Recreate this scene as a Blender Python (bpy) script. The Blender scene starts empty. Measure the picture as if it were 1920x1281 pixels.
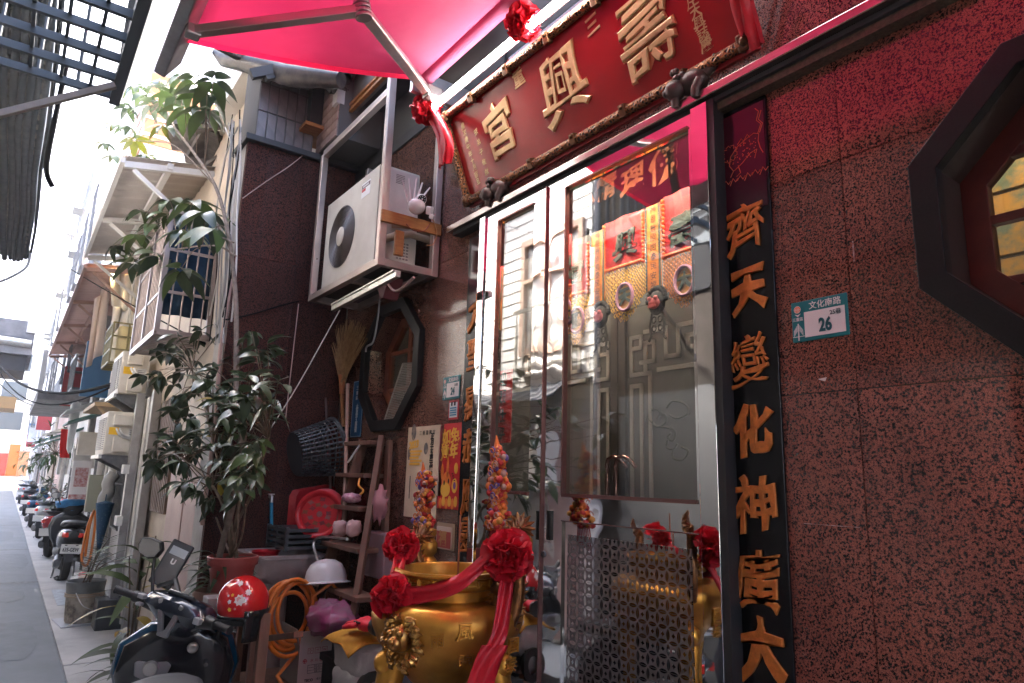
import bpy, math, random
from mathutils import Matrix, Vector, Euler, noise
random.seed(7)
S = bpy.context.scene
COL = S.collection
R = math.radians
PI = math.pi

# ------------------------------------------------------------------ camera
CAMP = Vector((0, 0, 1.65))
def cam_axes(yaw, pitch, roll):
    a, b, c = R(yaw), R(pitch), R(roll)
    f = Vector((-math.sin(a)*math.cos(b), math.cos(a)*math.cos(b), math.sin(b)))
    r = Vector((math.cos(a), math.sin(a), 0)); u = r.cross(f)
    return r*math.cos(c)+u*math.sin(c), -r*math.sin(c)+u*math.cos(c), f
CR, CU, CF = cam_axes(54.147, 11.482, 1.6355)
cd = bpy.data.cameras.new('camera'); cam = bpy.data.objects.new('camera', cd); COL.objects.link(cam)
cd.lens = 24.0; cd.sensor_width = 36.0; cd.clip_start = .05; cd.clip_end = 1500
cam.matrix_world = Matrix(((CR.x, CU.x, -CF.x, 0), (CR.y, CU.y, -CF.y, 0), (CR.z, CU.z, -CF.z, CAMP.z), (0, 0, 0, 1)))
S.camera = cam
# ------------------------------------------------------------------ sky, sun, exposure
SUN_EL, SUN_AZ = 50.0, 318.0          # degrees; azimuth clockwise from +Y
W = bpy.data.worlds.new('World'); S.world = W; W.use_nodes = True
nt = W.node_tree; nt.nodes.clear()
sky = nt.nodes.new('ShaderNodeTexSky'); sky.sky_type = 'NISHITA'; sky.sun_disc = False
sky.sun_elevation = R(SUN_EL); sky.sun_rotation = R(SUN_AZ); sky.air_density = .6; sky.dust_density = 6.0; sky.ozone_density = .4
bg = nt.nodes.new('ShaderNodeBackground'); bg.inputs['Strength'].default_value = .15
wo = nt.nodes.new('ShaderNodeOutputWorld')
nt.links.new(sky.outputs[0], bg.inputs['Color']); nt.links.new(bg.outputs[0], wo.inputs['Surface'])
sl = bpy.data.lights.new('sun', 'SUN'); sl.energy = 1.5; sl.angle = R(12); sl.color = (1, .95, .87)
so = bpy.data.objects.new('sun', sl); COL.objects.link(so)
sd = Vector((math.sin(R(SUN_AZ))*math.cos(R(SUN_EL)), math.cos(R(SUN_AZ))*math.cos(R(SUN_EL)), math.sin(R(SUN_EL))))
so.rotation_euler = sd.to_track_quat('Z', 'Y').to_euler()
S.view_settings.view_transform = 'Standard'; S.view_settings.look = 'None'
S.view_settings.exposure = 3.98; S.view_settings.gamma = 1.0; S.view_settings.use_curve_mapping = False
S.cycles.max_bounces = 10; S.cycles.diffuse_bounces = 4; S.cycles.glossy_bounces = 5; S.cycles.transparent_max_bounces = 12
S.cycles.transmission_bounces = 6; S.cycles.caustics_reflective = False; S.cycles.caustics_refractive = False
S.cycles.sample_clamp_indirect = 6.0
try: S.cycles.use_denoising = True
except Exception: pass

# ------------------------------------------------------------------ sight lines: a place in the photograph taken at a measured distance
def sight(px, py):
    return (CR*((px-960)/1280) - CU*((py-640.5)/1280) + CF)
def aX(px, py, x): d = sight(px, py); return CAMP + d*((x-CAMP.x)/d.x)
def aY(px, py, y): d = sight(px, py); return CAMP + d*((y-CAMP.y)/d.y)
def aZ(px, py, z): d = sight(px, py); return CAMP + d*((z-CAMP.z)/d.z)

# ------------------------------------------------------------------ mesh builder
V = Vector
def rotz(a): return Matrix.Rotation(a, 4, 'Z')
class MB:
    def __init__(s, T=None): s.v = []; s.f = []; s.m = []; s.T = T
    def add(s, vs, fs, mi=0):
        n = len(s.v); T = s.T
        if T is None: s.v.extend([tuple(p) for p in vs])
        else: s.v.extend([tuple(T @ V(p)) for p in vs])
        for f in fs: s.f.append(tuple(i+n for i in f)); s.m.append(mi)
        return s
    def box(s, c, d, mi=0, rot=None):
        x, y, z = d[0]/2, d[1]/2, d[2]/2
        vs = [V((a*x, b*y, e*z)) for a in (-1, 1) for b in (-1, 1) for e in (-1, 1)]
        if rot is not None: vs = [rot @ p for p in vs]
        c = V(c); vs = [p+c for p in vs]
        return s.add(vs, [(0,1,3,2),(4,6,7,5),(0,4,5,1),(2,3,7,6),(0,2,6,4),(1,5,7,3)], mi)
    def bb(s, a, b, mi=0):
        a, b = V(a), V(b); return s.box((a+b)/2, [abs(b[i]-a[i]) for i in range(3)], mi)
    def bar(s, a, b, w, h=None, mi=0, up=(0, 0, 1)):
        a, b = V(a), V(b); h = h or w; d = (b-a); L = d.length
        if L < 1e-6: return s
        d.normalize(); up = V(up)
        if abs(d.dot(up)) > .98: up = V((1, 0, 0)) if abs(d.x) < .9 else V((0, 1, 0))
        r = d.cross(up).normalized(); u = r.cross(d)
        rot = Matrix((r, d, u)).transposed()
        return s.box((a+b)/2, (w, L, h), mi, rot)
    def tube(s, pts, r, n=8, mi=0, cap=True, close=False):
        pts = [V(p) for p in pts]; k = len(pts)
        rs = r if isinstance(r, (list, tuple)) else [r]*k
        vs = []; fs = []; nrm = None
        for i, p in enumerate(pts):
            if close: t = pts[(i+1) % k]-pts[i-1]
            else: t = pts[min(i+1, k-1)]-pts[max(i-1, 0)]
            if t.length < 1e-9: t = V((0, 0, 1))
            t.normalize()
            if nrm is None:
                q = V((0, 0, 1)) if abs(t.z) < .9 else V((1, 0, 0)); nrm = t.cross(q).normalized()
            else:
                nrm = (nrm - t*nrm.dot(t))
                nrm = nrm.normalized() if nrm.length > 1e-6 else t.orthogonal().normalized()
            b = t.cross(nrm)
            for j in range(n):
                a = 2*PI*j/n; vs.append(p+(nrm*math.cos(a)+b*math.sin(a))*rs[i])
        for i in range(k if close else k-1):
            i2 = (i+1) % k
            for j in range(n):
                j2 = (j+1) % n; fs.append((i*n+j, i*n+j2, i2*n+j2, i2*n+j))
        if cap and not close:
            fs.append(tuple(range(n-1, -1, -1))); fs.append(tuple((k-1)*n+j for j in range(n)))
        return s.add(vs, fs, mi)
    def lathe(s, prof, n=24, c=(0, 0, 0), mi=0, T=None, a0=0, a1=2*PI):
        vs = []; fs = []; full = abs(a1-a0-2*PI) < 1e-6; m = n if full else n+1; k = len(prof); c = V(c)
        for (r, z) in prof:
            for j in range(m):
                a = a0+(a1-a0)*j/n; p = V((r*math.cos(a), r*math.sin(a), z))
                if T is not None: p = T @ p
                vs.append(p+c)
        for i in range(k-1):
            for j in range(n):
                j2 = (j+1) % m; fs.append((i*m+j, i*m+j2, (i+1)*m+j2, (i+1)*m+j))
        return s.add(vs, fs, mi)
    def grid(s, fn, nu, nv, mi=0):
        vs = [fn(i/nu, j/nv) for i in range(nu+1) for j in range(nv+1)]; fs = []
        for i in range(nu):
            for j in range(nv):
                a = i*(nv+1)+j; fs.append((a, a+nv+1, a+nv+2, a+1))
        return s.add(vs, fs, mi)
    def prism(s, pts, off, mi=0):
        pts = [V(p) for p in pts]; off = V(off); n = len(pts)
        fs = [tuple(range(n)), tuple(range(2*n-1, n-1, -1))]+[(i, i+n, (i+1) % n+n, (i+1) % n) for i in range(n)]
        return s.add(pts+[p+off for p in pts], fs, mi)
    def ball(s, c, r, n=12, k=8, mi=0, sc=(1, 1, 1), T=None):
        prof = [(math.sin(PI*i/k)*1.0+1e-5, -math.cos(PI*i/k)) for i in range(k+1)]
        M = Matrix.Diagonal((r*sc[0], r*sc[1], r*sc[2])).to_4x4()
        if T is not None: M = T.to_4x4() @ M
        return s.lathe(prof, n, c, mi, M)
    def mesh(s, me, T, mi=0):
        return s.add([T @ v.co for v in me.vertices], [tuple(p.vertices) for p in me.polygons], mi)

def link(o, parent=None):
    COL.objects.link(o)
    if parent is not None:
        o.parent = parent; o.matrix_parent_inverse = PM(parent).inverted()
    return o
def PM(o):
    m = o.matrix_basis.copy()
    if o.parent is not None: m = PM(o.parent) @ o.matrix_parent_inverse @ m
    return m
def mk(name, mb, mats, smooth=0):
    me = bpy.data.meshes.new(name); me.from_pydata(mb.v, [], mb.f)
    if not isinstance(mats, (list, tuple)): mats = [mats]
    for m in mats: me.materials.append(m)
    if len(mats) > 1: me.polygons.foreach_set('material_index', mb.m)
    if smooth:
        me.polygons.foreach_set('use_smooth', [True]*len(me.polygons))
        if smooth < 179: me.set_sharp_from_angle(angle=R(smooth))
    me.update(); return me
def part(name, mb, mats, parent=None, smooth=0, bev=0, label=None, kind=None):
    me = mb if isinstance(mb, bpy.types.Mesh) else mk(name, mb, mats, smooth)
    o = bpy.data.objects.new(name, me); link(o, parent)
    if bev:
        b = o.modifiers.new('edge', 'BEVEL'); b.width = bev; b.segments = 2; b.limit_method = 'ANGLE'; b.angle_limit = R(40)
    if label: o['label'] = label
    if kind: o['kind'] = kind
    return o
def tag(o, label, cat, group=None):
    o['label'] = label; o['category'] = cat
    if group: o['group'] = group
    return o
def thing(name, label, cat, loc=(0, 0, 0), group=None):
    o = bpy.data.objects.new(name, None); o.location = loc; o.empty_display_size = .1; COL.objects.link(o)
    return tag(o, label, cat, group)
def solo(name, label, cat, mb, mats, smooth=0, bev=0, group=None):
    return tag(part(name, mb, mats, None, smooth, bev), label, cat, group)
def inst(name, me, T, parent):
    o = bpy.data.objects.new(name, me); o.matrix_basis = T; COL.objects.link(o)
    o.parent = parent; o.matrix_parent_inverse = PM(parent).inverted(); return o
def kids(o): return [c for c in bpy.data.objects if c.parent == o]
def dup(root, T, label, group=None):
    ch = kids(root); r = root.copy(); COL.objects.link(r); r.matrix_basis = T @ root.matrix_basis
    r['label'] = label
    if group: r['group'] = group
    for c in ch:
        d = c.copy(); COL.objects.link(d); d.parent = r
        for g in kids(c):
            e = g.copy(); COL.objects.link(e); e.parent = d
    return r
def struct(name, mb, mats, smooth=0, bev=0):
    o = part(name, mb, mats, None, smooth, bev); o['kind'] = 'structure'; return o

# ------------------------------------------------------------------ writing
_tx = {}
def glyphs(body, bold=0.0, ext=.03, bevel=0.0, slant=0.0, wob=0.0):
    key = (body, bold, ext, bevel, slant, wob)
    if key in _tx: return _tx[key]
    cu = bpy.data.curves.new('writing', 'FONT'); cu.body = body; cu.offset = bold; cu.extrude = ext; cu.resolution_u = 3
    cu.bevel_depth = bevel; cu.bevel_resolution = 0; cu.align_x = 'CENTER'
    o = bpy.data.objects.new('writing', cu); COL.objects.link(o)
    dg = bpy.context.evaluated_depsgraph_get()
    me = bpy.data.meshes.new_from_object(o.evaluated_get(dg)); bpy.data.objects.remove(o); me.materials.clear()
    if len(me.vertices):
        xs = [v.co.x for v in me.vertices]; ys = [v.co.y for v in me.vertices]
        cx, cy = (min(xs)+max(xs))/2, (min(ys)+max(ys))/2
        for v in me.vertices:
            x, y = v.co.x-cx, v.co.y-cy
            if wob:
                x += .022*noise.noise(V((x*8, y*8, ord(body[0])*.37))); y += .022*noise.noise(V((x*8+5, y*8, ord(body[0])*.41)))
                w = noise.noise(V((x*2.3, y*2.3, len(body)+ord(body[0])*.13))); w2 = noise.noise(V((x*2.1+9, y*2.6, ord(body[0])*.21)))
                x += wob*w; y += wob*w2
            v.co.x = x+slant*.25*y; v.co.y = y+slant*x
    _tx[key] = me; return me
def frame(o, right, up):
    r = V(right).normalized(); u = V(up); u = (u-r*u.dot(r)).normalized(); n = r.cross(u)
    return Matrix(((r.x, u.x, n.x, o[0]), (r.y, u.y, n.y, o[1]), (r.z, u.z, n.z, o[2]), (0, 0, 0, 1)))
def write(mb, body, at, size, right=(1, 0, 0), up=(0, 0, 1), mi=0, bold=0, ext=.02, bevel=0, slant=0, wob=0, sx=1):
    me = glyphs(body, bold, ext, bevel, slant, wob)
    T = frame(at, right, up) @ Matrix.Diagonal((size*sx, size, size, 1))
    mb.mesh(me, T, mi); return mb

# ------------------------------------------------------------------ materials
_m = {}
def mat(name, col, rough=.5, metal=0, var=None, ns=8, bump=0, bs=40, spec=.5, coat=0, em=0, trans=0, detail=4, lo=.35, hi=.65, stretch=None, alpha=1):
    if name in _m: return _m[name]
    m = bpy.data.materials.new(name); m.use_nodes = True; n = m.node_tree; L = n.links.new
    p = n.nodes['Principled BSDF']; c4 = lambda c: (c[0], c[1], c[2], 1)
    p.inputs['Base Color'].default_value = c4(col); p.inputs['Roughness'].default_value = rough; p.inputs['Metallic'].default_value = metal
    p.inputs['Specular IOR Level'].default_value = spec; p.inputs['Coat Weight'].default_value = coat; p.inputs['Coat Roughness'].default_value = .08
    if em: p.inputs['Emission Color'].default_value = c4(col); p.inputs['Emission Strength'].default_value = em
    if var is not None or bump:
        tc = n.nodes.new('ShaderNodeTexCoord'); src = tc.outputs['Object']
        if stretch:
            mp = n.nodes.new('ShaderNodeMapping'); mp.inputs['Scale'].default_value = stretch; L(src, mp.inputs[0]); src = mp.outputs[0]
    if var is not None:
        t = n.nodes.new('ShaderNodeTexNoise'); t.inputs['Scale'].default_value = ns; t.inputs['Detail'].default_value = detail; t.inputs['Roughness'].default_value = .65
        L(src, t.inputs['Vector']); r = n.nodes.new('ShaderNodeValToRGB')
        r.color_ramp.elements[0].position = lo; r.color_ramp.elements[1].position = hi
        r.color_ramp.elements[0].color = c4(col); r.color_ramp.elements[1].color = c4(var)
        L(t.outputs[0], r.inputs[0]); L(r.outputs[0], p.inputs['Base Color'])
        mr = n.nodes.new('ShaderNodeMapRange'); mr.inputs[3].default_value = max(.02, rough*.75); mr.inputs[4].default_value = min(1, rough*1.25)
        L(t.outputs[0], mr.inputs[0]); L(mr.outputs[0], p.inputs['Roughness'])
    if bump:
        t2 = n.nodes.new('ShaderNodeTexNoise'); t2.inputs['Scale'].default_value = bs; t2.inputs['Detail'].default_value = 3; L(src, t2.inputs['Vector'])
        b = n.nodes.new('ShaderNodeBump'); b.inputs['Strength'].default_value = bump; b.inputs['Distance'].default_value = .01
        L(t2.outputs[0], b.inputs['Height']); L(b.outputs[0], p.inputs['Normal'])
    if trans:
        out = n.nodes['Material Output']; tr = n.nodes.new('ShaderNodeBsdfTranslucent'); mx = n.nodes.new('ShaderNodeMixShader')
        mx.inputs[0].default_value = trans; L(p.outputs[0], mx.inputs[1]); L(tr.outputs[0], mx.inputs[2]); L(mx.outputs[0], out.inputs[0])
        if var is not None: L(r.outputs[0], tr.inputs[0])
        else: tr.inputs[0].default_value = c4(col)
    if alpha < 1:
        out = n.nodes['Material Output']; last = out.inputs[0].links[0].from_socket; tp = n.nodes.new('ShaderNodeBsdfTransparent'); mx = n.nodes.new('ShaderNodeMixShader')
        mx.inputs[0].default_value = alpha; L(tp.outputs[0], mx.inputs[1]); L(last, mx.inputs[2]); L(mx.outputs[0], out.inputs[0])
    _m[name] = m; return m
def glass(name, tint=(1, 1, 1), ior=1.5, boost=0.0, wav=0):
    m = bpy.data.materials.new(name); m.use_nodes = True; n = m.node_tree; n.nodes.clear(); L = n.links.new
    out = n.nodes.new('ShaderNodeOutputMaterial'); tr = n.nodes.new('ShaderNodeBsdfTransparent'); tr.inputs[0].default_value = (*tint, 1)
    gl = n.nodes.new('ShaderNodeBsdfGlossy'); gl.inputs['Roughness'].default_value = .01; gl.inputs[0].default_value = (.95, .97, 1, 1)
    fr = n.nodes.new('ShaderNodeFresnel'); ge = n.nodes.new('ShaderNodeNewGeometry'); mr = n.nodes.new('ShaderNodeMapRange'); mr.inputs[3].default_value = ior; mr.inputs[4].default_value = 1/ior; L(ge.outputs['Backfacing'], mr.inputs[0]); L(mr.outputs[0], fr.inputs[0])
    ad = n.nodes.new('ShaderNodeMath'); ad.operation = 'ADD'; ad.inputs[1].default_value = boost; ad.use_clamp = True
    mx = n.nodes.new('ShaderNodeMixShader'); L(fr.outputs[0], ad.inputs[0]); L(ad.outputs[0], mx.inputs[0]); L(tr.outputs[0], mx.inputs[1]); L(gl.outputs[0], mx.inputs[2]); L(mx.outputs[0], out.inputs[0])
    return m
def granite(name, red, mid, dark, sc=95, rough=.06, ior=1.62):
    m = bpy.data.materials.new(name); m.use_nodes = True; n = m.node_tree; L = n.links.new; p = n.nodes['Principled BSDF']
    tc = n.nodes.new('ShaderNodeTexCoord'); geo = n.nodes.new('ShaderNodeObjectInfo')
    off = n.nodes.new('ShaderNodeVectorMath'); off.operation = 'ADD'
    mul = n.nodes.new('ShaderNodeMath'); mul.operation = 'MULTIPLY'; mul.inputs[1].default_value = 37.0
    L(geo.outputs['Random'], mul.inputs[0]); L(tc.outputs['Object'], off.inputs[0]); L(mul.outputs[0], off.inputs[1])
    a = n.nodes.new('ShaderNodeTexNoise'); a.inputs['Scale'].default_value = sc; a.inputs['Detail'].default_value = 2.5; a.inputs['Roughness'].default_value = .6; L(off.outputs[0], a.inputs['Vector'])
    b = n.nodes.new('ShaderNodeTexNoise'); b.inputs['Scale'].default_value = sc*2.6; b.inputs['Detail'].default_value = 2; L(off.outputs[0], b.inputs['Vector'])
    big = n.nodes.new('ShaderNodeTexNoise'); big.inputs['Scale'].default_value = 2.2; big.inputs['Detail'].default_value = 3; L(off.outputs[0], big.inputs['Vector'])
    r1 = n.nodes.new('ShaderNodeValToRGB'); e = r1.color_ramp.elements; e[0].position = .41; e[1].position = .50; e[0].color = (*dark, 1); e[1].color = (*red, 1)
    x = e.new(.455); x.color = (*mid, 1)
    r2 = n.nodes.new('ShaderNodeValToRGB'); e = r2.color_ramp.elements; e[0].position = .38; e[1].position = .62; e[0].color = (.45, .45, .45, 1); e[1].color = (1.25, 1.2, 1.15, 1)
    r3 = n.nodes.new('ShaderNodeValToRGB'); e = r3.color_ramp.elements; e[0].position = .3; e[1].position = .7; e[0].color = (.75, .75, .78, 1); e[1].color = (1.15, 1.1, 1.05, 1)
    L(a.outputs[0], r1.inputs[0]); L(b.outputs[0], r2.inputs[0]); L(big.outputs[0], r3.inputs[0])
    m1 = n.nodes.new('ShaderNodeMixRGB'); m1.blend_type = 'MULTIPLY'; m1.inputs[0].default_value = 1; L(r1.outputs[0], m1.inputs[1]); L(r2.outputs[0], m1.inputs[2])
    m2 = n.nodes.new('ShaderNodeMixRGB'); m2.blend_type = 'MULTIPLY'; m2.inputs[0].default_value = 1; L(m1.outputs[0], m2.inputs[1]); L(r3.outputs[0], m2.inputs[2])
    vr = n.nodes.new('ShaderNodeMapRange'); vr.inputs[3].default_value = .80; vr.inputs[4].default_value = 1.22; L(geo.outputs['Random'], vr.inputs[0])
    st = n.nodes.new('ShaderNodeTexNoise'); st.inputs['Scale'].default_value = 3.0; st.inputs['Detail'].default_value = 6; smp = n.nodes.new('ShaderNodeMapping'); smp.inputs['Scale'].default_value = (5, 5, .5); L(off.outputs[0], smp.inputs[0]); L(smp.outputs[0], st.inputs['Vector'])
    sr = n.nodes.new('ShaderNodeMapRange'); sr.inputs[1].default_value = .3; sr.inputs[2].default_value = .7; sr.inputs[3].default_value = .88; sr.inputs[4].default_value = 1.1; L(st.outputs[0], sr.inputs[0])
    mm = n.nodes.new('ShaderNodeMath'); mm.operation = 'MULTIPLY'; L(vr.outputs[0], mm.inputs[0]); L(sr.outputs[0], mm.inputs[1])
    m3 = n.nodes.new('ShaderNodeMixRGB'); m3.blend_type = 'MULTIPLY'; m3.inputs[0].default_value = 1; L(m2.outputs[0], m3.inputs[1]); L(mm.outputs[0], m3.inputs[2]); m2 = m3
    rgh = n.nodes.new('ShaderNodeMapRange'); rgh.inputs[1].default_value = .35; rgh.inputs[2].default_value = .7; rgh.inputs[3].default_value = rough; rgh.inputs[4].default_value = rough*1.9; L(st.outputs[0], rgh.inputs[0]); L(rgh.outputs[0], p.inputs['Roughness'])
    L(m2.outputs[0], p.inputs['Base Color']); p.inputs['IOR'].default_value = ior
    bp = n.nodes.new('ShaderNodeBump'); bp.inputs['Strength'].default_value = .03; bp.inputs['Distance'].default_value = .002; L(big.outputs[0], bp.inputs['Height']); L(bp.outputs[0], p.inputs['Normal'])
    return m
def mirror_steel(name, col, rough, wav, ws):
    m = bpy.data.materials.new(name); m.use_nodes = True; n = m.node_tree; L = n.links.new; p = n.nodes['Principled BSDF']
    p.inputs['Base Color'].default_value = (*col, 1); p.inputs['Metallic'].default_value = 1; p.inputs['Roughness'].default_value = rough
    tc = n.nodes.new('ShaderNodeTexCoord'); t = n.nodes.new('ShaderNodeTexNoise'); t.inputs['Scale'].default_value = ws; t.inputs['Detail'].default_value = 1
    b = n.nodes.new('ShaderNodeBump'); b.inputs['Strength'].default_value = wav; b.inputs['Distance'].default_value = .02
    L(tc.outputs['Object'], t.inputs['Vector']); L(t.outputs[0], b.inputs['Height']); L(b.outputs[0], p.inputs['Normal'])
    return m
GRAN = granite('red_granite', (.31, .105, .076), (.125, .044, .036), (.011, .010, .011), 160)
GRAN2 = granite('brown_granite', (.25, .125, .092), (.12, .06, .047), (.02, .016, .015), 150, .08)
BLACK = mat('black_lacquer', (.0035, .004, .0055), .25, var=(.006, .0065, .008), ns=5, spec=.35)
BLACKST = mat('black_granite', (.005, .005, .0055), .4, var=(.010, .0095, .010), ns=160, spec=.3)
STEEL = mirror_steel('polished_steel', (.8, .8, .8), .03, .12, 5)
STEELB = mat('brushed_steel', (.62, .6, .57), .3, 1, var=(.45, .42, .38), ns=6, stretch=(1, 1, 12))
ALU = mat('aluminium', (.62, .61, .58), .35, 1, var=(.5, .49, .46), ns=14)
IRON = mat('grey_iron', (.12, .125, .13), .5, .4, var=(.2, .2, .2), ns=12)
RUST = mat('rusty_iron', (.16, .09, .05), .7, .2, var=(.07, .05, .04), ns=14)
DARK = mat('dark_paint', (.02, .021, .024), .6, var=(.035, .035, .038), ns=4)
GOLD = mat('gold_leaf', (.16, .075, .03), .45, .7, var=(.08, .035, .015), ns=9)
ORANGEGOLD = mat('orange_gilt', (.66, .21, .04), .45, .25, var=(.40, .13, .025), ns=30, spec=.4)
REDLAC = mat('red_lacquer', (.34, .008, .012), .22, var=(.28, .006, .010), ns=3)
REDCLOTH = mat('red_satin', (.62, .012, .03), .42, var=(.5, .008, .02), ns=10, trans=.12)
WOOD = mat('weathered_wood', (.12, .055, .035), .65, var=(.2, .10, .065), ns=9, stretch=(1, 1, .12), bump=.3, bs=60)
WOODY = mat('orange_wood', (.40, .17, .045), .5, var=(.28, .10, .03), ns=10, stretch=(6, 1, 6))
WHITE = mat('white_paint', (.75, .75, .73), .5, var=(.62, .61, .58), ns=4)
CREAM = mat('cream_metal', (.66, .63, .56), .45, var=(.55, .51, .44), ns=3)
PLAST = mat('black_plastic', (.012, .013, .014), .45, var=(.02, .02, .021), ns=20)
RUBBER = mat('rubber', (.02, .02, .02), .8)
# ================================================================== SETTING
ASPH = mat('asphalt', (.135, .152, .163), .85, var=(.19, .207, .218), ns=1.6, bump=.5, bs=160, detail=8)
CONC = mat('pavement_concrete', (.46, .45, .43), .8, var=(.31, .305, .295), ns=1.3, bump=.35, bs=70, detail=9)
TERRA = mat('red_floor_tile', (.15, .055, .04), .5, var=(.10, .04, .03), ns=7)
mb = MB(); mb.box((0, 0, -.35), (700, 700, .1)); struct('ground', mb, mat('ground_soil', (.2, .19, .18), .9))
mb = MB(); mb.bb((-64, -4.6, -.2), (14, .63, -.012)); struct('road', mb, ASPH)
mb = MB()
x = -62.0
while x < 12:
    L_ = 1.9+random.random()*.9
    mb.bb((x+.006, .635, -.2), (x+L_-.006, 1.6 if x < -5.4 else 2.35, .0+random.uniform(-.003, .003))); x += L_
struct('pavement', mb, CONC, bev=.006)
mb = MB(); mb.bb((-5.0, 1.08, -.02), (6, 2.6, .28)); mb.bb((-5.0, 1.02, .28), (6, 2.6, .30)); struct('platform', mb, TERRA, bev=.006)
# patches and old paint on the asphalt
mb = MB()
for (px, py, w, l) in ((30, 1093, 1.1, .07), (20, 1031, 1.1, .07), (15, 985, 1.2, .08)):
    c = aZ(px, py, -.008); pts = []
    for k in range(14):
        a = 2*PI*k/14; q = 1+.35*noise.noise(V((k*1.7, px, 0)))
        pts.append((c.x+l*1.6*q*math.cos(a), c.y+w*.5*q*math.sin(a), -.008))
    mb.add(pts, [tuple(range(14))])
struct('road_patch', mb, mat('worn_paint', (.17, .18, .185), .85, var=(.085, .095, .10), ns=22))
rr = random.Random(44); mb = MB()
for (x, y, w_, l_) in ((-8.6, .25, .35, 1.3), (-11.5, .1, .5, .9), (-15.5, .3, .4, 1.8), (-21, 0, .6, 2.0)):
    mb.add([(x+l_*(math.cos(2*PI*k/18)*abs(math.cos(2*PI*k/18))**-.4*.7+.06*rr.uniform(-1, 1)), y+w_*(math.sin(2*PI*k/18)*(abs(math.sin(2*PI*k/18))+.001)**-.4*.7+.05*rr.uniform(-1, 1)), -.0085) for k in range(18)], [tuple(range(18))])
struct('asphalt_patch', mb, mat('newer_asphalt', (.115, .13, .14), .9, var=(.16, .175, .185), ns=6))
mb = MB(); mb.bb((-11.6, .75, .004), (-10.3, 1.2, .007)); struct('drain_cover', mb, mat('cover_steel', (.35, .40, .45), .5, .3, var=(.25, .28, .3), ns=9))

# ================================================================== TEMPLE
T0 = thing('temple', 'small alley temple clad in polished red granite with steel glass doors', 'temple', (-1.5, 2.6, .3))
# granite slabs, set round the two octagon windows and the doorway
DY = 1.92
DX0, DX1, DZ1 = -2.975, -1.467, 3.057
OW, OH_, OCZ = .418, .174, 2.377
OCX = (-4.125, -.375)
ZT = 4.02
def slabp(pts, m=GRAN, y=2.0):
    cx = sum(p[0] for p in pts)/len(pts); cz = sum(p[1] for p in pts)/len(pts)
    mb = MB(); mb.prism([(p[0]+(.0018 if p[0] < cx else -.0018), y, p[1]+(.0018 if p[1] < cz else -.0018)) for p in pts], (0, .05, 0)); part('granite_slab', mb, m, T0)
def slab(x0, x1, z0, z1, m=GRAN): slabp([(x0, z0), (x0, z1), (x1, z1), (x1, z0)], m)
def oct_block(cx, xl, xr, zb, zs, zt, m):
    for sg, xe in ((-1, xl), (1, xr)):
        d = zs-(OCZ+OH_); xs = cx+sg*(OW-d)
        slabp([(xe, zb), (cx, zb), (cx, OCZ-OW), (cx+sg*OH_, OCZ-OW), (cx+sg*OW, OCZ-OH_), (cx+sg*OW, OCZ+OH_), (xs, zs), (xe, zs)], m)
        slabp([(xe, zs), (xs, zs), (cx+sg*OH_, OCZ+OW), (cx, OCZ+OW), (cx, zt), (xe, zt)], m)
Z1, Z2 = 1.90, 2.674
for (a, b) in ((-4.98, -4.6), (-4.6, -3.64), (-3.64, DX0-.02)):
    m = GRAN2 if b < -3.7 else GRAN2
    slab(a, b, .30, Z1, m); slab(a, b, 2.95, ZT, m)
slab(-4.98, -4.6, Z1, 2.95, GRAN2); slab(-3.64, DX0-.02, Z1, 2.95, GRAN2); oct_block(OCX[0], -4.6, -3.64, Z1, Z2, 2.95, GRAN2)
slab(DX0-.02, DX1+.02, DZ1+.03, ZT, GRAN)
Z1 = 1.942
for (a, b) in ((DX1+.02, -1.02), (.27, 1.5), (1.5, 3.2)):
    slab(a, b, .30, Z1); slab(a, b, Z1, Z2); slab(a, b, Z2, 3.42); slab(a, b, 3.42, ZT)
slab(-1.02, .27, .30, Z1); oct_block(OCX[1], -1.02, .27, Z1, Z2, 3.42, GRAN); slab(-1.02, .27, 3.42, ZT)
# room behind and upper wall
mb = MB()
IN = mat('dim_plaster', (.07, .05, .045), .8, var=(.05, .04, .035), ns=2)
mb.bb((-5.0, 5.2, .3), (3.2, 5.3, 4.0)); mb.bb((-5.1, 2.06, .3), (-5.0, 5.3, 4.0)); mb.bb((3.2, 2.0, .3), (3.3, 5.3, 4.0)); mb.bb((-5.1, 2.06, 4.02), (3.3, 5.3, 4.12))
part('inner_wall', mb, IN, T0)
mb = MB(); mb.bb((-5.0, 2.0, ZT+.003), (3.3, 2.3, 4.9)); part('upper_wall', mb, mat('dark_grey_render', (.045, .047, .05), .7, var=(.07, .07, .07), ns=3), T0)
mb = MB(); mb.bb((-5.0, 1.985, 3.99), (-2.9, 2.0, 4.07)); part('cornice', mb, DARK, T0)
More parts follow.
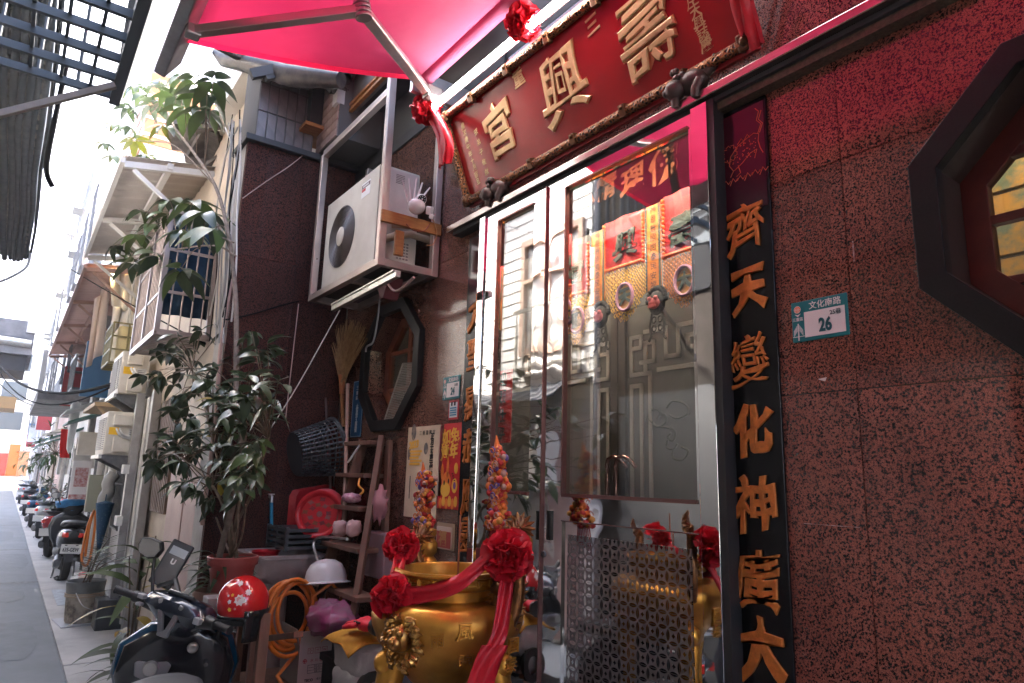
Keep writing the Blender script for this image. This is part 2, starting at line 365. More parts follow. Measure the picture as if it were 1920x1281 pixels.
# octagon windows
WFR = mat('dark_red_wood', (.11, .018, .012), .35, var=(.07, .012, .01), ns=9, stretch=(1, 8, 1))
WFL = mat('brown_red_wood', (.30, .085, .035), .4, var=(.2, .05, .025), ns=9)
PANE = glass('window_glass', (.85, .9, .88), 1.45, .015)
def ring(mb, cx, r0, r1, y0, y1):
    t = math.tan(PI/8)
    o = lambda r: [(cx-r*t, OCZ-r), (cx+r*t, OCZ-r), (cx+r, OCZ-r*t), (cx+r, OCZ+r*t), (cx+r*t, OCZ+r), (cx-r*t, OCZ+r), (cx-r, OCZ+r*t), (cx-r, OCZ-r*t)]
    A, B = o(r1), o(r0); vs = []; 
    for y in (y0, y1): vs += [(p[0], y, p[1]) for p in A]+[(p[0], y, p[1]) for p in B]
    fs = []
    for i in range(8):
        j = (i+1) % 8
        fs += [(i, j, 8+j, 8+i), (16+i, 24+i, 24+j, 16+j), (i, 16+i, 16+j, j), (8+i, 8+j, 24+j, 24+i)]
    mb.add(vs, fs)
for k, cx in enumerate(OCX):
    w = part('octagon_window', MB(), BLACKST, T0)
    mb = MB(); ring(mb, cx, .362, .434, 1.955, 2.0-.002); part('surround', mb, BLACKST, w, bev=.003)
    mb = MB(); ring(mb, cx, .366, .4, 1.998, 2.2); part('reveal', mb, mat('dark_reveal', (.035, .02, .016), .5) if k else GRAN2, w)
    fm = WFR if k else WFL
    mb = MB(); ring(mb, cx, .30, .366, 2.12, 2.16)
    if k == 0:
        mb.bb((cx-.022, 2.118, OCZ-.33), (cx+.022, 2.158, OCZ+.33)); 
    for z in ((-.13, .13) if k == 0 else (-.16, .02, .2)): mb.bb((cx-.31, 2.122, OCZ+z-.013), (cx+.31, 2.156, OCZ+z+.013))
    part('window_frame', mb, fm, w, bev=.002)
    mb = MB(); mb.bb((cx-.34, 2.138, OCZ-.34), (cx+.34, 2.142, OCZ+.34)); part('pane', mb, PANE, w)
# door track rail above the doorway
mb = MB(); za = aY(880, 402.5, 1.905).z; 
mb.bb((-3.33, 1.905, za-.036), (1.2, 1.998, za)); part('door_track', mb, mat('track_steel', (.55, .5, .48), .22, 1, var=(.4, .33, .3), ns=5, stretch=(1, 6, 6)), T0, bev=.004)
mb = MB(); mb.bb((-3.3, 1.934, za-.056), (1.2, 1.997, za-.037)); part('track_groove', mb, DARK, T0)
mb = MB(); mb.bb((DX1+.02, 1.95, za-.085), (1.2, 1.998, za-.054)); part('stone_strip', mb, mat('strip_stone', (.12, .09, .06), .5, var=(.05, .04, .03), ns=90), T0)
# steel doors
mb = MB()
mb.bb((DX0-.02, DY+.002, .30), (DX0+.035, 2.0, DZ1)); part('door_jamb', mb, STEEL, T0, bev=.002); mb = MB(); mb.bb((DX1-.075, DY, .30), (DX1, 2.0, DZ1)); part('door_jamb', mb, STEEL, T0, bev=.002)
mb = MB(); mb.bb((DX1+.0005, DY+.006, .3), (DX1+.028, 2.0, DZ1)); part('door_seal', mb, PLAST, T0)
TRIM = mat('red_reflection_trim', (.24, .12, .11), .25, .7)  # steel trim; the red-brown paints in its pink reflection
LW, RW = aY(929, 500, DY).x, aY(996, 500, DY).x           # left pane edges
CM = aY(1021, 500, DY).x; RL, RR = aY(1056, 500, DY).x, aY(1293, 500, DY).x
ZB = 1.597; ZG = 2.995
def leaf(x0, x1, g0, g1, lab):
    d = part('sliding_door', MB(), STEEL, T0, label=lab)
    mb = MB()
    for (a, b, z0, z1) in ((x0, g0, .31, DZ1-.012), (g1, x1, .31, DZ1-.012), (g0, g1, ZG, DZ1-.012), (g0, g1, 1.49, ZB)): mb.bb((a, DY+.012, z0), (b, DY+.05, z1))
    part('stile', mb, STEEL, d)
    mb = MB(); mb.bb((g0, DY+.022, .33), (g1, DY+.045, 1.487)); part('kick_panel', mb, STEEL, d)
    mb = MB(); mb.bb((g0-.005, DY+.006, ZB-.004), (g0+.004, DY+.03, ZG)); mb.bb((g0, DY+.004, ZB-.010), (g1, DY+.03, ZB+.004)); mb.bb((g0, DY+.006, 1.486), (g1, DY+.03, 1.490))
    mb.bb((g0+.006, DY+.004, ZG-.005), (g1, DY+.03, ZG+.003)); part('trim', mb, TRIM, d)
    mb = MB(); mb.bb((g0+.002, DY+.028, ZB), (g1-.001, DY+.034, ZG)); part('pane', mb, glass('door_glass', (.88, .9, .89), 1.5, .08), d)
    return d
dL = leaf(DX0+.037, CM-.004, LW, RW, 'narrow left steel door leaf'); dR = leaf(CM+.004, DX1-.077, RL, RR, 'wide right steel door leaf')
mb = MB(); mb.bb((CM-.0035, DY+.001, .31), (CM+.0035, DY+.052, DZ1-.012)); part('meeting_trim', mb, TRIM, dL)
for (px, d) in ((1007, dL), (1027, dR)):
    c = aY(px, 985, DY); mb = MB()
    for (a, b, e, g) in ((-.014, -.009, -.055, .055), (.009, .014, -.055, .055), (-.014, .014, .055, .061), (-.014, .014, -.061, -.055)): mb.bb((c.x+a, DY+.004, c.z+e), (c.x+b, DY+.0125, c.z+g))
    mb.bb((c.x-.009, DY+.010, c.z-.055), (c.x+.009, DY+.0122, c.z+.055)); part('handle', mb, BLACK if 0 else mat('dark_steel', (.12, .12, .12), .3, 1), d)
c = aY(1017, 1040, DY); mb = MB(); mb.lathe([(.0001, .004), (.013, .004), (.014, 0)], 14, (c.x-.006, DY+.0115, c.z), 0, Matrix.Rotation(R(90), 4, 'X')); part('lock', mb, mat('dark_steel', (.12, .12, .12), .3, 1), dL)
# etched coin lattice sheet on the right leaf
def coin_mat():
    m = bpy.data.materials.new('etched_coin_lattice'); m.use_nodes = True; n = m.node_tree; L = n.links.new; p = n.nodes['Principled BSDF']
    tc = n.nodes.new('ShaderNodeTexCoord'); sp = n.nodes.new('ShaderNodeSeparateXYZ'); L(tc.outputs['Object'], sp.inputs[0])
    def M(op, a, b=None):
        q = n.nodes.new('ShaderNodeMath'); q.operation = op
        for i, x in enumerate((a, b)):
            if x is None: continue
            if isinstance(x, (int, float)): q.inputs[i].default_value = x
            else: L(x, q.inputs[i])
        return q.outputs[0]
    cell = .0475
    u = M('ABSOLUTE', M('SUBTRACT', M('FRACT', M('DIVIDE', sp.outputs[0], cell)), .5)); v = M('ABSOLUTE', M('SUBTRACT', M('FRACT', M('DIVIDE', sp.outputs[2], cell*1.02)), .5))
    hyp = lambda a, b: M('SQRT', M('ADD', M('MULTIPLY', a, a), M('MULTIPLY', b, b)))
    d0 = hyp(u, v); d1 = hyp(M('SUBTRACT', 1, u), v); d2 = hyp(u, M('SUBTRACT', 1, v))
    lens = lambda d: M('MULTIPLY', M('LESS_THAN', d0, .655), M('LESS_THAN', d, .655))
    gap = M('MULTIPLY', M('GREATER_THAN', u, -1), M('MULTIPLY', M('LESS_THAN', u, .488), M('LESS_THAN', v, .488)))
    dia = M('LESS_THAN', M('ADD', M('POWER', u, .75), M('POWER', v, .75)), .30)
    k = M('MAXIMUM', M('MULTIPLY', M('MAXIMUM', lens(d1), lens(d2)), gap), dia)
    rr = n.nodes.new('ShaderNodeMapRange'); rr.inputs[3].default_value = .3; rr.inputs[4].default_value = .03; L(k, rr.inputs[0]); L(rr.outputs[0], p.inputs['Roughness'])
    mx = n.nodes.new('ShaderNodeMixRGB'); mx.inputs[1].default_value = (.27, .25, .25, 1); mx.inputs[2].default_value = (.42, .41, .42, 1); L(k, mx.inputs[0]); L(mx.outputs[0], p.inputs['Base Color'])
    mt = n.nodes.new('ShaderNodeMapRange'); mt.inputs[3].default_value = .7; mt.inputs[4].default_value = 1; L(k, mt.inputs[0]); L(mt.outputs[0], p.inputs['Metallic'])
    return m
mb = MB(); mb.bb((RL+.03, DY+.019, .36), (RR-.04, DY+.0215, aY(1170, 1015, DY+.02).z)); part('etched_sheet', mb, coin_mat(), dR)
# inner frosted doors with fret work
FROST = mat('frosted_glass', (.15, .15, .148), .35, var=(.11, .11, .11), ns=2)
FRET = mat('white_fret', (.48, .46, .43), .4)
IY = 2.62
di = thing('inner_door', 'frosted inner doors with white key fret borders behind the steel glass doors', 'door', (-2.9, IY, .3))
cxL, cxR = aY(1150, 800, IY).x, aY(1177, 800, IY).x
mb = MB(); mb.bb((-4.6, IY, .32), (cxL, IY+.02, 3.1)); mb.bb((cxR, IY, .32), (-1.2, IY+.02, 3.1)); part('frosted_panel', mb, FROST, di)
mb = MB(); mb.bb((cxL, IY-.02, .3), ((cxL+cxR)/2-.004, IY+.03, 3.1)); mb.bb(((cxL+cxR)/2+.004, IY-.02, .3), (cxR, IY+.03, 3.1)); part('door_post', mb, mat('bronze_alu', (.13, .11, .10), .35, .6), di)
def fret(px_list, y=IY-.004, w=.014):
    mb = MB(); P = [aY(a, b, y) for a, b in px_list]
    for a, b in zip(P[:-1], P[1:]): mb.bar(a, b, w, .006, 0, up=(0, -1, 0))
    part('fret', mb, FRET, di)
zt_ = aY(1240, 660, IY).z
def fretz(path, sx, x0):
    mb = MB(); P = [V((x0+sx*a, IY-.005, zt_+b)) for a, b in path]
    for a, b in zip(P[:-1], P[1:]):
        mb.bb((min(a.x, b.x)-.011, IY-.009, min(a.z, b.z)-.011), (max(a.x, b.x)+.011, IY-.001, max(a.z, b.z)+.011))
    part('fret', mb, FRET, di)
for sx, x0 in ((1, cxR+.035), (-1, cxL-.035)):
    fretz([(0, -2.4), (0, -.16), (.07, -.16), (.07, -2.4)], sx, x0)
    fretz([(.13, -2.4), (.13, -.10), (0, -.10), (0, .10), (.07, .10), (.07, .04), (.0, .04)], sx, x0)
    fretz([(.07, -.04), (.16, -.04), (.16, .06), (.10, .06), (.10, -.10)], sx, x0)
    fretz([(.10, .12), (.24, .12), (.24, -.03), (.32, -.03), (.32, .12), (.75, .12), (.75, 0), (.38, 0), (.38, .06), (.70, .06)], sx, x0)
    fretz([(.19, -.09), (1.3, -.09)], sx, x0)
LINE = mat('drawn_line', (.06, .055, .05), .6)
mb = MB()
for pth in ([(1213, 790), (1218, 772), (1230, 768), (1238, 775), (1232, 786)], [(1216, 785), (1232, 800), (1248, 792), (1246, 778), (1236, 778)], [(1250, 765), (1262, 752), (1285, 758), (1290, 775), (1270, 784), (1256, 778)], [(1234, 800), (1256, 803), (1266, 812), (1262, 826), (1252, 820), (1258, 812)], [(1252, 825), (1250, 838), (1262, 842), (1270, 832)], [(1262, 842), (1262, 858), (1280, 862), (1290, 846), (1278, 838)]):
    P = [aY(a, b, IY-.004) for a, b in pth]; Q = []
    for i in range(len(P)-1):
        p0, p1, p2, p3 = P[max(i-1, 0)], P[i], P[i+1], P[min(i+2, len(P)-1)]
        for k in range(6):
            t = k/6; Q.append(.5*((2*p1)+(p2-p0)*t+(2*p0-5*p1+4*p2-p3)*t*t+(3*p1-p0-3*p2+p3)*t**3))
    Q.append(P[-1]); mb.tube(Q, .006, 5)
part('cloud_drawing', mb, LINE, di)
for px in (1148, 1165):
    c = aY(px, 905, IY-.06); mb = MB(); pts = [(c.x-.03, IY-.03, c.z-.5), (c.x-.03, IY-.07, c.z-.46), (c.x-.03, IY-.07, c.z+.08), (c.x-.02, IY-.07, c.z+.12), (c.x+.02, IY-.07, c.z+.135), (c.x+.06, IY-.07, c.z+.12), (c.x+.075, IY-.03, c.z+.08)]
    mb.tube(pts, .012, 8); part('pull_handle', mb, mat('pink_chrome', (.7, .45, .45), .12, 1), di, smooth=60)

TAPE = mat('tape_residue', (.42, .30, .28), .8, var=(.22, .08, .07), ns=60, lo=.4, hi=.6)
a, b = aY(1507, 981, 1.999), aY(1612, 990, 1.999); part('tape_residue', MB().bb((a.x, 1.9985, b.z), (b.x, 1.9998, a.z)), TAPE, T0)
a = aY(1541, 712, 1.999); part('scuff', MB().prism([(a.x-.012, 1.9987, a.z+.003), (a.x+.016, 1.9987, a.z+.006), (a.x+.010, 1.9987, a.z-.006), (a.x-.002, 1.9987, a.z-.002)], (0, .001, 0)), mat('scuff_white', (.6, .5, .48), .8), T0)
a = aY(1600, 470, 1.999); part('scuff', MB().bb((a.x-.002, 1.9988, a.z-.035), (a.x+.002, 1.9998, a.z+.03)), TAPE, T0)
# ---------------- pier on the left of the recess
PX = -5.0
zc = aX(475, 268, PX).z
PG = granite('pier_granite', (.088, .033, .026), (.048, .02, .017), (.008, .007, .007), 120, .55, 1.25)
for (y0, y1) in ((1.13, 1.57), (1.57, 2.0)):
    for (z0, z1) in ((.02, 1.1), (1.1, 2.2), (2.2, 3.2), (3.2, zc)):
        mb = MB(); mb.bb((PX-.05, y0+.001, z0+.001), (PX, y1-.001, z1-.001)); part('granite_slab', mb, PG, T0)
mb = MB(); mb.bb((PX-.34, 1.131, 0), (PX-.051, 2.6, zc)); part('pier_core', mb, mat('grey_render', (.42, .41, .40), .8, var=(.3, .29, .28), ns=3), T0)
mb = MB(); mb.bb((PX-.36, 1.10, zc), (PX+.05, 2.1, zc+.05)); part('pier_cap', mb, DARK, T0, bev=.006)
TILE = mat('brown_grey_tile', (.17, .15, .145), .3, var=(.11, .10, .10), ns=6); TILEP = mat('pinkish_tile', (.36, .24, .21), .35, var=(.26, .18, .16), ns=6)
tm = MB(); tm.box((0, 0, 0), (.012, .062, .225)); TILEME = mk('tile', tm, TILE)
mb = MB(); mb.bb((PX-.5, 1.18, zc+.05), (PX-.03, 1.62, 5.2)); part('tiled_upper_wall', mb, mat('tile_grout', (.10, .095, .09), .9), T0)
for i in range(6):
    for j in range(5):
        inst('tile', TILEME, Matrix.Translation((PX-.026+random.uniform(-.001, .001), 1.215+i*.072, zc+.17+j*.238)), T0)
tm = MB(); tm.box((0, 0, 0), (.1, .012, .062)); TILEME2 = mk('tile', tm, TILEP)
mb = MB(); mb.bb((PX-.03, 1.655, zc+.05), (PX+.42, 2.0, 5.2)); part('upper_return_wall', mb, mat('tile_grout', (.10, .095, .09), .9), T0)
for i in range(4):
    for j in range(14): inst('tile', TILEME2, Matrix.Translation((PX+.03+i*.108, 1.652, zc+.09+j*.07)), T0)
# dark roof-deck over the recess, panelled balcony front with timber trim
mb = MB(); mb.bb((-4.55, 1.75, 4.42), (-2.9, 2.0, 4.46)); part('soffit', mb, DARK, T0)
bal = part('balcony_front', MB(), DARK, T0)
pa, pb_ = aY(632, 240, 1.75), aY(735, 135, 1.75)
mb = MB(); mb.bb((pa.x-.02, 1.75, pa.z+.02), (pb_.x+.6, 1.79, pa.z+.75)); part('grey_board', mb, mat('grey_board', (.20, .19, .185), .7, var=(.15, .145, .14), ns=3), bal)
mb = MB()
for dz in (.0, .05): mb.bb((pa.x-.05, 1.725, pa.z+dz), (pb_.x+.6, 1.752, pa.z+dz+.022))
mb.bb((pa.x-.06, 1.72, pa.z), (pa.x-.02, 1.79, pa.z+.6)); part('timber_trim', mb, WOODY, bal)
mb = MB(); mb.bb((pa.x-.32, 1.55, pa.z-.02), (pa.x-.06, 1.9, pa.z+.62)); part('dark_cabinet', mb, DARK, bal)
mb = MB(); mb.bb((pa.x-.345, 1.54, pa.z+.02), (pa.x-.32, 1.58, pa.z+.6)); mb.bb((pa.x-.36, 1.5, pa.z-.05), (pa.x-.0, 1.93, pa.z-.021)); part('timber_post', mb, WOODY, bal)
# glazed roof tiles of the eave, seen from below
CER = mat('glazed_tile', (.10, .085, .075), .25, var=(.05, .045, .045), ns=10)
ev = thing('tiled_eave', 'dark glazed tile eave with rolled edge and dragon ornament under the pink awning', 'roof eave', (-5.0, 1.3, 4.9))
XE = -5.15
path = [aX(a, b, XE-.2+.004*(a-405)) for a, b in ((404, 98), (420, 112), (460, 118), (500, 128), (540, 142), (580, 146), (640, 150))]
mb = MB(); mb.tube(path, [.03, .06, .075, .085, .09, .085, .06], 12); part('rolled_edge', mb, CER, ev, smooth=60)
path2 = [p+V((.08, .12, .13)) for p in path]; mb = MB(); mb.tube(path2, [.04, .07, .08, .085, .09, .085, .06], 12); part('rolled_edge', mb, CER, ev, smooth=60)
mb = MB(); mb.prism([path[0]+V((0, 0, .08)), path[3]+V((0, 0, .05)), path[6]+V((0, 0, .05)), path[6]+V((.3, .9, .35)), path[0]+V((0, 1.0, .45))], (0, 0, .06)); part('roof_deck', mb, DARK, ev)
for i in range(7):
    p = aX(520+i*16, 150+i*2.5, XE+.05); mb = MB(); T = Matrix.Translation(p+V((0, .02, .02))) @ Matrix.Rotation(R(80), 4, 'X')
    mb.lathe([(.034, 0), (.034, .5), (.026, .5), (.026, 0)], 10, (0, 0, 0), 0, T, PI, 2*PI); part('roof_tile', mb, CER, ev, smooth=60)
c = aX(640, 155, XE+.5); mb = MB(); rr = random.Random(4)
for k in range(16):
    a = k/16*2*PI; mb.ball(c+V((rr.uniform(-.05, .05), .09*math.cos(a), .09*math.sin(a))), .035+.02*rr.random(), 8, 6, 0, (1.3, 1, .8))
mb.tube([c+V((0, -.05, .1)), c+V((.08, -.02, .16)), c+V((.1, .06, .12)), c+V((.12, .05, -.02))], [.05, .045, .03, .01], 8); mb.ball(c, .09, 12, 8)
part('dragon_ornament', mb, CER, ev, smooth=60)
mb = MB(); mb.box(c+V((.03, -.02, -.16)), (.09, .06, .11)); part('bracket_end', mb, mat('pale_render', (.5, .5, .5), .8), ev)
mb = MB()
for k in range(5):
    q = aX(470+k*26, 140+k*3, XE+.3); mb.bar(q, q+V((.02, .45, .28)), .05, .07)
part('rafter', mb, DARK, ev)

# ---------------- signboard
BLp, TLp = V((-3.155, 1.95, aY(880, 386, 1.95).z)), None
zt = aY(834, 217, 1.76).z
xl, xr = -3.155, -1.262
o_ = V((xl, 1.95, BLp.z)); upv = V((0, 1.76-1.95, zt-BLp.z)); H_ = upv.length; upn = upv.normalized(); nrm = V((1, 0, 0)).cross(upn)   # faces the alley
SG = thing('signboard', 'red lacquer temple signboard with large gilt characters in a carved gilt frame', 'signboard', (xl, 1.95, BLp.z))
WID = xr-xl
def sgp(u, v, d=0): return o_+V((1, 0, 0))*(u*WID)+upn*(v*H_)+nrm*d
def obox(mb, u0, u1, v0, v1, d0, d1, mi=0):
    a = [sgp(u, v, d0) for u, v in ((u0, v0), (u1, v0), (u1, v1), (u0, v1))]; mb.prism(a, nrm*(d1-d0), mi); return mb
fu, fv = .036, .10
part('panel', obox(MB(), fu*.5, 1-fu*.5, fv*.5, 1-fv*.5, -.03, 0), REDLAC, SG)
def lace():
    m = bpy.data.materials.new('carved_gilt'); m.use_nodes = True; n = m.node_tree; L = n.links.new; p = n.nodes['Principled BSDF']
    tc = n.nodes.new('ShaderNodeTexCoord'); v = n.nodes.new('ShaderNodeTexVoronoi'); v.feature = 'DISTANCE_TO_EDGE'; v.inputs['Scale'].default_value = 62; L(tc.outputs['Object'], v.inputs['Vector'])
    r = n.nodes.new('ShaderNodeValToRGB'); e = r.color_ramp.elements; e[0].position = .10; e[1].position = .2; e[0].color = (.26, .10, .03, 1); e[1].color = (.012, .006, .005, 1)
    L(v.outputs[0], r.inputs[0]); L(r.outputs[0], p.inputs['Base Color']); p.inputs['Metallic'].default_value = .55; p.inputs['Roughness'].default_value = .4
    b = n.nodes.new('ShaderNodeBump'); b.inputs['Strength'].default_value = 1; b.inputs['Distance'].default_value = .01; b.invert = True; L(v.outputs[0], b.inputs['Height']); L(b.outputs[0], p.inputs['Normal']); return m
LACE = lace()
for (a, b) in (((0, 0), (1, 0)), ((1, 0), (1, 1)), ((1, 1), (0, 1)), ((0, 1), (0, 0))):
    mb = MB(); k = 14; pa_, pb2 = sgp(*a, .018), sgp(*b, .018)
    ins = (sgp(.5, .5)-(pa_+pb2)/2).normalized()*.020
    mb.tube([pa_+ins+(pb2-pa_)*(i/k) for i in range(k+1)], .0225, 10); part('frame_rail', mb, LACE, SG, smooth=60)
    mb = MB(); mb.bar(pa_+(pb2-pa_)*.001-nrm*.03, pb2-(pb2-pa_)*.001-nrm*.03, .03, .03, 0, up=nrm); part('back_rail', mb, mat('red_edge', (.4, .01, .015), .4), SG)
for (u, v) in ((0.012, .045), (.988, .045), (.012, .955), (.988, .955)):
    mb = MB(); obox(mb, u-.018, u+.018, v-.06, v+.06, 0, .038); mb.ball(sgp(u, v, .036), .02, 10, 6); part('corner_clasp', mb, GOLD, SG, bev=.008)
for u in (.16, .33, .5, .67, .84):
    for v in (.05, .95):
        mb = MB(); obox(mb, u-.009, u+.009, v-.055, v+.045, .01, .043); mb.ball(sgp(u, v+.02, .042), .010, 8, 6); part('clasp', mb, GOLD, SG, bev=.006)
TF = dict(right=(1, 0, 0), up=upn)
def sgu(px, py):
    d = sight(px, py); t = (o_-CAMP).dot(nrm)/d.dot(nrm); return CAMP+d*t
GILT = mat('pale_gilt', (.70, .51, .27), .35, .35, var=(.56, .38, .18), ns=18)
mb = MB(); mb2 = MB()
for ch, px, py, sz, sx, bold in (('宮', 936, 241, .275, .92, .016), ('興', 1056, 161, .335, .9, .004), ('壽', 1213, 55, .36, .82, -.002)):
    c = sgu(px, py)+nrm*.004; mb = MB(); write(mb, ch, c, sz, TF['right'], TF['up'], 0, bold, .022, .012, .10, .10, sx); part('character', mb, GILT, SG)
    mb = MB(); write(mb, ch, c-nrm*.001, sz, TF['right'], TF['up'], 0, bold+.022, .004, 0, .10, .10, sx); part('character_edge', mb, mat('gilt_edge', (.62, .24, .12), .3, .4), SG)
for ch, px, py, sz in (('重', 973, 146, .088), ('三', 1111, 46, .088)):
    mb = MB(); write(mb, ch, sgu(px, py)+nrm*.003, sz, TF['right'], TF['up'], 0, .012, .01, .008, .1, .1); part('character', mb, GILT, SG)
def column(txt, pts, sz, name='inscription'):
    mb = MB(); n = len(txt)
    for i, ch in enumerate(txt):
        t = i/(n-1); q = V((pts[0][0], pts[0][1], 0)).lerp(V((pts[1][0], pts[1][1], 0)), t); write(mb, ch, sgu(q.x, q.y)+nrm*.002, sz, TF['right'], TF['up'], 0, .012, .008, 0, .1, .12)
    part(name, mb, GILT, SG)
column('歲次庚午年十月吉旦', ((868, 236), (897, 340)), .036)
column('眾弟子敬獻', ((893, 248), (913, 322)), .036)
column('庄大興誌慶', ((1298, 2), (1325, 82)), .052)
# carved lions that carry the board
for px, py, lab in ((937, 355, 'small dark carved lion under the left end of the signboard'), (1300, 155, 'small dark carved lion under the right end of the signboard')):
    c = aY(px, py, 1.93); mb = MB(); rr = random.Random(px)
    mb.ball(c, .06, 14, 10, 0, (1.15, .8, .8)); mb.ball(c+V((-.06, -.035, -.02)), .042, 12, 8)
    for k in range(14): mb.ball(c+V((-.035+rr.uniform(-.03, .03), -.03+rr.uniform(-.02, .02), .01+rr.uniform(-.05, .05))), .016, 7, 5)
    for dx in (-.05, .045): mb.tube([c+V((dx, -.02, -.02)), c+V((dx-.01, -.035, -.06)), c+V((dx-.015, -.03, -.085))], [.022, .018, .015], 8)
    mb.tube([c+V((.06, 0, .01)), c+V((.10, .01, .04)), c+V((.095, .01, .075))], [.02, .022, .01], 8); mb.ball(c+V((-.09, -.05, -.025)), .018, 8, 6)
    o = solo('carved_lion', lab, 'lion carving', mb, mat('dark_bronze', (.09, .06, .05), .45, .3, var=(.05, .035, .03), ns=30), 50, group='carved lions under the signboard')
# tube lamp
lamp = thing('tube_lamp', 'lit white fluorescent tube lamp along the top of the signboard', 'lamp', sgp(0, 1.05))
la, lb = sgp(-.01, 1.10, .06), sgp(.86, 1.10, .06)
mb = MB(); mb.tube([la, lb], .017, 12); tm_ = mat('lit_tube', (1, .97, .95), .5, em=4.5); part('tube', mb, tm_, lamp, smooth=60)
mb = MB(); mb.bar(la-nrm*.02+V((0, .01, .025)), lb-nrm*.02+V((0, .01, .025)), .04, .02, 0, up=nrm); part('batten', mb, WHITE, lamp)
def rosette(mb, c, r, seed, nrm_=V((0, -1, 0)), petals=70):
    rr = random.Random(seed); nrm_ = nrm_.normalized()
    for k in range(petals):
        z = 1-1.55*(k+.5)/petals; a = k*2.39996+rr.uniform(-.3, .3); q = V((math.sqrt(max(0, 1-z*z))*math.cos(a), math.sqrt(max(0, 1-z*z))*math.sin(a), z))
        T = nrm_.to_track_quat('Z', 'Y').to_matrix(); dirv = (T @ q).normalized()
        t1 = dirv.orthogonal().normalized(); t1.rotate(Matrix.Rotation(rr.uniform(0, 6.28), 3, dirv)); t2 = dirv.cross(t1)
        w = r*rr.uniform(.38, .6); h = r*rr.uniform(.4, .62); b0 = c+dirv*r*rr.uniform(.42, .6); cu = rr.uniform(.2, .55)
        def f(u, v, b0=b0, t1=t1, t2=t2, dirv=dirv, w=w, h=h, cu=cu, ph=rr.uniform(0, 6)):
            s = (u-.5)*2; e = v
            return b0+t1*s*w*(.55+.45*e)+dirv*(h*e*(1-.35*s*s))+t2*(cu*w*(s*s-.5)+h*.35*math.sin(e*2.2+ph*.2)*e+.08*r*math.sin(5*s+ph)*e)
        mb.grid(f, 4, 3)
    mb.ball(c, r*.6, 12, 8)
def strip(mb, P, w, side, n=14, twist=0, fold=.012, taper=None):
    P = [V(p) for p in P]; side = V(side).normalized()
    def cr(t):
        k = len(P)-1; i = min(int(t*k), k-1); f = t*k-i; p0, p1, p2, p3 = P[max(i-1, 0)], P[i], P[i+1], P[min(i+2, k)]
        return .5*((2*p1)+(p2-p0)*f+(2*p0-5*p1+4*p2-p3)*f*f+(3*p1-p0-3*p2+p3)*f**3)
    def fn(u, v):
        p = cr(u); d = (cr(min(u+.02, 1))-cr(max(u-.02, 0))).normalized(); s = side.copy(); s.rotate(Matrix.Rotation(twist*u, 3, d)); nn = d.cross(s)
        ww = w*(taper(u) if taper else 1)
        return p+s*ww*(v-.5)+nn*fold*math.sin(v*9+u*4)
    mb.grid(fn, n*2, 6)
TH = lambda o: o
def bow(name, lab, c, r, seed, tails, nv=V((0, -1, 0)), group='red satin rosettes'):
    t = thing(name, lab, 'rosette', c, group); mb = MB(); rosette(mb, V(c), r, seed, nv); part('rosette_head', mb, REDCLOTH, t, smooth=180)
    for (P, w, s) in tails:
        mb = MB(); strip(mb, P, w, s); o = part('ribbon_tail', mb, REDCLOTH, t, smooth=180)
        md = o.modifiers.new('thick', 'SOLIDIFY'); md.thickness = .002
    return t
c = sgu(817, 205)+nrm*.06
e1, e2 = aY(826, 225, c.y-.01), aY(826, 312, c.y+.0)
bow('red_rosette', 'red satin rosette with a short tail at the left end of the signboard', c, .088, 3, [([c, e1.lerp(e2, .3), e2], .10, (1, -.25, 0)), ([c+V((.015, .02, 0)), e1.lerp(e2, .4)+V((.02, .02, 0)), e2+V((.025, .02, .01))], .08, (1, .4, 0))], nv=V((.4, -1, -.3)))
c = sgu(1000, 43)+nrm*.06
bow('red_rosette', 'red satin rosette beside the lit tube at the middle of the signboard top', c, .085, 5, [], nv=V((.3, -1, -.4)))
c0, c1 = aY(1378, -60, 1.80), aY(1413, 95, 1.93); mb = MB(); strip(mb, [c0, c0.lerp(c1, .5)+V((0, -.02, 0)), c1], .06, (1, 0, 0)); solo('red_ribbon', 'narrow red ribbon hanging past the right end of the signboard', 'ribbon', mb, REDCLOTH, 180)
# ================================================================== AWNING
AB = V((0, .39, 3.56)); BB = V((0, .335, 3.50)); AR = V((0, 1.62, aY(800, 150, 1.62).z))
AX0, AX1 = -3.17, 1.9
FAB = mat('pink_awning_fabric', (.55, .12, .23), .8, var=(.49, .10, .205), ns=2.6, trans=.5, bump=.08, bs=300)
aw = thing('retractable_awning', 'pink fabric folding arm awning over the temple door', 'awning', (AX0, 1.62, AR.z))
def fab(u, v):
    p = AR.lerp(AB, u); return V((AX0+.04+(AX1-AX0-.08)*v, p.y, p.z+.02-.03*math.sin(PI*u)))
mb = MB(); mb.grid(fab, 14, 24); o = part('fabric', mb, FAB, aw, smooth=180); md = o.modifiers.new('thick', 'SOLIDIFY'); md.thickness = .0012
mb = MB(); 
[part('fabric_hem', MB().grid(lambda u, v, e=e: fab(u, e)+V((.0, 0, -.03*v)), 14, 1), mat('pink_hem', (.72, .012, .07), .7, trans=.3), aw) for e in (0, 1)]
mb = MB(); mb.tube([(AX0+.03, AR.y, AR.z+.02), (AX1-.03, AR.y, AR.z+.02)], .045, 16); part('roller', mb, FAB, aw, smooth=60)
mb = MB(); mb.tube([(AX0-.02, AR.y, AR.z+.02), (AX0+.03, AR.y, AR.z+.02)], .035, 12); mb.bb((AX0-.05, AR.y-.06, AR.z-.06), (AX0-.02, 2.0, AR.z+.08)); part('roller_bracket', mb, ALU, aw)
BARM = mat('grey_bar', (.30, .29, .30), .4, .6, var=(.22, .21, .22), ns=8)
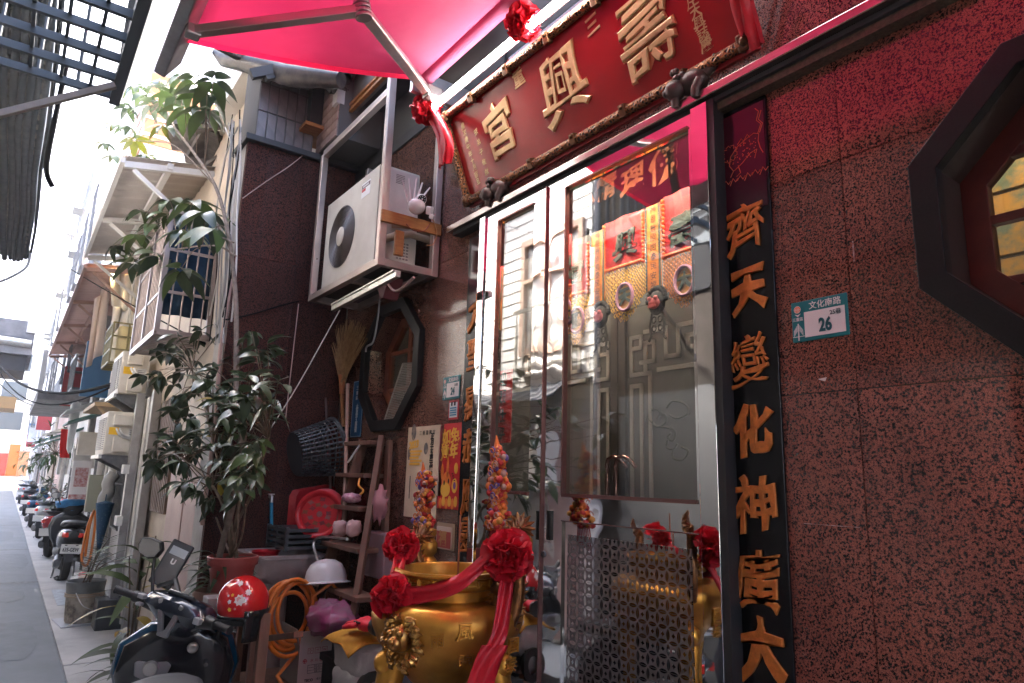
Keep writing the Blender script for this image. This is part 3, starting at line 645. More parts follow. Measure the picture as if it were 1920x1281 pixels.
mb = MB(); mb.prism([(AX0-.22, BB.y-.03, BB.z), (AX0-.22, BB.y+.02, BB.z-.015), (AX0-.22, AB.y+.03, AB.z+.03), (AX0-.22, AB.y-.03, AB.z+.07)], (AX1-AX0+.22, 0, 0)); part('front_bar', mb, BARM, aw, bev=.006)
dirn = (AB-AR).normalized(); an = V((1, 0, 0)).cross(dirn).normalized()
def armp(px, py, d=-.075):
    o2 = AR+an*(d if an.z > 0 else -d); q = sight(px, py); t = (o2-CAMP).dot(an)/q.dot(an); return CAMP+q*t
A0, A1, A2 = armp(800, 172), armp(680, 20), armp(362, 60)
for sgn in (0, 1):
    f = (lambda p: p) if not sgn else (lambda p: V((AX0+AX1-p.x, p.y, p.z)))
    ar = part('folding_arm', MB(), ALU, aw)
    mb = MB(); mb.bar(f(A0), f(A1), .055, .04, 0, up=an); part('upper_arm', mb, ALU, ar, bev=.008)
    mb = MB(); mb.bar(f(A1), f(A2), .05, .036, 0, up=an)
    for s_ in (-.012, .012): mb.bar(f(A1)-an*.019+dirn*s_, f(A2)-an*.019+dirn*s_, .006, .006, 0, up=an)
    part('forearm', mb, mat('pinkish_alu', (.55, .45, .44), .35, .9), ar, bev=.004)
    mb = MB(); T = an.to_track_quat('Z', 'Y').to_matrix().to_4x4()
    for h in (-.032, -.012, .008, .028): mb.lathe([(.0001, h-.007), (.036, h-.007), (.038, h), (.036, h+.007), (.0001, h+.007)], 16, f(A1), 0, T)
    part('elbow', mb, mat('worn_alu', (.35, .33, .32), .4, .9), ar, smooth=40)
    [part('arm_bracket', MB().box(p_, d_), mat('worn_alu', (.35, .33, .32), .4, .9), ar, bev=.008) for p_, d_ in ((f(A2), (.06, .06, .05)), (f(A0)+V((0, .04, 0)), (.07, .10, .07)))]

# ================================================================== AIR CONDITIONER IN ITS STEEL FRAME
fy = 1.588
A = aY(577, 566, fy); B = aY(708, 494, fy); TR = aY(733, 128, fy); BL = aY(605, 290, fy)
PAINTSTEEL = mat('stainless_frame', (.58, .50, .46), .3, .75, var=(.48, .40, .36), ns=3)
fr_ = thing('equipment_cage', 'square tube steel cage holding the air conditioner on the wall', 'cage', (A.x, 2.0, A.z))
w = .045; x0, x1 = A.x+w/2, B.x-w/2; zb = A.z+w/2; zbm = BL.z
for x, y, z1_, lb in ((x0, fy+w/2, BL.z+.0, 0), (x1, fy+w/2, TR.z, 0), (x0, 1.97, BL.z, 0), (x1, 1.97, aY(815, 330, 1.97).z+.25, 0)):
    mb = MB(); mb.bb((x-w/2, y-w/2, zb-w/2), (x+w/2, y+w/2, z1_)); part('post', mb, PAINTSTEEL, fr_, bev=.003)
mb = MB()
mb.bb((x0+w/2, fy+.001, zbm-.02), (x1-w/2, fy+w-.001, zbm+.028)); part('beam', mb, PAINTSTEEL, fr_, bev=.003)
for y in (fy+w/2, 1.97):
    mb = MB(); mb.bb((x0+w/2, y-w/2+.001, zb-w/2), (x1-w/2, y+w/2-.001, zb+w/2)); part('rail', mb, PAINTSTEEL, fr_, bev=.003)
for x in (x0, (x0+x1)/2+.1, x1):
    mb = MB(); mb.bb((x-w/2+.001, fy+w, zb-w/2), (x+w/2-.001, 1.97-w/2, zb+w/2)); part('cross_rail', mb, PAINTSTEEL, fr_, bev=.003)
mb = MB(); mb.bb((x0+.03, fy+.05, zb+w/2), (x1-.03, 1.95, zb+w/2+.004)); part('drip_tray', mb, mat('dark_tray', (.06, .06, .065), .5, .4), fr_)
ay0, ay1 = fy+w+.012, 1.93
q0, q1, qt = aY(602, 537, ay0), aY(701, 489, ay0), aY(713, 306, ay0)
ac = thing('air_conditioner', 'cream outdoor air conditioner caged in the steel wall frame by the temple door', 'air conditioner', (q0.x, ay0, q0.z))
ax0, ax1, az0, az1 = q0.x, min(q1.x, x1-w/2-.004), zb+w/2+.02, qt.z
mb = MB(); mb.bb((ax0, ay0+.012, az0), (ax1, ay1, az1)); part('body', mb, CREAM, ac, bev=.012)
mb = MB(); fcx, fcz, fr0 = aY(641, 444, ay0).x, aY(641, 444, ay0).z, .215
# front panel with a round hole for the fan
vs = []; fs = []; N = 40
for k in range(N):
    a = 2*PI*k/N+PI/4; c_, s_ = math.cos(a), math.sin(a); vs.append((fcx+fr0*c_, ay0, fcz+fr0*s_))
px0, px1, pz0, pz1 = ax0+.008, fcx+(fcx-ax0)-.0, az0+.01, az1-.01
hx, hz0, hz1 = (px1-px0)/2, pz0, pz1; mxc = (px0+px1)/2
for k in range(N):
    a = 2*PI*k/N+PI/4; c_, s_ = math.cos(a), math.sin(a); m_ = max(abs(c_), abs(s_)); 
    X = mxc+hx*c_/m_; Zz = (hz0+hz1)/2+(hz1-hz0)/2*s_/m_; vs.append((X, ay0, Zz))
for k in range(N): j = (k+1) % N; fs.append((k, N+k, N+j, j))
mb.add(vs, fs); mb.bb((px1+.002, ay0, pz0), (ax1-.006, ay0+.012, pz1)); part('front_panel', mb, CREAM, ac)
mb = MB(); T = Matrix.Rotation(R(90), 4, 'X')
mb.lathe([(fr0, 0), (fr0, -.009), (.0001, -.009)], 40, (fcx, ay0, fcz), 0, T); part('fan_recess', mb, mat('fan_dark', (.012, .012, .013), .6), ac)
mb = MB()
for i in range(17):
    r_ = .072+i*.009; mb.tube([(fcx+r_*math.cos(2*PI*k/36), ay0-.004-.008*math.cos(i/17*1.4), fcz+r_*math.sin(2*PI*k/36)) for k in range(36)], .0027, 4, close=True)
for k in range(8):
    a = 2*PI*k/8+.2; mb.tube([(fcx+.06*math.cos(a), ay0-.012, fcz+.06*math.sin(a)), (fcx+.217*math.cos(a), ay0-.005, fcz+.217*math.sin(a))], .0025, 4)
part('fan_guard', mb, mat('guard_wire', (.14, .12, .11), .4), ac)
mb = MB(); mb.lathe([(.0001, .02), (.05, .019), (.066, .012), (.068, 0)], 28, (fcx, ay0-.002, fcz), 0, T); part('hub_cap', mb, CREAM, ac, smooth=40)
la = aY(686, 354, ay0-.002); mb = MB(); lw, lh = .135, .10
mb.bb((la.x-lw/2, ay0-.0012, la.z-lh/2), (la.x+lw/2, ay0, la.z+lh/2), 0); mb.bb((la.x-lw/2+.004, ay0-.0018, la.z+.012), (la.x+lw/2-.004, ay0-.0013, la.z+.038), 1); mb.bb((la.x-lw/2+.004, ay0-.0018, la.z-.01), (la.x-.004, ay0-.0013, la.z+.009), 2)
for k in range(7): mb.bb((la.x-.046+k*.0135, ay0-.0024, la.z+.018), (la.x-.038+k*.0135, ay0-.0019, la.z+.032), 0)
part('sticker', mb, [mat('sticker_white', (.8, .8, .8), .5), mat('sticker_dark', (.10, .06, .07), .5), mat('sticker_red', (.5, .03, .04), .5)], ac)
mb = MB(); mb.bb((ax1, 1.70, az0+.30), (ax1+.035, 1.90, az1-.03)); part('side_cover', mb, mat('pink_lit_cover', (.62, .55, .52), .45, var=(.55, .48, .46), ns=4), ac, bev=.008)  # cream casing side, tinted with the pink light falling on it
mb = MB()
for k in range(6): mb.bb((ax1+.0352, 1.74, az1-.12+k*.011), (ax1+.037, 1.80, az1-.116+k*.011))
for k in range(6):
    for j in range(4): mb.bb((ax1+.0005, 1.79+j*.022, az0+.06+k*.02), (ax1+.002, 1.805+j*.022, az0+.07+k*.02))
part('louvre', mb, mat('louvre_dark', (.2, .17, .17), .6), ac)
mb = MB(); c1 = V((ax1+.05, 1.86, az0+.22)); mb.tube([(ax1+.02, 1.70, az0+.16), (ax1+.05, 1.76, az0+.19), c1, (ax1+.06, 1.99, az0+.21)], .024, 10); mb.tube([(ax1+.02, 1.74, az0+.26), (ax1+.06, 1.86, az0+.27), (ax1+.06, 1.99, az0+.25)], .018, 8); part('pipe_insulation', mb, mat('tan_foam', (.40, .30, .22), .8), ac, smooth=60)
rr = random.Random(14); mb = MB()
for k in range(26): x_ = ax0+.02+(ax1-ax0-.04)*rr.random(); w_ = rr.uniform(.008, .05); mb.bb((x_, ay0-.0011-.0001*k*.2, az0+.011), (x_+w_, ay0-.0002, az0+.011+rr.uniform(.002, .009)))
part('rust_edge', mb, mat('rust_stain', (.30, .12, .04), .8, var=(.42, .28, .16), ns=60), ac)
# timber rails with camera
xr_ = x1+w/2
p0, p1 = aX(713, 402, xr_+.012), aX(832, 422, xr_+.012)
mb = MB(); mb.bb((xr_+.001, fy-.005, p0.z-.04), (xr_+.024, 2.0-.012, p0.z+.035)); solo('timber_rail', 'horizontal orange timber rail strapped across the air conditioner frame', 'timber', mb, WOODY, bev=.004)
c = aX(748, 450, xr_+.012); mb = MB(); mb.bb((xr_+.002, c.y-.028, c.z-.10), (xr_+.026, c.y+.028, c.z+.055)); solo('timber_post', 'short upright piece of orange timber under the timber rail of the air conditioner frame', 'timber', mb, WOODY, bev=.004)
cc = aX(783, 384, xr_+.07)
PW = mat('pink_lit_white_plastic', (.72, .62, .63), .25, coat=.3)  # white plastic with the pink awning light put into its tint
cm = thing('security_camera', 'white round security camera with five thin aerials on the timber rail', 'camera', cc)
mb = MB(); mb.ball(cc+V((0, -.005, -.012)), .052, 18, 12, 0, (1, 1, .95)); part('base', mb, PW, cm, smooth=180)
hd = (CAMP-cc).normalized(); hd = (hd+V((.1, .25, .12))).normalized(); mb = MB(); T = hd.to_track_quat('Z', 'Y').to_matrix().to_4x4(); h0 = cc+V((.012, .012, .032))
mb.lathe([(.0001, -.03), (.02, -.028), (.031, -.01), (.033, .01), (.031, .024), (.026, .03)], 20, h0, 0, T); part('head', mb, PW, cm, smooth=50)
mb = MB(); mb.lathe([(.026, .030), (.022, .032), (.0001, .033)], 20, h0, 0, T)
lens = part('face', mb, BLACK, cm)
mb = MB()
for k in range(8): a = 2*PI*k/8; mb.ball(h0+(T @ V((.017*math.cos(a), .017*math.sin(a), .033))), .003, 6, 4)
mb.ball(h0+(T @ V((0, 0, .033))), .006, 8, 6); part('led', mb, mat('led_grey', (.4, .4, .45), .2), lens)
for a, b in ((770, 342), (768, 340), (783, 342), (795, 349), (807, 358)): pass
for k, (a, b) in enumerate(((754, 343), (767, 341), (781, 342), (792, 349), (806, 358))):
    e = aX(a, b-6, cc.x-.03); s0 = aX(766+k*5.0, 378, cc.x-.03); mb = MB(); mb.tube([s0, e], [.0075, .005], 6); part('aerial', mb, PW, cm, smooth=60)
mb = MB(); d0 = aX(806, 395, xr_+.05); mb.box(d0, (.04, .035, .05), rot=Euler((.4, .3, .5)).to_matrix()); mb.box(d0+V((.01, .01, -.04)), (.03, .03, .03), rot=Euler((.4, .3, .9)).to_matrix()); solo('junction_box', 'small white junction box with cords beside the security camera', 'electrical box', mb, PW, bev=.006)
def cable(name, lab, pts, r, m, cat='cable', grp=None, n=6):
    P = [V(p) for p in pts]; Q = []
    for i in range(len(P)-1):
        a, b, c, d = P[max(i-1, 0)], P[i], P[i+1], P[min(i+2, len(P)-1)]
        for k in range(5):
            t = k/5; Q.append(.5*((2*b)+(c-a)*t+(2*a-5*b+4*c-d)*t*t+(3*b-a-3*c+d)*t**3))
    Q.append(P[-1]); mb = MB(); mb.tube(Q, r, n); return solo(name, lab, cat, mb, m, 60, group=grp)
PINKC = mat('pale_cord', (.45, .30, .26), .5); BLKC = mat('black_cord', (.008, .008, .009), .9, spec=.1); GREYC = mat('grey_cord', (.30, .30, .30), .5); WHC = mat('white_cord', (.55, .52, .48), .5)
cable('cord', 'brown cord looping under the security camera', [aX(a, b, xr_+.05) for a, b in ((806, 402), (815, 420), (819, 440), (812, 458), (800, 460))], .003, mat('orange_cord', (.45, .2, .08), .5))
cable('cord', 'thin red cord drooping below the timber rail', [aX(a, b, xr_+.04) for a, b in ((762, 420), (775, 432), (795, 433), (806, 420))], .003, mat('red_cord', (.25, .05, .04), .5))
# strip fitting and hoses under the frame
a, b = aY(625, 579, 1.62), aY(747, 514, 1.62)
mb = MB(); mb.bar(a, b, .03, .034); mb.bar(a+V((.02, 0, .022)), b+V((-.02, 0, .022)), .05, .012); solo('strip_fitting', 'thin grey metal lamp batten hanging below the air conditioner frame', 'lamp batten', mb, ALU, bev=.003)
cable('drain_hose', 'pinkish drain hose looping below the air conditioner', [aY(a_, b_, 1.7) for a_, b_ in ((731, 512), (727, 530), (738, 545), (752, 542), (776, 520))], .008, PINKC, 'hose')
cable('wire', 'thin pale wire stretched from the frame down to the leafy shrub', [aY(637, 582, 1.6), aY(560, 720, 1.45), aY(500, 815, 1.3)], .0035, WHC)
c = aY(716, 545, 1.75); mb = MB(); mb.prism([c+V((-.09, 0, .07)), c+V((.09, 0, .07)), c+V((.02, 0, -.05)), c+V((-.02, 0, -.05))], (0, .10, 0)); solo('drain_funnel', 'dark red funnel under the air conditioner frame', 'funnel', mb, mat('dull_red', (.14, .03, .035), .6))
cable('drain_pipe', 'grey drain hose curving down beside the small octagon window', [aY(a_, b_, 1.9) for a_, b_ in ((712, 560), (708, 600), (700, 640), (688, 650), (686, 660))], .007, GREYC, 'hose')

# ================================================================== COUPLETS, PLATES, POSTERS
def couplet(xa, xb, lab, chars, y=1.985):
    t = thing('couplet_board', lab, 'couplet', ((xa+xb)/2, y, .3), 'couplet boards beside the door'); mb = MB(); mb.bb((xa, y, .32), (xb, 2.0-.001, za-.09)); part('board', mb, BLACK, t, bev=.003)
    mb = MB(); mb.bb((xa+.03, y-.0015, 2.60), (xb-.008, y-.0002, za-.11)); part('smoked_plate', mb, mat('smoked_red', (.045, .010, .02), .12), t)
    for ch, z, sz, xo in chars:
        mb = MB(); write(mb, ch, ((xa+xb)/2+xo, y-.004, z), sz, (1, 0, 0), (0, 0, 1), 0, {'齊': .006, '變': -.006, '廣': .008, '神': .016, '聖': .01, '顯': 0, '應': 0, '靈': -.004, '赫': .01}.get(ch, .034), .02, .009, .12, .12, .86); part('character', mb, ORANGEGOLD, t)
    return t
cxa, cxb = aY(1347, 700, 1.985).x, aY(1460, 700, 1.985).x
def cz(px, py): return aY(px, py, 1.985)
chs = []
for ch, px, py, h in (('齊', 1397, 428, .185), ('天', 1404, 546, .165), ('變', 1406, 676, .185), ('化', 1412, 807, .17), ('神', 1416, 947, .19), ('廣', 1421, 1088, .19), ('大', 1428, 1218, .2)):
    c = cz(px, py); chs.append((ch, c.z, h, c.x-(cxa+cxb)/2))
tR = couplet(cxa, cxb, 'black couplet board with orange gilt characters right of the steel door', chs)
chs = []
for ch, px, py, h in (('大', 889, 586, .2), ('聖', 886, 664, .19), ('顯', 882, 755, .2), ('赫', 879, 833, .2), ('應', 872, 925, .2), ('靈', 866, 1000, .2)):
    c = cz(px, py); chs.append((ch, c.z, h, .0))
wl = cxb-cxa; xl_ = aY(878, 500, 1.985).x; couplet(xl_, xl_+wl, 'black couplet board half hidden behind the steel frame left of the door', chs)
# fine gilt beast drawn at the head of each board
def beast(t, ox, oz, s, y=1.982):
    rr = random.Random(2); mb = MB(); W_ = lambda a, b: (ox+a*s, y, oz+b*s)
    L_ = lambda pts, r=.0016: mb.tube([W_(*p) for p in pts], r, 4)
    L_([(-.28, .05), (-.1, .22), (.1, .3), (.3, .36), (.42, .3), (.40, .15), (.44, -.02), (.5, -.15)]); L_([(-.28, .05), (-.32, -.15), (-.22, -.3), (-.3, -.42)]); L_([(-.2, -.3), (.0, -.2), (.2, -.05), (.36, -.02), (.3, -.2)])
    L_([(-.1, -.22), (-.05, -.4), (-.15, -.45)]); L_([(.4, .32), (.48, .5), (.38, .62), (.44, .8), (.36, .9)]); L_([(.44, .32), (.52, .5), (.43, .62), (.5, .8)])
    for k in range(9):
        a = k/9*2*PI; L_([(-.3+.14*math.cos(a), .12+.14*math.sin(a)), (-.3+.2*math.cos(a+.3), .12+.2*math.sin(a+.3)), (-.3+.18*math.cos(a+.7), .12+.18*math.sin(a+.7))])
    for k in range(46): mb.box(W_(rr.uniform(-.25, .36), rr.uniform(-.15, .25)), (.003, .001, .003))
    for k in range(6): L_([(-.5+.18*k, -.55-.06*(k % 2)), (-.42+.18*k, -.46), (-.36+.18*k, -.56), (-.3+.18*k, -.5)])
    L_([(-.1, .26), (0, .36), (.05, .28), (.15, .4), (.2, .31)]); part('gilt_beast', mb, mat('red_gilt_line', (.55, .10, .04), .5, .2), t)
beast(tR, cz(1392, 290).x, cz(1392, 290).z, .17)

TEAL = mat('teal_enamel', (.006, .17, .19), .3); PLW = mat('enamel_white', (.72, .70, .70), .35); NAVY = mat('dark_teal_ink', (.0, .09, .11), .4); INK = mat('black_ink', (.012, .012, .014), .6)
def plate(cx, cz_, num, lab, ang=0):
    t = thing('house_number_plate', lab, 'number plate', (cx, 1.999, cz_), 'house number plates'); w, h = .186, .132; y = 1.994
    mb = MB(); mb.bb((cx-w/2, y, cz_-h/2), (cx+w/2, 1.9995, cz_+h/2)); part('plate', mb, TEAL, t, bev=.003)
    mb = MB(); mb.bb((cx-w/2+.044, y-.0008, cz_-h/2+.012), (cx+w/2-.009, y-.0001, cz_+h/2-.038)); part('white_field', mb, PLW, t)
    mb = MB(); write(mb, '文化南路', (cx+.022, y-.0012, cz_+h/2-.0195), .0265, ext=.015, bold=.01); 
    write(mb, '三重區', (cx-w/2+.0225, y-.0012, cz_+.008), .0125, ext=.015, bold=.01)
    mb.bb((cx-w/2+.0205, y-.001, cz_-h/2+.004), (cx-w/2+.0245, y-.0002, cz_-.006))
    for k in range(5):
        for s_ in (-1, 1): mb.bar((cx-w/2+.0225+s_*.003, y-.0006, cz_-.012-k*.004), (cx-w/2+.0225+s_*(.016), y-.0006, cz_-.030-k*.004), .0012, .0008, 0, up=(0, -1, 0))
    mb.bb((cx-w/2+.002, y-.001, cz_-h/2+.0165), (cx-w/2+.043, y-.0002, cz_-h/2+.0185))
    part('lettering', mb, PLW, t)
    mb = MB(); write(mb, '25巷', (cx+.055, y-.0018, cz_+.013), .0185, ext=.015, bold=.02); part('lane_number', mb, mat('grey_ink', (.04, .06, .08), .5), t)
    mb = MB(); write(mb, num, (cx+.020, y-.0018, cz_-.021), .058, ext=.015, bold=.035, sx=.72); 
    part('number', mb, NAVY, t)
    mb = MB(); T = Matrix.Rotation(R(90), 4, 'X'); mb.lathe([(.0001, .0012), (.0115, .0012)], 20, (cx-w/2+.0225, y, cz_+.040), 0, T); part('emblem', mb, mat('emblem_orange', (.75, .22, .08), .4), t)
    mb = MB(); mb.lathe([(.0105, .0016), (.0120, .0016)], 20, (cx-w/2+.0225, y, cz_+.040), 0, T)
    for dx in (-.005, 0, .005): mb.bb((cx-w/2+.0219+dx, y-.0022, cz_+.031), (cx-w/2+.0231+dx, y-.0013, cz_+.050-abs(dx)))
    mb.bb((cx-w/2+.0135, y-.0022, cz_+.039), (cx-w/2+.0315, y-.0013, cz_+.0405)); mb.prism([(cx-w/2+.012, y-.001, cz_+.026), (cx-w/2+.0225, y-.001, cz_+.016), (cx-w/2+.033, y-.001, cz_+.026), (cx-w/2+.0225, y-.001, cz_+.022)], (0, .0008, 0)); part('emblem_line', mb, PLW, t)
c = aY(1535.5, 597, 1.994); plate(c.x, c.z, '26', 'teal and white house number plate 26 on the red granite')
c = aY(846, 727, 1.994); plate(c.x, c.z, '24', 'teal and white house number plate 24 above the small hand notice')
# small notice, vertical address plate, posters
def card(name, lab, cat, pts, mats, y=1.996, edge=None, th=.003):
    P = [aY(a, b, y) for a, b in pts]; x0, x1 = min(p.x for p in P), max(p.x for p in P); z0, z1 = min(p.z for p in P), max(p.z for p in P)
    t = thing(name, lab, cat, ((x0+x1)/2, y, z0)); mb = MB(); mb.bb((x0, y, z0), (x1, 1.9995, z1)); part('sheet', mb, mats, t); return t, x0, x1, z0, z1
RED = mat('poster_red', (.62, .012, .022), .45, var=(.55, .01, .02), ns=5); YEL = mat('poster_yellow', (.85, .48, .06), .5); PALE = mat('poster_buff', (.74, .60, .43), .6, var=(.64, .49, .34), ns=6)
t, x0, x1, z0, z1 = card('hand_notice', 'small red edged hand washing notice under plate 24', 'notice', ((842, 752), (860, 752), (842, 787), (858, 786)), mat('notice_red', (.5, .03, .04), .5))
mb = MB(); mb.bb((x0+.01, 1.9945, z0+.012), (x1-.01, 1.9955, z1-.012)); part('white_field', mb, PLW, t)
mb = MB(); cx = (x0+x1)/2
for s_ in (-1, 1):
    mb.bb((cx+s_*.016-.008, 1.993, z0+.10), (cx+s_*.016+.008, 1.9944, z1-.02))
    for k in range(3): mb.bb((cx+s_*.016-.008+k*.0056, 1.993, z0+.078), (cx+s_*.016-.004+k*.0056, 1.9944, z0+.0995))
part('drawn_hand', mb, INK, t)
mb = MB(); 
for k in range(4): mb.bb((x0+.018, 1.993, z0+.022+k*.013), (x1-.018, 1.9944, z0+.030+k*.013))
part('blue_text', mb, mat('print_blue', (.05, .25, .40), .5), t)
t, x0, x1, z0, z1 = card('address_plate', 'narrow upright blue address plate beside the broom', 'address plate', ((664, 716), (677, 715), (663, 820), (676, 818)), mat('blue_enamel', (.0, .10, .24), .35))
mb = MB(); W1 = mat('plate_white', (.7, .72, .74), .5); xc = (x0+x1)/2; hh = (z1-z0)
for k, (a, b) in enumerate((('新', '三'), ('北', '重'), ('市', '區'))):
    write(mb, a, (xc+.018, 1.9945, z1-.045-k*.037), .033, ext=.02, bold=.015); write(mb, b, (xc-.018, 1.9945, z1-.052-k*.037), .033, ext=.02, bold=.015)
for k, a in enumerate('大智里第12鄰鄰長'): write(mb, a, (xc, 1.9945, z1-.19-k*(hh-.23)/8.6), .042, ext=.02, bold=.015)
mb.bb((x0+.004, 1.9945, z0+.004), (x0+.006, 1.9955, z1-.004)); mb.bb((x1-.006, 1.9945, z0+.004), (x1-.004, 1.9955, z1-.004)); mb.bb((x0+.004, 1.9945, z1-.006), (x1-.004, 1.9955, z1-.004)); mb.bb((x0+.004, 1.9945, z0+.004), (x1-.004, 1.9955, z0+.006)); part('lettering', mb, W1, t)
# red new year poster
t, x0, x1, z0, z1 = card('new_year_poster', 'red new year poster with yellow characters and a cartoon rabbit', 'poster', ((827, 797), (865, 792), (822, 953), (860, 950)), RED); w, h = x1-x0, z1-z0
mb = MB()
for ch, u, v in (('兔', .70, .86), ('年', .68, .68), ('如', .30, .84), ('意', .27, .66)): write(mb, ch, (x0+u*w, 1.9945, z0+v*h), .092, ext=.012, bold=.03, slant=.12, wob=.1)
part('lettering', mb, YEL, t)
T = Matrix.Rotation(R(90), 4, 'X')
OR = mat('poster_orange', (.85, .22, .04), .5); mb = MB(); disc = lambda mb, u, v, rx, rz, y, mi=0: mb.add([(x0+u*w+rx*math.cos(2*PI*k/20), y, z0+v*h+rz*math.sin(2*PI*k/20)) for k in range(20)], [tuple(range(20))], mi)
disc(mb, .18, .43, .016, .045, 1.9942); disc(mb, .44, .48, .014, .055, 1.9942); disc(mb, .40, .30, .048, .06, 1.9942); disc(mb, .36, .22, .052, .04, 1.9938, 1); disc(mb, .78, .27, .03, .04, 1.9942, 1); disc(mb, .82, .47, .02, .03, 1.9942, 1)
for k in range(6): disc(mb, .16+.14*k, .06+.03*(k % 2), .018, .03, 1.9936-.0002*(k % 2), k % 2)
disc(mb, .30, .30, .007, .014, 1.9934, 2); disc(mb, .50, .32, .007, .014, 1.9934, 2); disc(mb, .78, .27, .014, .02, 1.9936, 3)
for k in range(4): mb.bb((x0+.64*w+k*.008, 1.9938, z0+.40*h-k*.012), (x0+.64*w+k*.008+.012, 1.9944, z0+.40*h+.006-k*.012), 2)
part('rabbit_drawing', mb, [OR, YEL, INK, mat('poster_violet', (.2, .08, .3), .5)], t)
# buff poster with black brush writing
t, x0, x1, z0, z1 = card('buff_poster', 'buff paper poster with black brush writing behind a bead pendant', 'poster', ((766, 803), (818, 797), (757, 968), (816, 972)), PALE); w, h = x1-x0, z1-z0
mb = MB()
for ch, u, v, s_ in (('齊', .72, .42, .10), ('天', .86, .33, .085), ('大', .74, .22, .10), ('聖', .74, .10, .11)): write(mb, ch, (x0+u*w, 1.9945, z0+v*h), s_, ext=.012, bold=.03, slant=.12, wob=.12)
for k, ch in enumerate('正月十五慶元宵'): write(mb, ch, (x0+.80*w, 1.9945, z0+(.88-.058*k)*h), .042, ext=.012, bold=.03)
for k, ch in enumerate('三重壽興宮'): write(mb, ch, (x0+(.42+.105*k)*w, 1.9945, z0+.925*h), .03, ext=.012)
mb.bb((x0+.15*w, 1.994, z0+.2*h), (x0+.17*w, 1.9945, z0+.45*h)); part('lettering', mb, INK, t)
mb = MB(); write(mb, '2023', (x0+.22*w, 1.9945, z0+.80*h), .06, ext=.012, bold=.05, slant=.1); 
for k in range(5): mb.bb((x0+(.10+.02*(k % 2))*w, 1.994, z0+(.71-.035*k)*h), (x0+(.50-.05*(k % 3))*w, 1.9945, z0+(.735-.035*k)*h))
part('yellow_lettering', mb, YEL, t)
mb = MB(); disc(mb, .2, .94, .03, .05, 1.9943); disc(mb, .62, .75, .025, .035, 1.9943); disc(mb, .08, .7, .02, .04, 1.9943); part('ink_wash', mb, mat('ink_wash', (.06, .07, .08), .7, var=(.35, .27, .2), ns=40), t)
mb = MB(); mb.bb((x1+.003, 1.996, z0+.25*h), (x1+.05, 1.9995, z1)); part('edge_strip', mb, mat('buff_edge', (.6, .48, .36), .6), t)
mb = MB(); mb.bb((x1+.012, 1.995, z0+.5*h), (x1+.036, 1.9959, z1-.01)); part('maroon_strip', mb, mat('maroon_print', (.18, .02, .03), .6), t)
t, x0, x1, z0, z1 = card('tear_off_calendar', 'small red and white almanac calendar under the red poster', 'calendar', ((820, 981), (853, 983), (818, 1028), (846, 1026)), mat('calendar_back', (.35, .25, .16), .6)); w, h = x1-x0, z1-z0
mb = MB(); mb.bb((x0+.01, 1.988, z0+.005), (x1-.02, 1.9955, z1-.02), 0); mb.bb((x0+.015, 1.987, z0+.01), (x1-.025, 1.9878, z1-.045), 1); part('pad', mb, [mat('calendar_paper', (.6, .5, .42), .7), mat('calendar_red', (.38, .06, .05), .6)], t)
mb = MB(); write(mb, '福', (x0+.42*w, 1.9865, z0+.42*h), .085, ext=.01, bold=.03, wob=.1); part('lettering', mb, mat('faded_gold', (.45, .22, .08), .5), t)
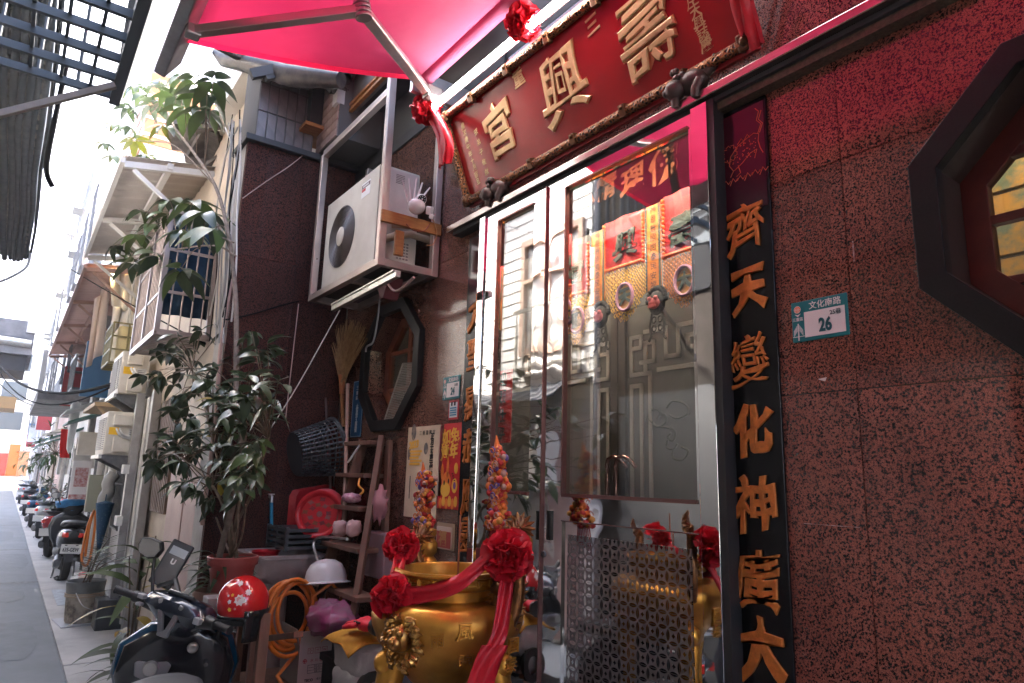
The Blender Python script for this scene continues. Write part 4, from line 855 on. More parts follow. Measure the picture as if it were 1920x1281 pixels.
# ================================================================== BANNERS BEHIND THE GLASS
EMB = mat('embroidered_red', (.55, .02, .03), .6, var=(.42, .012, .02), ns=30); ORF = mat('orange_silk', (.78, .26, .03), .55, var=(.65, .18, .025), ns=18); YF = mat('gold_fringe', (.88, .56, .04), .5, var=(.75, .38, .03), ns=25); GRN = mat('dark_green_silk', (.03, .05, .04), .6)
BY = 2.30
def banner(lab, pts, ch, chp, chs, medal, frz, mch, fm):
    P = [aY(a, b, BY) for a, b in pts]; x0, x1, z0, z1 = min(p.x for p in P), max(p.x for p in P), min(p.z for p in P), max(p.z for p in P)
    t = thing('embroidered_banner', lab, 'banner', ((x0+x1)/2, BY, z1), 'embroidered banners behind the door glass')
    mb = MB(); mb.grid(lambda u, v: V((x0+(x1-x0)*u, BY+.008*math.sin(u*9), z0+(z1-z0)*v)), 8, 2); part('cloth', mb, EMB, t)
    mb = MB(); 
    for k in range(60):
        u = k/60; x = x0+(x1-x0)*u
        if k % 3 == 0: mb.ball((x, BY-.006, z0+.008), .010, 6, 4)
    for k in range(14):
        z = z0+(z1-z0)*k/14
        mb.ball((x0, BY-.006, z), .010, 6, 4); mb.ball((x1, BY-.006, z), .010, 6, 4)
    part('braid_edge', mb, mat('orange_braid', (.85, .16, .04), .5), t)
    c = aY(*chp, BY-.012); mb = MB(); write(mb, ch, c, chs, ext=.03, bold=.025, slant=.12, wob=.12); part('character', mb, mat('dark_green_thread', (.02, .04, .035), .5), t)
    fz = aY((x0 and pts[0][0]), frz, BY).z; rr = random.Random(int(chp[0])); mb = MB(); xm = (x0+x1)/2
    for i in range(15):
        for j in range(16):
            u = i/14; x = x0+(x1-x0)*u; zb_ = fz+(z0-fz)*.45*abs(2*u-1)**1.5; z = z0-.01-(z0-zb_)*j/16
            if (i+j) % 2: mb.tube([(x-.009, BY+.002*math.sin(u*14), z), (x, BY-.004, z-.012), (x+.009, BY, z), (x, BY-.002, z+.010)], .0028, 4, close=True)
        mb.tube([(x0+(x1-x0)*u, BY+.004, z0), (x0+(x1-x0)*u, BY+.004, fz+(z0-fz)*.45*abs(2*u-1)**1.5)], .0022, 4)
    part('fringe', mb, fm, t)
    c = aY(*medal, BY-.02); T_ = Matrix.Rotation(R(90), 4, 'X'); mb = MB(); mb.lathe([(.0001, 0), (.062, 0)], 24, c, 0, T_ @ Matrix.Diagonal((.8, 1, 1, 1))); md = part('medallion', mb, mat('medallion_gold', (.5, .28, .08), .5, .4), t)
    mb = MB(); mb.tube([c+V((.052*math.cos(2*PI*k/24), -.004, .066*math.sin(2*PI*k/24))) for k in range(24)], .008, 6, close=True); part('rim', mb, mat('violet_braid', (.45, .22, .35), .6), md)
    mb = MB(); write(mb, mch, c+V((0, -.004, 0)), .085, ext=.02, bold=.04, slant=.1, wob=.1); part('character', mb, mat('dark_green_thread', (.02, .04, .035), .5), t)
banner('red embroidered banner with a yellow lace fringe hanging in the middle of the door glass', ((1134, 420), (1208, 490)), '興', (1172, 458), .15, (1172, 557), 612, '天', YF)
banner('red embroidered banner with an orange fringe at the right edge of the door glass', ((1244, 370), (1320, 462)), '壽', (1282, 425), .16, (1284, 526), 585, '大', ORF)
banner('red embroidered banner mostly hidden at the left edge of the door glass', ((1058, 470), (1104, 548)), '宮', (1080, 510), .12, (1082, 600), 650, '聖', YF)
def streamer(lab, x0p, x1p, yt, yb, tb):
    a, b = aY(x0p, yt, BY-.03), aY(x1p, yb, BY-.03); t = thing('silk_streamer', lab, 'streamer', (a.x, BY-.03, b.z), 'silk streamers behind the door glass'); x0, x1 = a.x, b.x; z1, z0 = a.z, b.z
    mb = MB(); mb.bb((x0, BY-.03, z0), (x1, BY-.026, z1)); part('silk', mb, ORF, t); mb = MB(); mb.bb((x1-.012, BY-.033, z0-.02), (x1, BY-.031, z1)); mb.bb((x0, BY-.033, z0), (x0+.006, BY-.031, z1)); part('green_edge', mb, GRN, t)
    rr = random.Random(x0p); mb = MB(); n = 9
    for k in range(n): write(mb, '神恩普照國泰民安福'[k], ((x0+x1)/2, BY-.0325, z1-(z1-z0)*(k+.5)/n), min((x1-x0)*.55, .04), ext=.01, bold=.0, wob=.1)
    part('lettering', mb, mat('brown_thread', (.13, .045, .015), .6), t)
    c = aY((x0p+x1p)/2+6, yb+28, BY-.05); mb = MB(); mb.ball(c, .058, 12, 8, 0, (.85, .35, 1)); 
    for k in range(12): a_ = PI*k/11; mb.ball(c+V((.052*math.cos(a_), 0, .012+.056*math.sin(a_))), .014, 6, 4)
    hd = part('lion_head', mb, mat('black_felt', (.012, .012, .014), .8), t, smooth=50)
    mb = MB(); mb.ball(c+V((0, -.018, -.005)), .034, 10, 6, 0, (1, .4, .8)); 
    for s_ in (-1, 1): mb.ball(c+V((s_*.018, -.028, .016)), .011, 8, 6)
    mb.bb((c.x-.022, c.y-.036, c.z-.026), (c.x+.022, c.y-.030, c.z-.016)); part('face', mb, mat('pink_felt', (.62, .16, .18), .6), hd, smooth=50)
    mb = MB()
    for s_ in (-1, 1):
        mb.tube([c+V((s_*.03, 0, -.045)), c+V((s_*.042, 0, -.10)), c+V((s_*.036, 0, -.15)), c+V((s_*.05, 0, -.17))], .006, 5)
        for q in range(2): mb.tube([c+V((s_*.018+.012*math.cos(2*PI*k/12), 0, -.075-.04*q+.014*math.sin(2*PI*k/12))) for k in range(12)], .004, 4, close=True)
    part('tassel', mb, mat('black_felt', (.012, .012, .014), .8), t)
streamer('orange silk streamer with a lion head tassel left of the yellow fringe', 1108, 1133, 440, 566, 630)
streamer('orange silk streamer with a lion head tassel between the two red banners', 1211, 1240, 390, 540, 600)
t = thing('glass_lettering', 'row of orange characters on the inner glass above the banners', 'glass lettering', aY(1190, 330, 2.2), None); mb = MB()
for ch, px, py, s_ in (('佛', 1243, 308, .17), ('理', 1186, 335, .15), ('精', 1135, 352, .14), ('心', 1098, 378, .13)): write(mb, ch, aY(px, py, 2.5), s_*1.12, ext=.012, bold=.02, slant=.12, wob=.12)
part('character', mb, mat('dull_orange', (.16, .045, .010), .6), t)
# small red vertical sign seen behind the left pane
t = thing('red_strip', 'red paper strip with black characters behind the narrow left door pane', 'paper strip', aY(940, 780, 2.3)); a, b = aY(927, 698, 2.3), aY(957, 830, 2.3); mb = MB(); mb.bb((a.x, 2.3, b.z), (b.x, 2.303, a.z)); part('paper', mb, EMB, t)
mb = MB()
for k, ch in enumerate('迎頭仕平'): write(mb, ch, ((a.x+b.x)/2, 2.297, a.z-(a.z-b.z)*(k+.5)/4), .085, ext=.01, bold=.02, wob=.1)
part('lettering', mb, INK, t)
t = thing('altar_table', 'gilt carved altar table inside behind the large octagon window', 'altar table', (-.6, 3.0, .3)); mb = MB(); mb.bb((-1.6, 3.0, 2.18), (1.2, 3.6, 2.24)); mb.bb((-1.5, 3.05, .3), (-1.4, 3.15, 2.18)); mb.bb((1.0, 3.05, .3), (1.1, 3.15, 2.18)); part('table_top', mb, ORANGEGOLD, t)
mb = MB(); mb.bb((-1.5, 3.0, 1.9), (1.1, 3.05, 2.16)); part('apron', mb, mat('carved_apron', (.45, .2, .05), .5, .5, var=(.12, .03, .02), ns=22), t)

# ================================================================== THINGS IN THE RECESS
def lad(px, py): 
    f = min(max((py-820)/390, -.1), 1.1); return aY(px, py, 1.94-.30*f)
ld = thing('wooden_ladder', 'old weathered wooden step ladder leaning against the wall under the octagon window', 'ladder', lad(650, 1200))
for a, b in (((716, 820), (654, 1212)), ((682, 826), (598, 1120))):
    mb = MB(); p, q = lad(*a), lad(*b); mb.bar(p, q, .035, .065); part('side_rail', mb, WOOD, ld, bev=.004)
p, q = aY(730, 826, 1.97), aY(712, 1190, 1.9); mb = MB(); mb.bar(p, q, .03, .05); part('back_leg', mb, WOOD, ld, bev=.004)
stp = [((657, 832), (713, 826)), ((648, 890), (700, 886)), ((634, 950), (690, 946)), ((620, 1020), (690, 1022)), ((602, 1098), (690, 1108))]
for a, b in stp:
    p, q = lad(*a), lad(*b); mb = MB(); mb.box((p+q)/2+V((0, 0, -.012)), ((q-p).length+.02, .14, .028), rot=Matrix.Rotation(math.atan2(q.y-p.y, q.x-p.x), 3, 'Z')); part('tread', mb, WOOD, ld, bev=.004)
def crumple(c, r, sc, seed, n=16, k=12, amp=.25, fr=2.2, T=None, sq=1):
    mb = MB(); mb.ball((0, 0, 0), 1, n, k); 
    out = []
    for p in mb.v:
        p = V(p)
        if sq != 1: p = V([math.copysign(abs(q_)**sq, q_) for q_ in p])
        d = 1+amp*noise.noise(p*fr+V((seed*3.1, seed, 0)))+amp*.5*noise.noise(p*fr*2.4+V((0, seed*2.3, 1))); q = V((p.x*sc[0]*d*r, p.y*sc[1]*d*r, p.z*sc[2]*d*r))
        if T is not None: q = T @ q
        out.append(tuple(q+V(c)))
    mb.v = out; return mb
FLOW = mat('flowered_cloth', (.62, .45, .50), .8, var=(.45, .12, .22), ns=45)
solo('folded_cloth', 'flowered pink and white cloth on the third ladder tread', 'cloth', crumple(lad(667, 940)+V((0, -.03, .02)), .075, (1.2, .7, .42), 3), FLOW, 180)
sh = mat('pale_pink_cloth', (.62, .42, .40), .8, var=(.5, .33, .3), ns=12)
for k, px in enumerate((648, 674)):
    c = lad(px, 1000)+V((0, -.04, .03)); mb = crumple(c, .05, (.62, .9, .95), 5+k, amp=.16, n=22, k=16, fr=3.5, sq=.62); solo('rolled_glove', ('left' and ('pale pink rolled cloth glove on the fourth ladder tread, nearer the basin' if k == 0 else 'pale pink rolled cloth glove on the fourth ladder tread, nearer the wall')), 'glove', mb, sh, 180, group='rolled gloves on the ladder')
solo('pink_plastic_bag', 'crumpled pale pink plastic bag hanging on the ladder rail', 'plastic bag', crumple(aY(712, 945, 1.86), .085, (.65, .5, 1.15), 9, amp=.45), mat('pale_pink_plastic', (.70, .38, .42), .3, var=(.6, .3, .33), ns=8, trans=.3), 60)
cable('yellow_strap', 'short orange strap dangling from a ladder tread', [lad(690, 892)+V((0, -.05, 0)), lad(689, 910)+V((0, -.06, 0)), lad(695, 920)+V((0, -.05, 0)), lad(692, 928)+V((0, -.06, 0))], .007, mat('orange_strap', (.75, .28, .03), .5), 'strap')
mb = MB(); mb.bar(lad(691, 835)+V((0, -.06, 0)), lad(668, 868)+V((0, -.06, 0)), .014, .006); solo('white_stick', 'short white strip hanging from the top ladder tread', 'stick', mb, WHITE)
# hard hat
hc = lad(638, 1086)+V((0, -.09, -.01)); ht = thing('hard_hat', 'white hard hat hanging on the ladder below a cane handle', 'helmet', hc); T = Matrix.Rotation(R(-8), 4, 'Y')
mb = MB(); mb.lathe([(.115, .0), (.113, .03), (.105, .065), (.085, .10), (.05, .124), (.0001, .132)], 28, hc, 0, T @ Matrix.Diagonal((.95, 1.1, 1, 1))); part('shell', mb, mat('hat_white', (.62, .60, .60), .25), ht, smooth=180)
mb = MB(); mb.lathe([(.112, .006), (.122, .0), (.138, -.006), (.136, -.010), (.11, -.004)], 28, hc, 0, T @ Matrix.Diagonal((.95, 1.1, 1, 1))); part('brim', mb, mat('hat_white', (.62, .60, .60), .25), ht, smooth=60)
mb = MB(); mb.tube([hc+V((-.08, .0, -.01)), hc+V((-.05, -.03, -.1)), hc+V((0, -.05, -.13)), hc+V((.04, 0, -.02))], .006, 5); part('chin_strap', mb, PLAST, ht)
h = [lad(a, b)+V((0, -.13, 0)) for a, b in ((690, 1010), (655, 1006), (632, 1008), (625, 1020), (632, 1045), (641, 1066))]
cable('cane', 'metal cane with a bent handle hooked over the ladder tread', h, .0085, ALU, 'cane')
# broom and pole
bm = thing('straw_broom', 'upturned straw broom with a wooden handle against the wall', 'broom', aY(645, 830, 1.95)); rr = random.Random(11)
nk = aY(642, 716, 1.94); mb = MB()
for k in range(170):
    u = rr.random(); tip = aY(616+74*u, 628-22*math.sin(u*3)+rr.uniform(-10, 14), 1.94+rr.uniform(-.05, .05)); base = nk+V((rr.uniform(-.02, .02), rr.uniform(-.02, .02), rr.uniform(-.03, .02))); mb.tube([base, base.lerp(tip, .5)+V((rr.uniform(-.012, .012), 0, .02)), tip], [.0035, .003, .0012], 4, cap=False)
mb_k = part('bristle_bundle', mb, mat('straw', (.42, .24, .10), .7, var=(.28, .15, .06), ns=30), bm); mb_k['kind'] = 'stuff'
mb = MB(); mb.tube([nk+V((0, 0, .05)), nk, nk+V((0, 0, -.09))], [.035, .026, .016], 10); part('binding', mb, mat('orange_twine', (.45, .16, .06), .7, bump=.6, bs=120), bm, smooth=60)
mb = MB(); mb.tube([nk+V((0, 0, -.08)), aY(645, 832, 1.94)], .014, 8); part('handle', mb, WOODY, bm, smooth=60)
mb = MB(); mb.tube([aY(652, 724, 1.93), aY(645, 1000, 1.80)], .0135, 8); mb.tube([aY(652, 720, 1.93), aY(652, 727, 1.93)], .016, 8); 
o = solo('mop_pole', 'long pale pole with a black tape band beside the broom', 'pole', mb, mat('pale_pole', (.42, .26, .20), .5, var=(.32, .19, .15), ns=10), 60)
mb = MB(); a = aY(648, 810, 1.935); mb.tube([a+V((0, 0, .035)), a+V((0, 0, -.035))], .034, 10); solo('tape_band', 'black tape band tying the broom and pole together', 'tape', mb, BLACK, 60)
mb = MB(); mb.tube([aY(608, 702, 1.9), aY(622, 960, 1.85)], .010, 8); solo('bamboo_stick', 'dark thin bamboo stick leaning in the shaded corner', 'stick', mb, mat('dark_bamboo', (.09, .05, .045), .6), 60)
# wire rack in the octagon window
P = [aY(a, b, y) for a, b, y in ((755, 682, 2.08), (781, 680, 2.08), (749, 790, 2.0), (718, 796, 2.0))]
rk = thing('wire_rack', 'grey wire mesh rack leaning inside the small octagon window', 'wire rack', P[3]); mb = MB()
for k in range(4): mb.tube([P[k], P[(k+1) % 4]], .0045, 6)
part('rim', mb, STEELB, rk); mb = MB()
for k in range(1, 34): mb.tube([P[0].lerp(P[3], k/34), P[1].lerp(P[2], k/34)], .0016, 4)
for k in range(1, 14): mb.tube([P[0].lerp(P[1], k/14), P[3].lerp(P[2], k/14)], .0016, 4)
o = part('mesh_wires', mb, STEELB, rk); o['kind'] = 'stuff'
# plastic lattice basket
bk = thing('lattice_basket', 'dark grey lattice plastic basket tilted against the pier', 'basket', aX(585, 890, -4.75)); bx = -4.72
c_top, c_bot = aX(628, 838, bx), aX(552, 852, bx); ax_ = (c_top-c_bot); Lb = ax_.length; T = Matrix.Translation(c_bot) @ ax_.to_track_quat('Z', 'Y').to_matrix().to_4x4()
ax_n = ax_.normalized(); r0, r1 = .15, .205; GP = mat('dark_grey_plastic', (.035, .04, .045), .45)
def bp(u, a): r_ = r0+(r1-r0)*u; return T @ V((r_*math.cos(a), r_*math.sin(a), Lb*u))
mb = MB()
for k in range(36): mb.bar(bp(.02, 2*PI*k/36), bp(.93, 2*PI*k/36), .011, .004, 0, up=T.to_3x3() @ V((math.cos(2*PI*k/36), math.sin(2*PI*k/36), 0)))
for j in range(1, 9): mb.tube([bp(j/9.6, 2*PI*k/36) for k in range(36)], .0045, 4, close=True)
o = part('lattice', mb, GP, bk); mb = MB(); mb.tube([bp(1, 2*PI*k/36) for k in range(36)], .012, 6, close=True); mb.tube([bp(.95, 2*PI*k/36) for k in range(36)], .008, 6, close=True); part('rim', mb, GP, bk, smooth=60)
mb = MB(); mb.add([bp(.0, 2*PI*k/36) for k in range(36)], [tuple(range(36))]); part('bottom', mb, GP, bk)
# red trays
RP = mat('red_plastic', (.50, .014, .025), .3, var=(.42, .012, .02), ns=4)
c = aX(598, 964, -4.42); dirp = V((.80, -.58, .10)).normalized(); T = dirp.to_track_quat('Z', 'Y').to_matrix().to_4x4()
rt = thing('red_tray_stack', 'stack of round red trays with a flower pattern standing on edge over the basin', 'tray stack', c); 
for k in range(9):
    mb = MB(); mb.lathe([(.0001, -.012), (.118, -.012), (.13, .004), (.148, .010), (.152, .008), (.134, -.008), (.122, -.018), (.0001, -.018)], 40, c-dirp*(.02*k)+V((-.004*k, 0, .003*k)), 0, T); part('tray', mb, RP, rt, smooth=50)
mb = MB(); rr = random.Random(5)
for k in range(15):
    a = 2*PI*k/15+rr.random()*.2; r_ = .06+.035*(k % 2); cc_ = (r_*math.cos(a), r_*math.sin(a), -.0105); pts = []
    for j in range(8): b = 2*PI*j/8; pts.append(V((cc_[0]+(.026 if j % 2 else .014)*math.cos(b+a), cc_[1]+(.018 if j % 2 else .011)*math.sin(b+a), -.0108)))
    mb.add([c+(T @ p) for p in pts], [tuple(range(8))], k % 3)
mb.add([c+(T @ V((.02*math.cos(2*PI*j/10), .02*math.sin(2*PI*j/10), -.0106))) for j in range(10)], [tuple(range(10))], 2)
part('flower_print', mb, [mat('print_maroon', (.16, .02, .03), .5), mat('print_green', (.20, .07, .03), .5), mat('print_pale', (.24, .10, .09), .5)], rt)
mb = MB(); pts = [aX(a, b, -4.86) for a, b in ((541, 930), (548, 918), (606, 908), (616, 915), (618, 985), (600, 1000), (545, 995), (536, 985))]; mb.prism(pts, (.02, .05, 0)); solo('red_tub', 'square red plastic tub lid behind the round red trays', 'tub', mb, RP, bev=.008)
# crate and rack under the trays
mb = MB(); p = aX(575, 1010, -4.6); 
for k in range(4): mb.bb((p.x-.22, p.y-.2, p.z-.05+k*.035), (p.x+.18, p.y+.16, p.z-.03+k*.035))
for dx in (-.2, 0, .16):
    for dy in (-.19, .15): mb.bb((p.x+dx-.012, p.y+dy-.012, p.z-.06), (p.x+dx+.012, p.y+dy+.012, p.z+.085))
solo('black_crate', 'black slatted plastic crate under the red trays', 'crate', mb, GP)
# blue water tube and tap
cable('water_tube', 'bright blue tube hanging from a tap on the granite pier', [aX(a, b, -4.96) for a, b in ((509, 1018), (509, 975), (509, 940))], .012, mat('bright_blue', (.02, .26, .42), .45), 'tube', n=8)
mb = MB(); p = aX(508, 934, -4.97); mb.tube([p+V((-.03, 0, .01)), p+V((.02, 0, .01)), p+V((.025, 0, -.03))], .012, 8); mb.bb((p.x-.012, p.y-.02, p.z+.022), (p.x+.016, p.y+.02, p.z+.03)); solo('water_tap', 'small metal tap above the blue tube on the pier', 'tap', mb, ALU, 60)
# basin
B0, B1 = aX(480, 1036, -4.62), aX(612, 1044, -4.4); sk = thing('stone_basin', 'grey stone wash basin on a pedestal in the recess', 'basin', ((B0.x+B1.x)/2, (B0.y+B1.y)/2, .3))
bx0, bx1, by0, by1, bz = -4.93, -4.42, aX(482, 1042, -4.42).y, aX(612, 1042, -4.42).y, aX(545, 1042, -4.42).z
SKM = mat('cast_stone', (.36, .31, .30), .5, var=(.27, .23, .22), ns=7); mb = MB()
def rr_loop(x0, x1, y0, y1, r, z, n=5):
    P = []
    for cx, cy, a0 in ((x1-r, y1-r, 0), (x0+r, y1-r, 90), (x0+r, y0+r, 180), (x1-r, y0+r, 270)):
        for k in range(n+1): a = R(a0+90*k/n); P.append(V((cx+r*math.cos(a), cy+r*math.sin(a), z)))
    return P
lo = [rr_loop(bx0+.05, bx1-.05, by0+.05, by1-.05, .08, bz-.17), rr_loop(bx0+.015, bx1-.015, by0+.015, by1-.015, .06, bz-.13), rr_loop(bx0+.008, bx1-.008, by0+.008, by1-.008, .05, bz-.025), rr_loop(bx0-.006, bx1+.006, by0-.006, by1+.006, .05, bz-.022), rr_loop(bx0-.006, bx1+.006, by0-.006, by1+.006, .05, bz), rr_loop(bx0+.03, bx1-.03, by0+.03, by1-.03, .05, bz), rr_loop(bx0+.05, bx1-.05, by0+.05, by1-.05, .05, bz-.12)]
n = len(lo[0]); vs = [p for l in lo for p in l]; fs = [tuple(range(n-1, -1, -1)), tuple((len(lo)-1)*n+k for k in range(n))]
for i in range(len(lo)-1):
    for k in range(n): fs.append((i*n+k, i*n+(k+1) % n, (i+1)*n+(k+1) % n, (i+1)*n+k))
mb.add(vs, fs); part('bowl', mb, SKM, sk, smooth=40)
mb = MB(); mb.lathe([(.13, 0), (.12, .04), (.075, .08), (.07, bz-.17-.36), (.10, bz-.17-.30)], 16, ((bx0+bx1)/2, (by0+by1)/2, .3)); part('pedestal', mb, SKM, sk, smooth=40)
c = V(((bx0+bx1)/2-.03, by0+.14, bz-.01)); mb = MB(); mb.lathe([(.0001, -.05), (.06, -.05), (.085, .0), (.09, .015), (.086, .017), (.07, -.02), (.0001, -.03)], 24, c); solo('red_bowl', 'red plastic bowl sitting in the stone basin', 'bowl', mb, RP, 50)
# tall red pot of the leafy shrub, on a block
pc = aY(438, 1042, 1.12); pz = pc.z; rp_ = .135
def pot(name, lab, c, r, h, m, soil=True, n=28, grp=None):
    t = thing(name, lab, 'plant pot', (c[0], c[1], c[2]-h), grp); mb = MB(); mb.lathe([(.0001, -h), (r*.66, -h), (r*.90, -.055), (r*.91, -.045), (r*1.0, -.045), (r*1.03, -.005), (r*1.0, 0), (r*.93, 0), (r*.9, -.04), (r*.88, -.05)], n, c); part('pot_body', mb, m, t, smooth=40)
    mb = MB(); mb.lathe([(.0001, -.035), (r*.92, -.045)], n, c); part('soil', mb, mat('soil', (.035, .025, .018), .95, var=(.06, .04, .03), ns=40), t); return t
POTR = mat('red_pot', (.32, .06, .05), .5, var=(.25, .045, .04), ns=4)
pot('plant_pot', 'dull red plastic pot holding the tall leafy shrub beside the basin', pc, rp_, .27, POTR)
mb = MB(); mb.bb((pc.x-.17, pc.y-.15, pz-.30), (pc.x+.15, pc.y+.15, pz-.271)); [mb.bb((pc.x+dx-.02, pc.y+dy-.02, 0), (pc.x+dx+.02, pc.y+dy+.02, pz-.301)) for dx in (-.14, .12) for dy in (-.12, .12)]; solo('plant_stand', 'dark timber stand under the red shrub pot', 'plant stand', mb, WOOD, bev=.005)
c = aY(412, 1112, 1.05); pot('plant_pot', 'brown clay pot left of the red shrub pot', c+V((-.12, 0, 0)), .11, .2, mat('clay_pot', (.25, .14, .10), .7, var=(.2, .11, .08), ns=6))
mb = MB(); c2 = aY(405, 1118, .98); mb.bb((c2.x-.06, c2.y-.05, c2.z-.12), (c2.x+.05, c2.y+.06, c2.z)); solo('stone_block', 'small pale grey block in front of the clay pot', 'block', mb, SKM, bev=.006)
# timber stand that carries helmet stuff, low rack
for a, b, lab in (((431, 1163), (423, 1285), 'weathered upright timber post under the red helmet'), ((497, 1150), (482, 1285), 'weathered upright timber post between hose and helmet')):
    p, q = aY(a[0], a[1], 1.15), aY(b[0], b[1], 1.12); mb = MB(); mb.bar(V((p.x, p.y, p.z)), V((q.x, q.y, q.z-.45)), .05, .045); solo('timber_post', lab, 'post', mb, WOOD, bev=.004)
mb = MB(); p, q = aY(440, 1205, 1.3), aY(560, 1190, 1.3); mb.bar(p, q, .05, .03); p, q = aY(500, 1165, 1.34), aY(440, 1172, 1.34); mb.bar(p, q, .05, .02); solo('timber_rack', 'low weathered timber rack behind the helmet', 'rack', mb, WOOD, bev=.003)
# orange hose coil
hz = aX(545, 1152, -4.12); mb = MB(); Q = []; rr = random.Random(8); HO = mat('orange_hose', (.62, .17, .02), .35)
for k in range(7*22):
    t_ = k/22; a = 2*PI*t_; r_ = .135+.018*math.sin(t_*2.3)+.004*(t_-3); Q.append(hz+V((.05*math.sin(t_*3.1)+.012*(t_-3), r_*math.cos(a)*.95+.02*math.sin(t_*1.7), r_*math.sin(a)*1.25+.02*math.cos(t_*1.3))))
Q += [hz+V((.06, .1, .1)), hz+V((.08, .2, .17)), hz+V((.08, .27, .1)), hz+V((.08, .24, -.05)), hz+V((.06, .15, -.16)), hz+V((.05, .02, -.22)), hz+V((.1, -.08, -.3)), hz+V((.2, -.02, -.42))]
mb.tube(Q, .0125, 7); solo('garden_hose', 'orange garden hose coiled under the stone basin', 'hose', mb, HO, 60)
# cardboard box
X_ = -4.0; f0, f1 = aX(557, 1281, X_), aX(617, 1262, X_); ftl = aX(560, 1190, X_); yb0, yb1 = f0.y, aX(617, 1281, X_).y; zt_, zb_ = aX(590, 1208, X_).z, f0.z-.03
bx = thing('cardboard_box', 'open cardboard box with red and black printing below the hose', 'box', (X_-.15, (yb0+yb1)/2, zb_)); CB = mat('carton_face', (.76, .66, .64), .75, var=(.70, .60, .58), ns=5); CBK = mat('carton_brown', (.33, .23, .16), .8, var=(.28, .19, .13), ns=8)
mb = MB(); mb.bb((X_-.006, yb0, zb_), (X_, yb1, zt_)); part('front_face', mb, CB, bx); mb = MB(); mb.bb((X_-.30, yb0, zb_), (X_-.0065, yb0+.006, zt_)); mb.bb((X_-.30, yb1-.006, zb_), (X_-.0065, yb1, zt_)); mb.bb((X_-.306, yb0, zb_), (X_-.3005, yb1, zt_)); mb.bb((X_-.3, yb0, zb_), (X_-.01, yb1, zb_+.006)); part('side_face', mb, mat('carton_grey', (.30, .27, .26), .8, var=(.25, .22, .21), ns=6), bx)
mb = MB(); mb.prism([(X_, yb0, zt_), (X_, yb1, zt_), (X_+.01, yb1, zt_+.075), (X_+.01, yb0, zt_+.075)], (-.005, 0, 0)); part('front_flap', mb, CB, bx)
mb = MB(); mb.prism([(X_-.02, yb0, zt_), (X_-.30, yb0, zt_), (X_-.30, yb0-.02, zt_+.085), (X_-.02, yb0-.02, zt_+.085)], (0, .005, 0)); part('side_flap', mb, mat('carton_grey', (.30, .27, .26), .8), bx)
mb = MB(); mb.prism([(X_-.02, yb1, zt_), (X_-.30, yb1, zt_), (X_-.30, yb1+.05, zt_+.06), (X_-.02, yb1+.05, zt_+.06)], (0, .005, 0)); part('side_flap', mb, CBK, bx)
Wb = yb1-yb0; YR = (0, 1, 0); fb = lambda u, v: (X_+.0008, yb0+Wb*u, zb_+(zt_-zb_)*v); RI = mat('carton_red_ink', (.45, .03, .05), .6); KI = mat('carton_black_ink', (.03, .03, .035), .6)
mb = MB()
def frame_r(mb, u0, v0, u1, v1, w=.0018, mi=0):
    a, b = V(fb(u0, v0)), V(fb(u1, v1)); x = X_+.0002; X2 = X_+.0012
    mb.bb((x, a.y, a.z), (X2, b.y, a.z+w), mi); mb.bb((x, a.y, b.z-w), (X2, b.y, b.z), mi); mb.bb((x, a.y, a.z+w), (X2, a.y+w, b.z-w), mi); mb.bb((x, b.y-w, a.z+w), (X2, b.y, b.z-w), mi)
for k in range(3):
    u = .25+.22*k; frame_r(mb, u, .78, u+.17, .92)
write(mb, '☂', fb(.335, .85), .022, YR, ext=.02); write(mb, '⇈', fb(.555, .85), .022, YR, ext=.02); write(mb, 'W', fb(.775, .85), .018, YR, ext=.02)
for k, ch in enumerate('水川電器'): write(mb, ch, fb(.40+.14*k, .62), .020, YR, ext=.02)
T_ = Matrix.Rotation(R(90), 4, 'Y'); mb.lathe([(.0095, .0012), (.0125, .0012)], 20, V(fb(.18, .62)), 0, T_); mb.bb((X_+.0003, fb(.13, 0)[1], fb(0, .61)[2]), (X_+.0015, fb(.23, 0)[1], fb(0, .635)[2])); mb.bb((X_+.0003, fb(.165, 0)[1], fb(0, .58)[2]), (X_+.0014, fb(.195, 0)[1], fb(0, .66)[2])); part('red_print', mb, RI, bx)
mb = MB(); frame_r(mb, .28, .32, .88, .52)
for k in range(2): a, b = V(fb(.28, .385+.065*k)), V(fb(.88, .385+.065*k)); mb.bb((X_+.0003, a.y, a.z), (X_+.0012, b.y, a.z+.0014))
for k, s_ in enumerate(('型式 R32', '電壓 220', '重量 12')): write(mb, s_, fb(.58, .485-.065*k), .010, YR, ext=.02)
write(mb, 'TECO', fb(.34, .16), .019, YR, ext=.02, bold=.05); write(mb, '/東元電機', fb(.72, .17), .014, YR, ext=.02); part('black_print', mb, KI, bx)
mb = MB(); mb.bb((X_-.5, yb0-.25, zb_-.06), (X_+.06, yb1+.3, zb_-.001)); mb.bb((X_-.45, yb0-.2, .3), (X_-.38, yb1+.2, zb_-.06)); mb.bb((X_-.02, yb0-.2, .3), (X_+.05, yb1+.2, zb_-.06)); solo('low_bench', 'low timber bench under the cardboard box and sacks', 'bench', mb, WOOD, bev=.005)
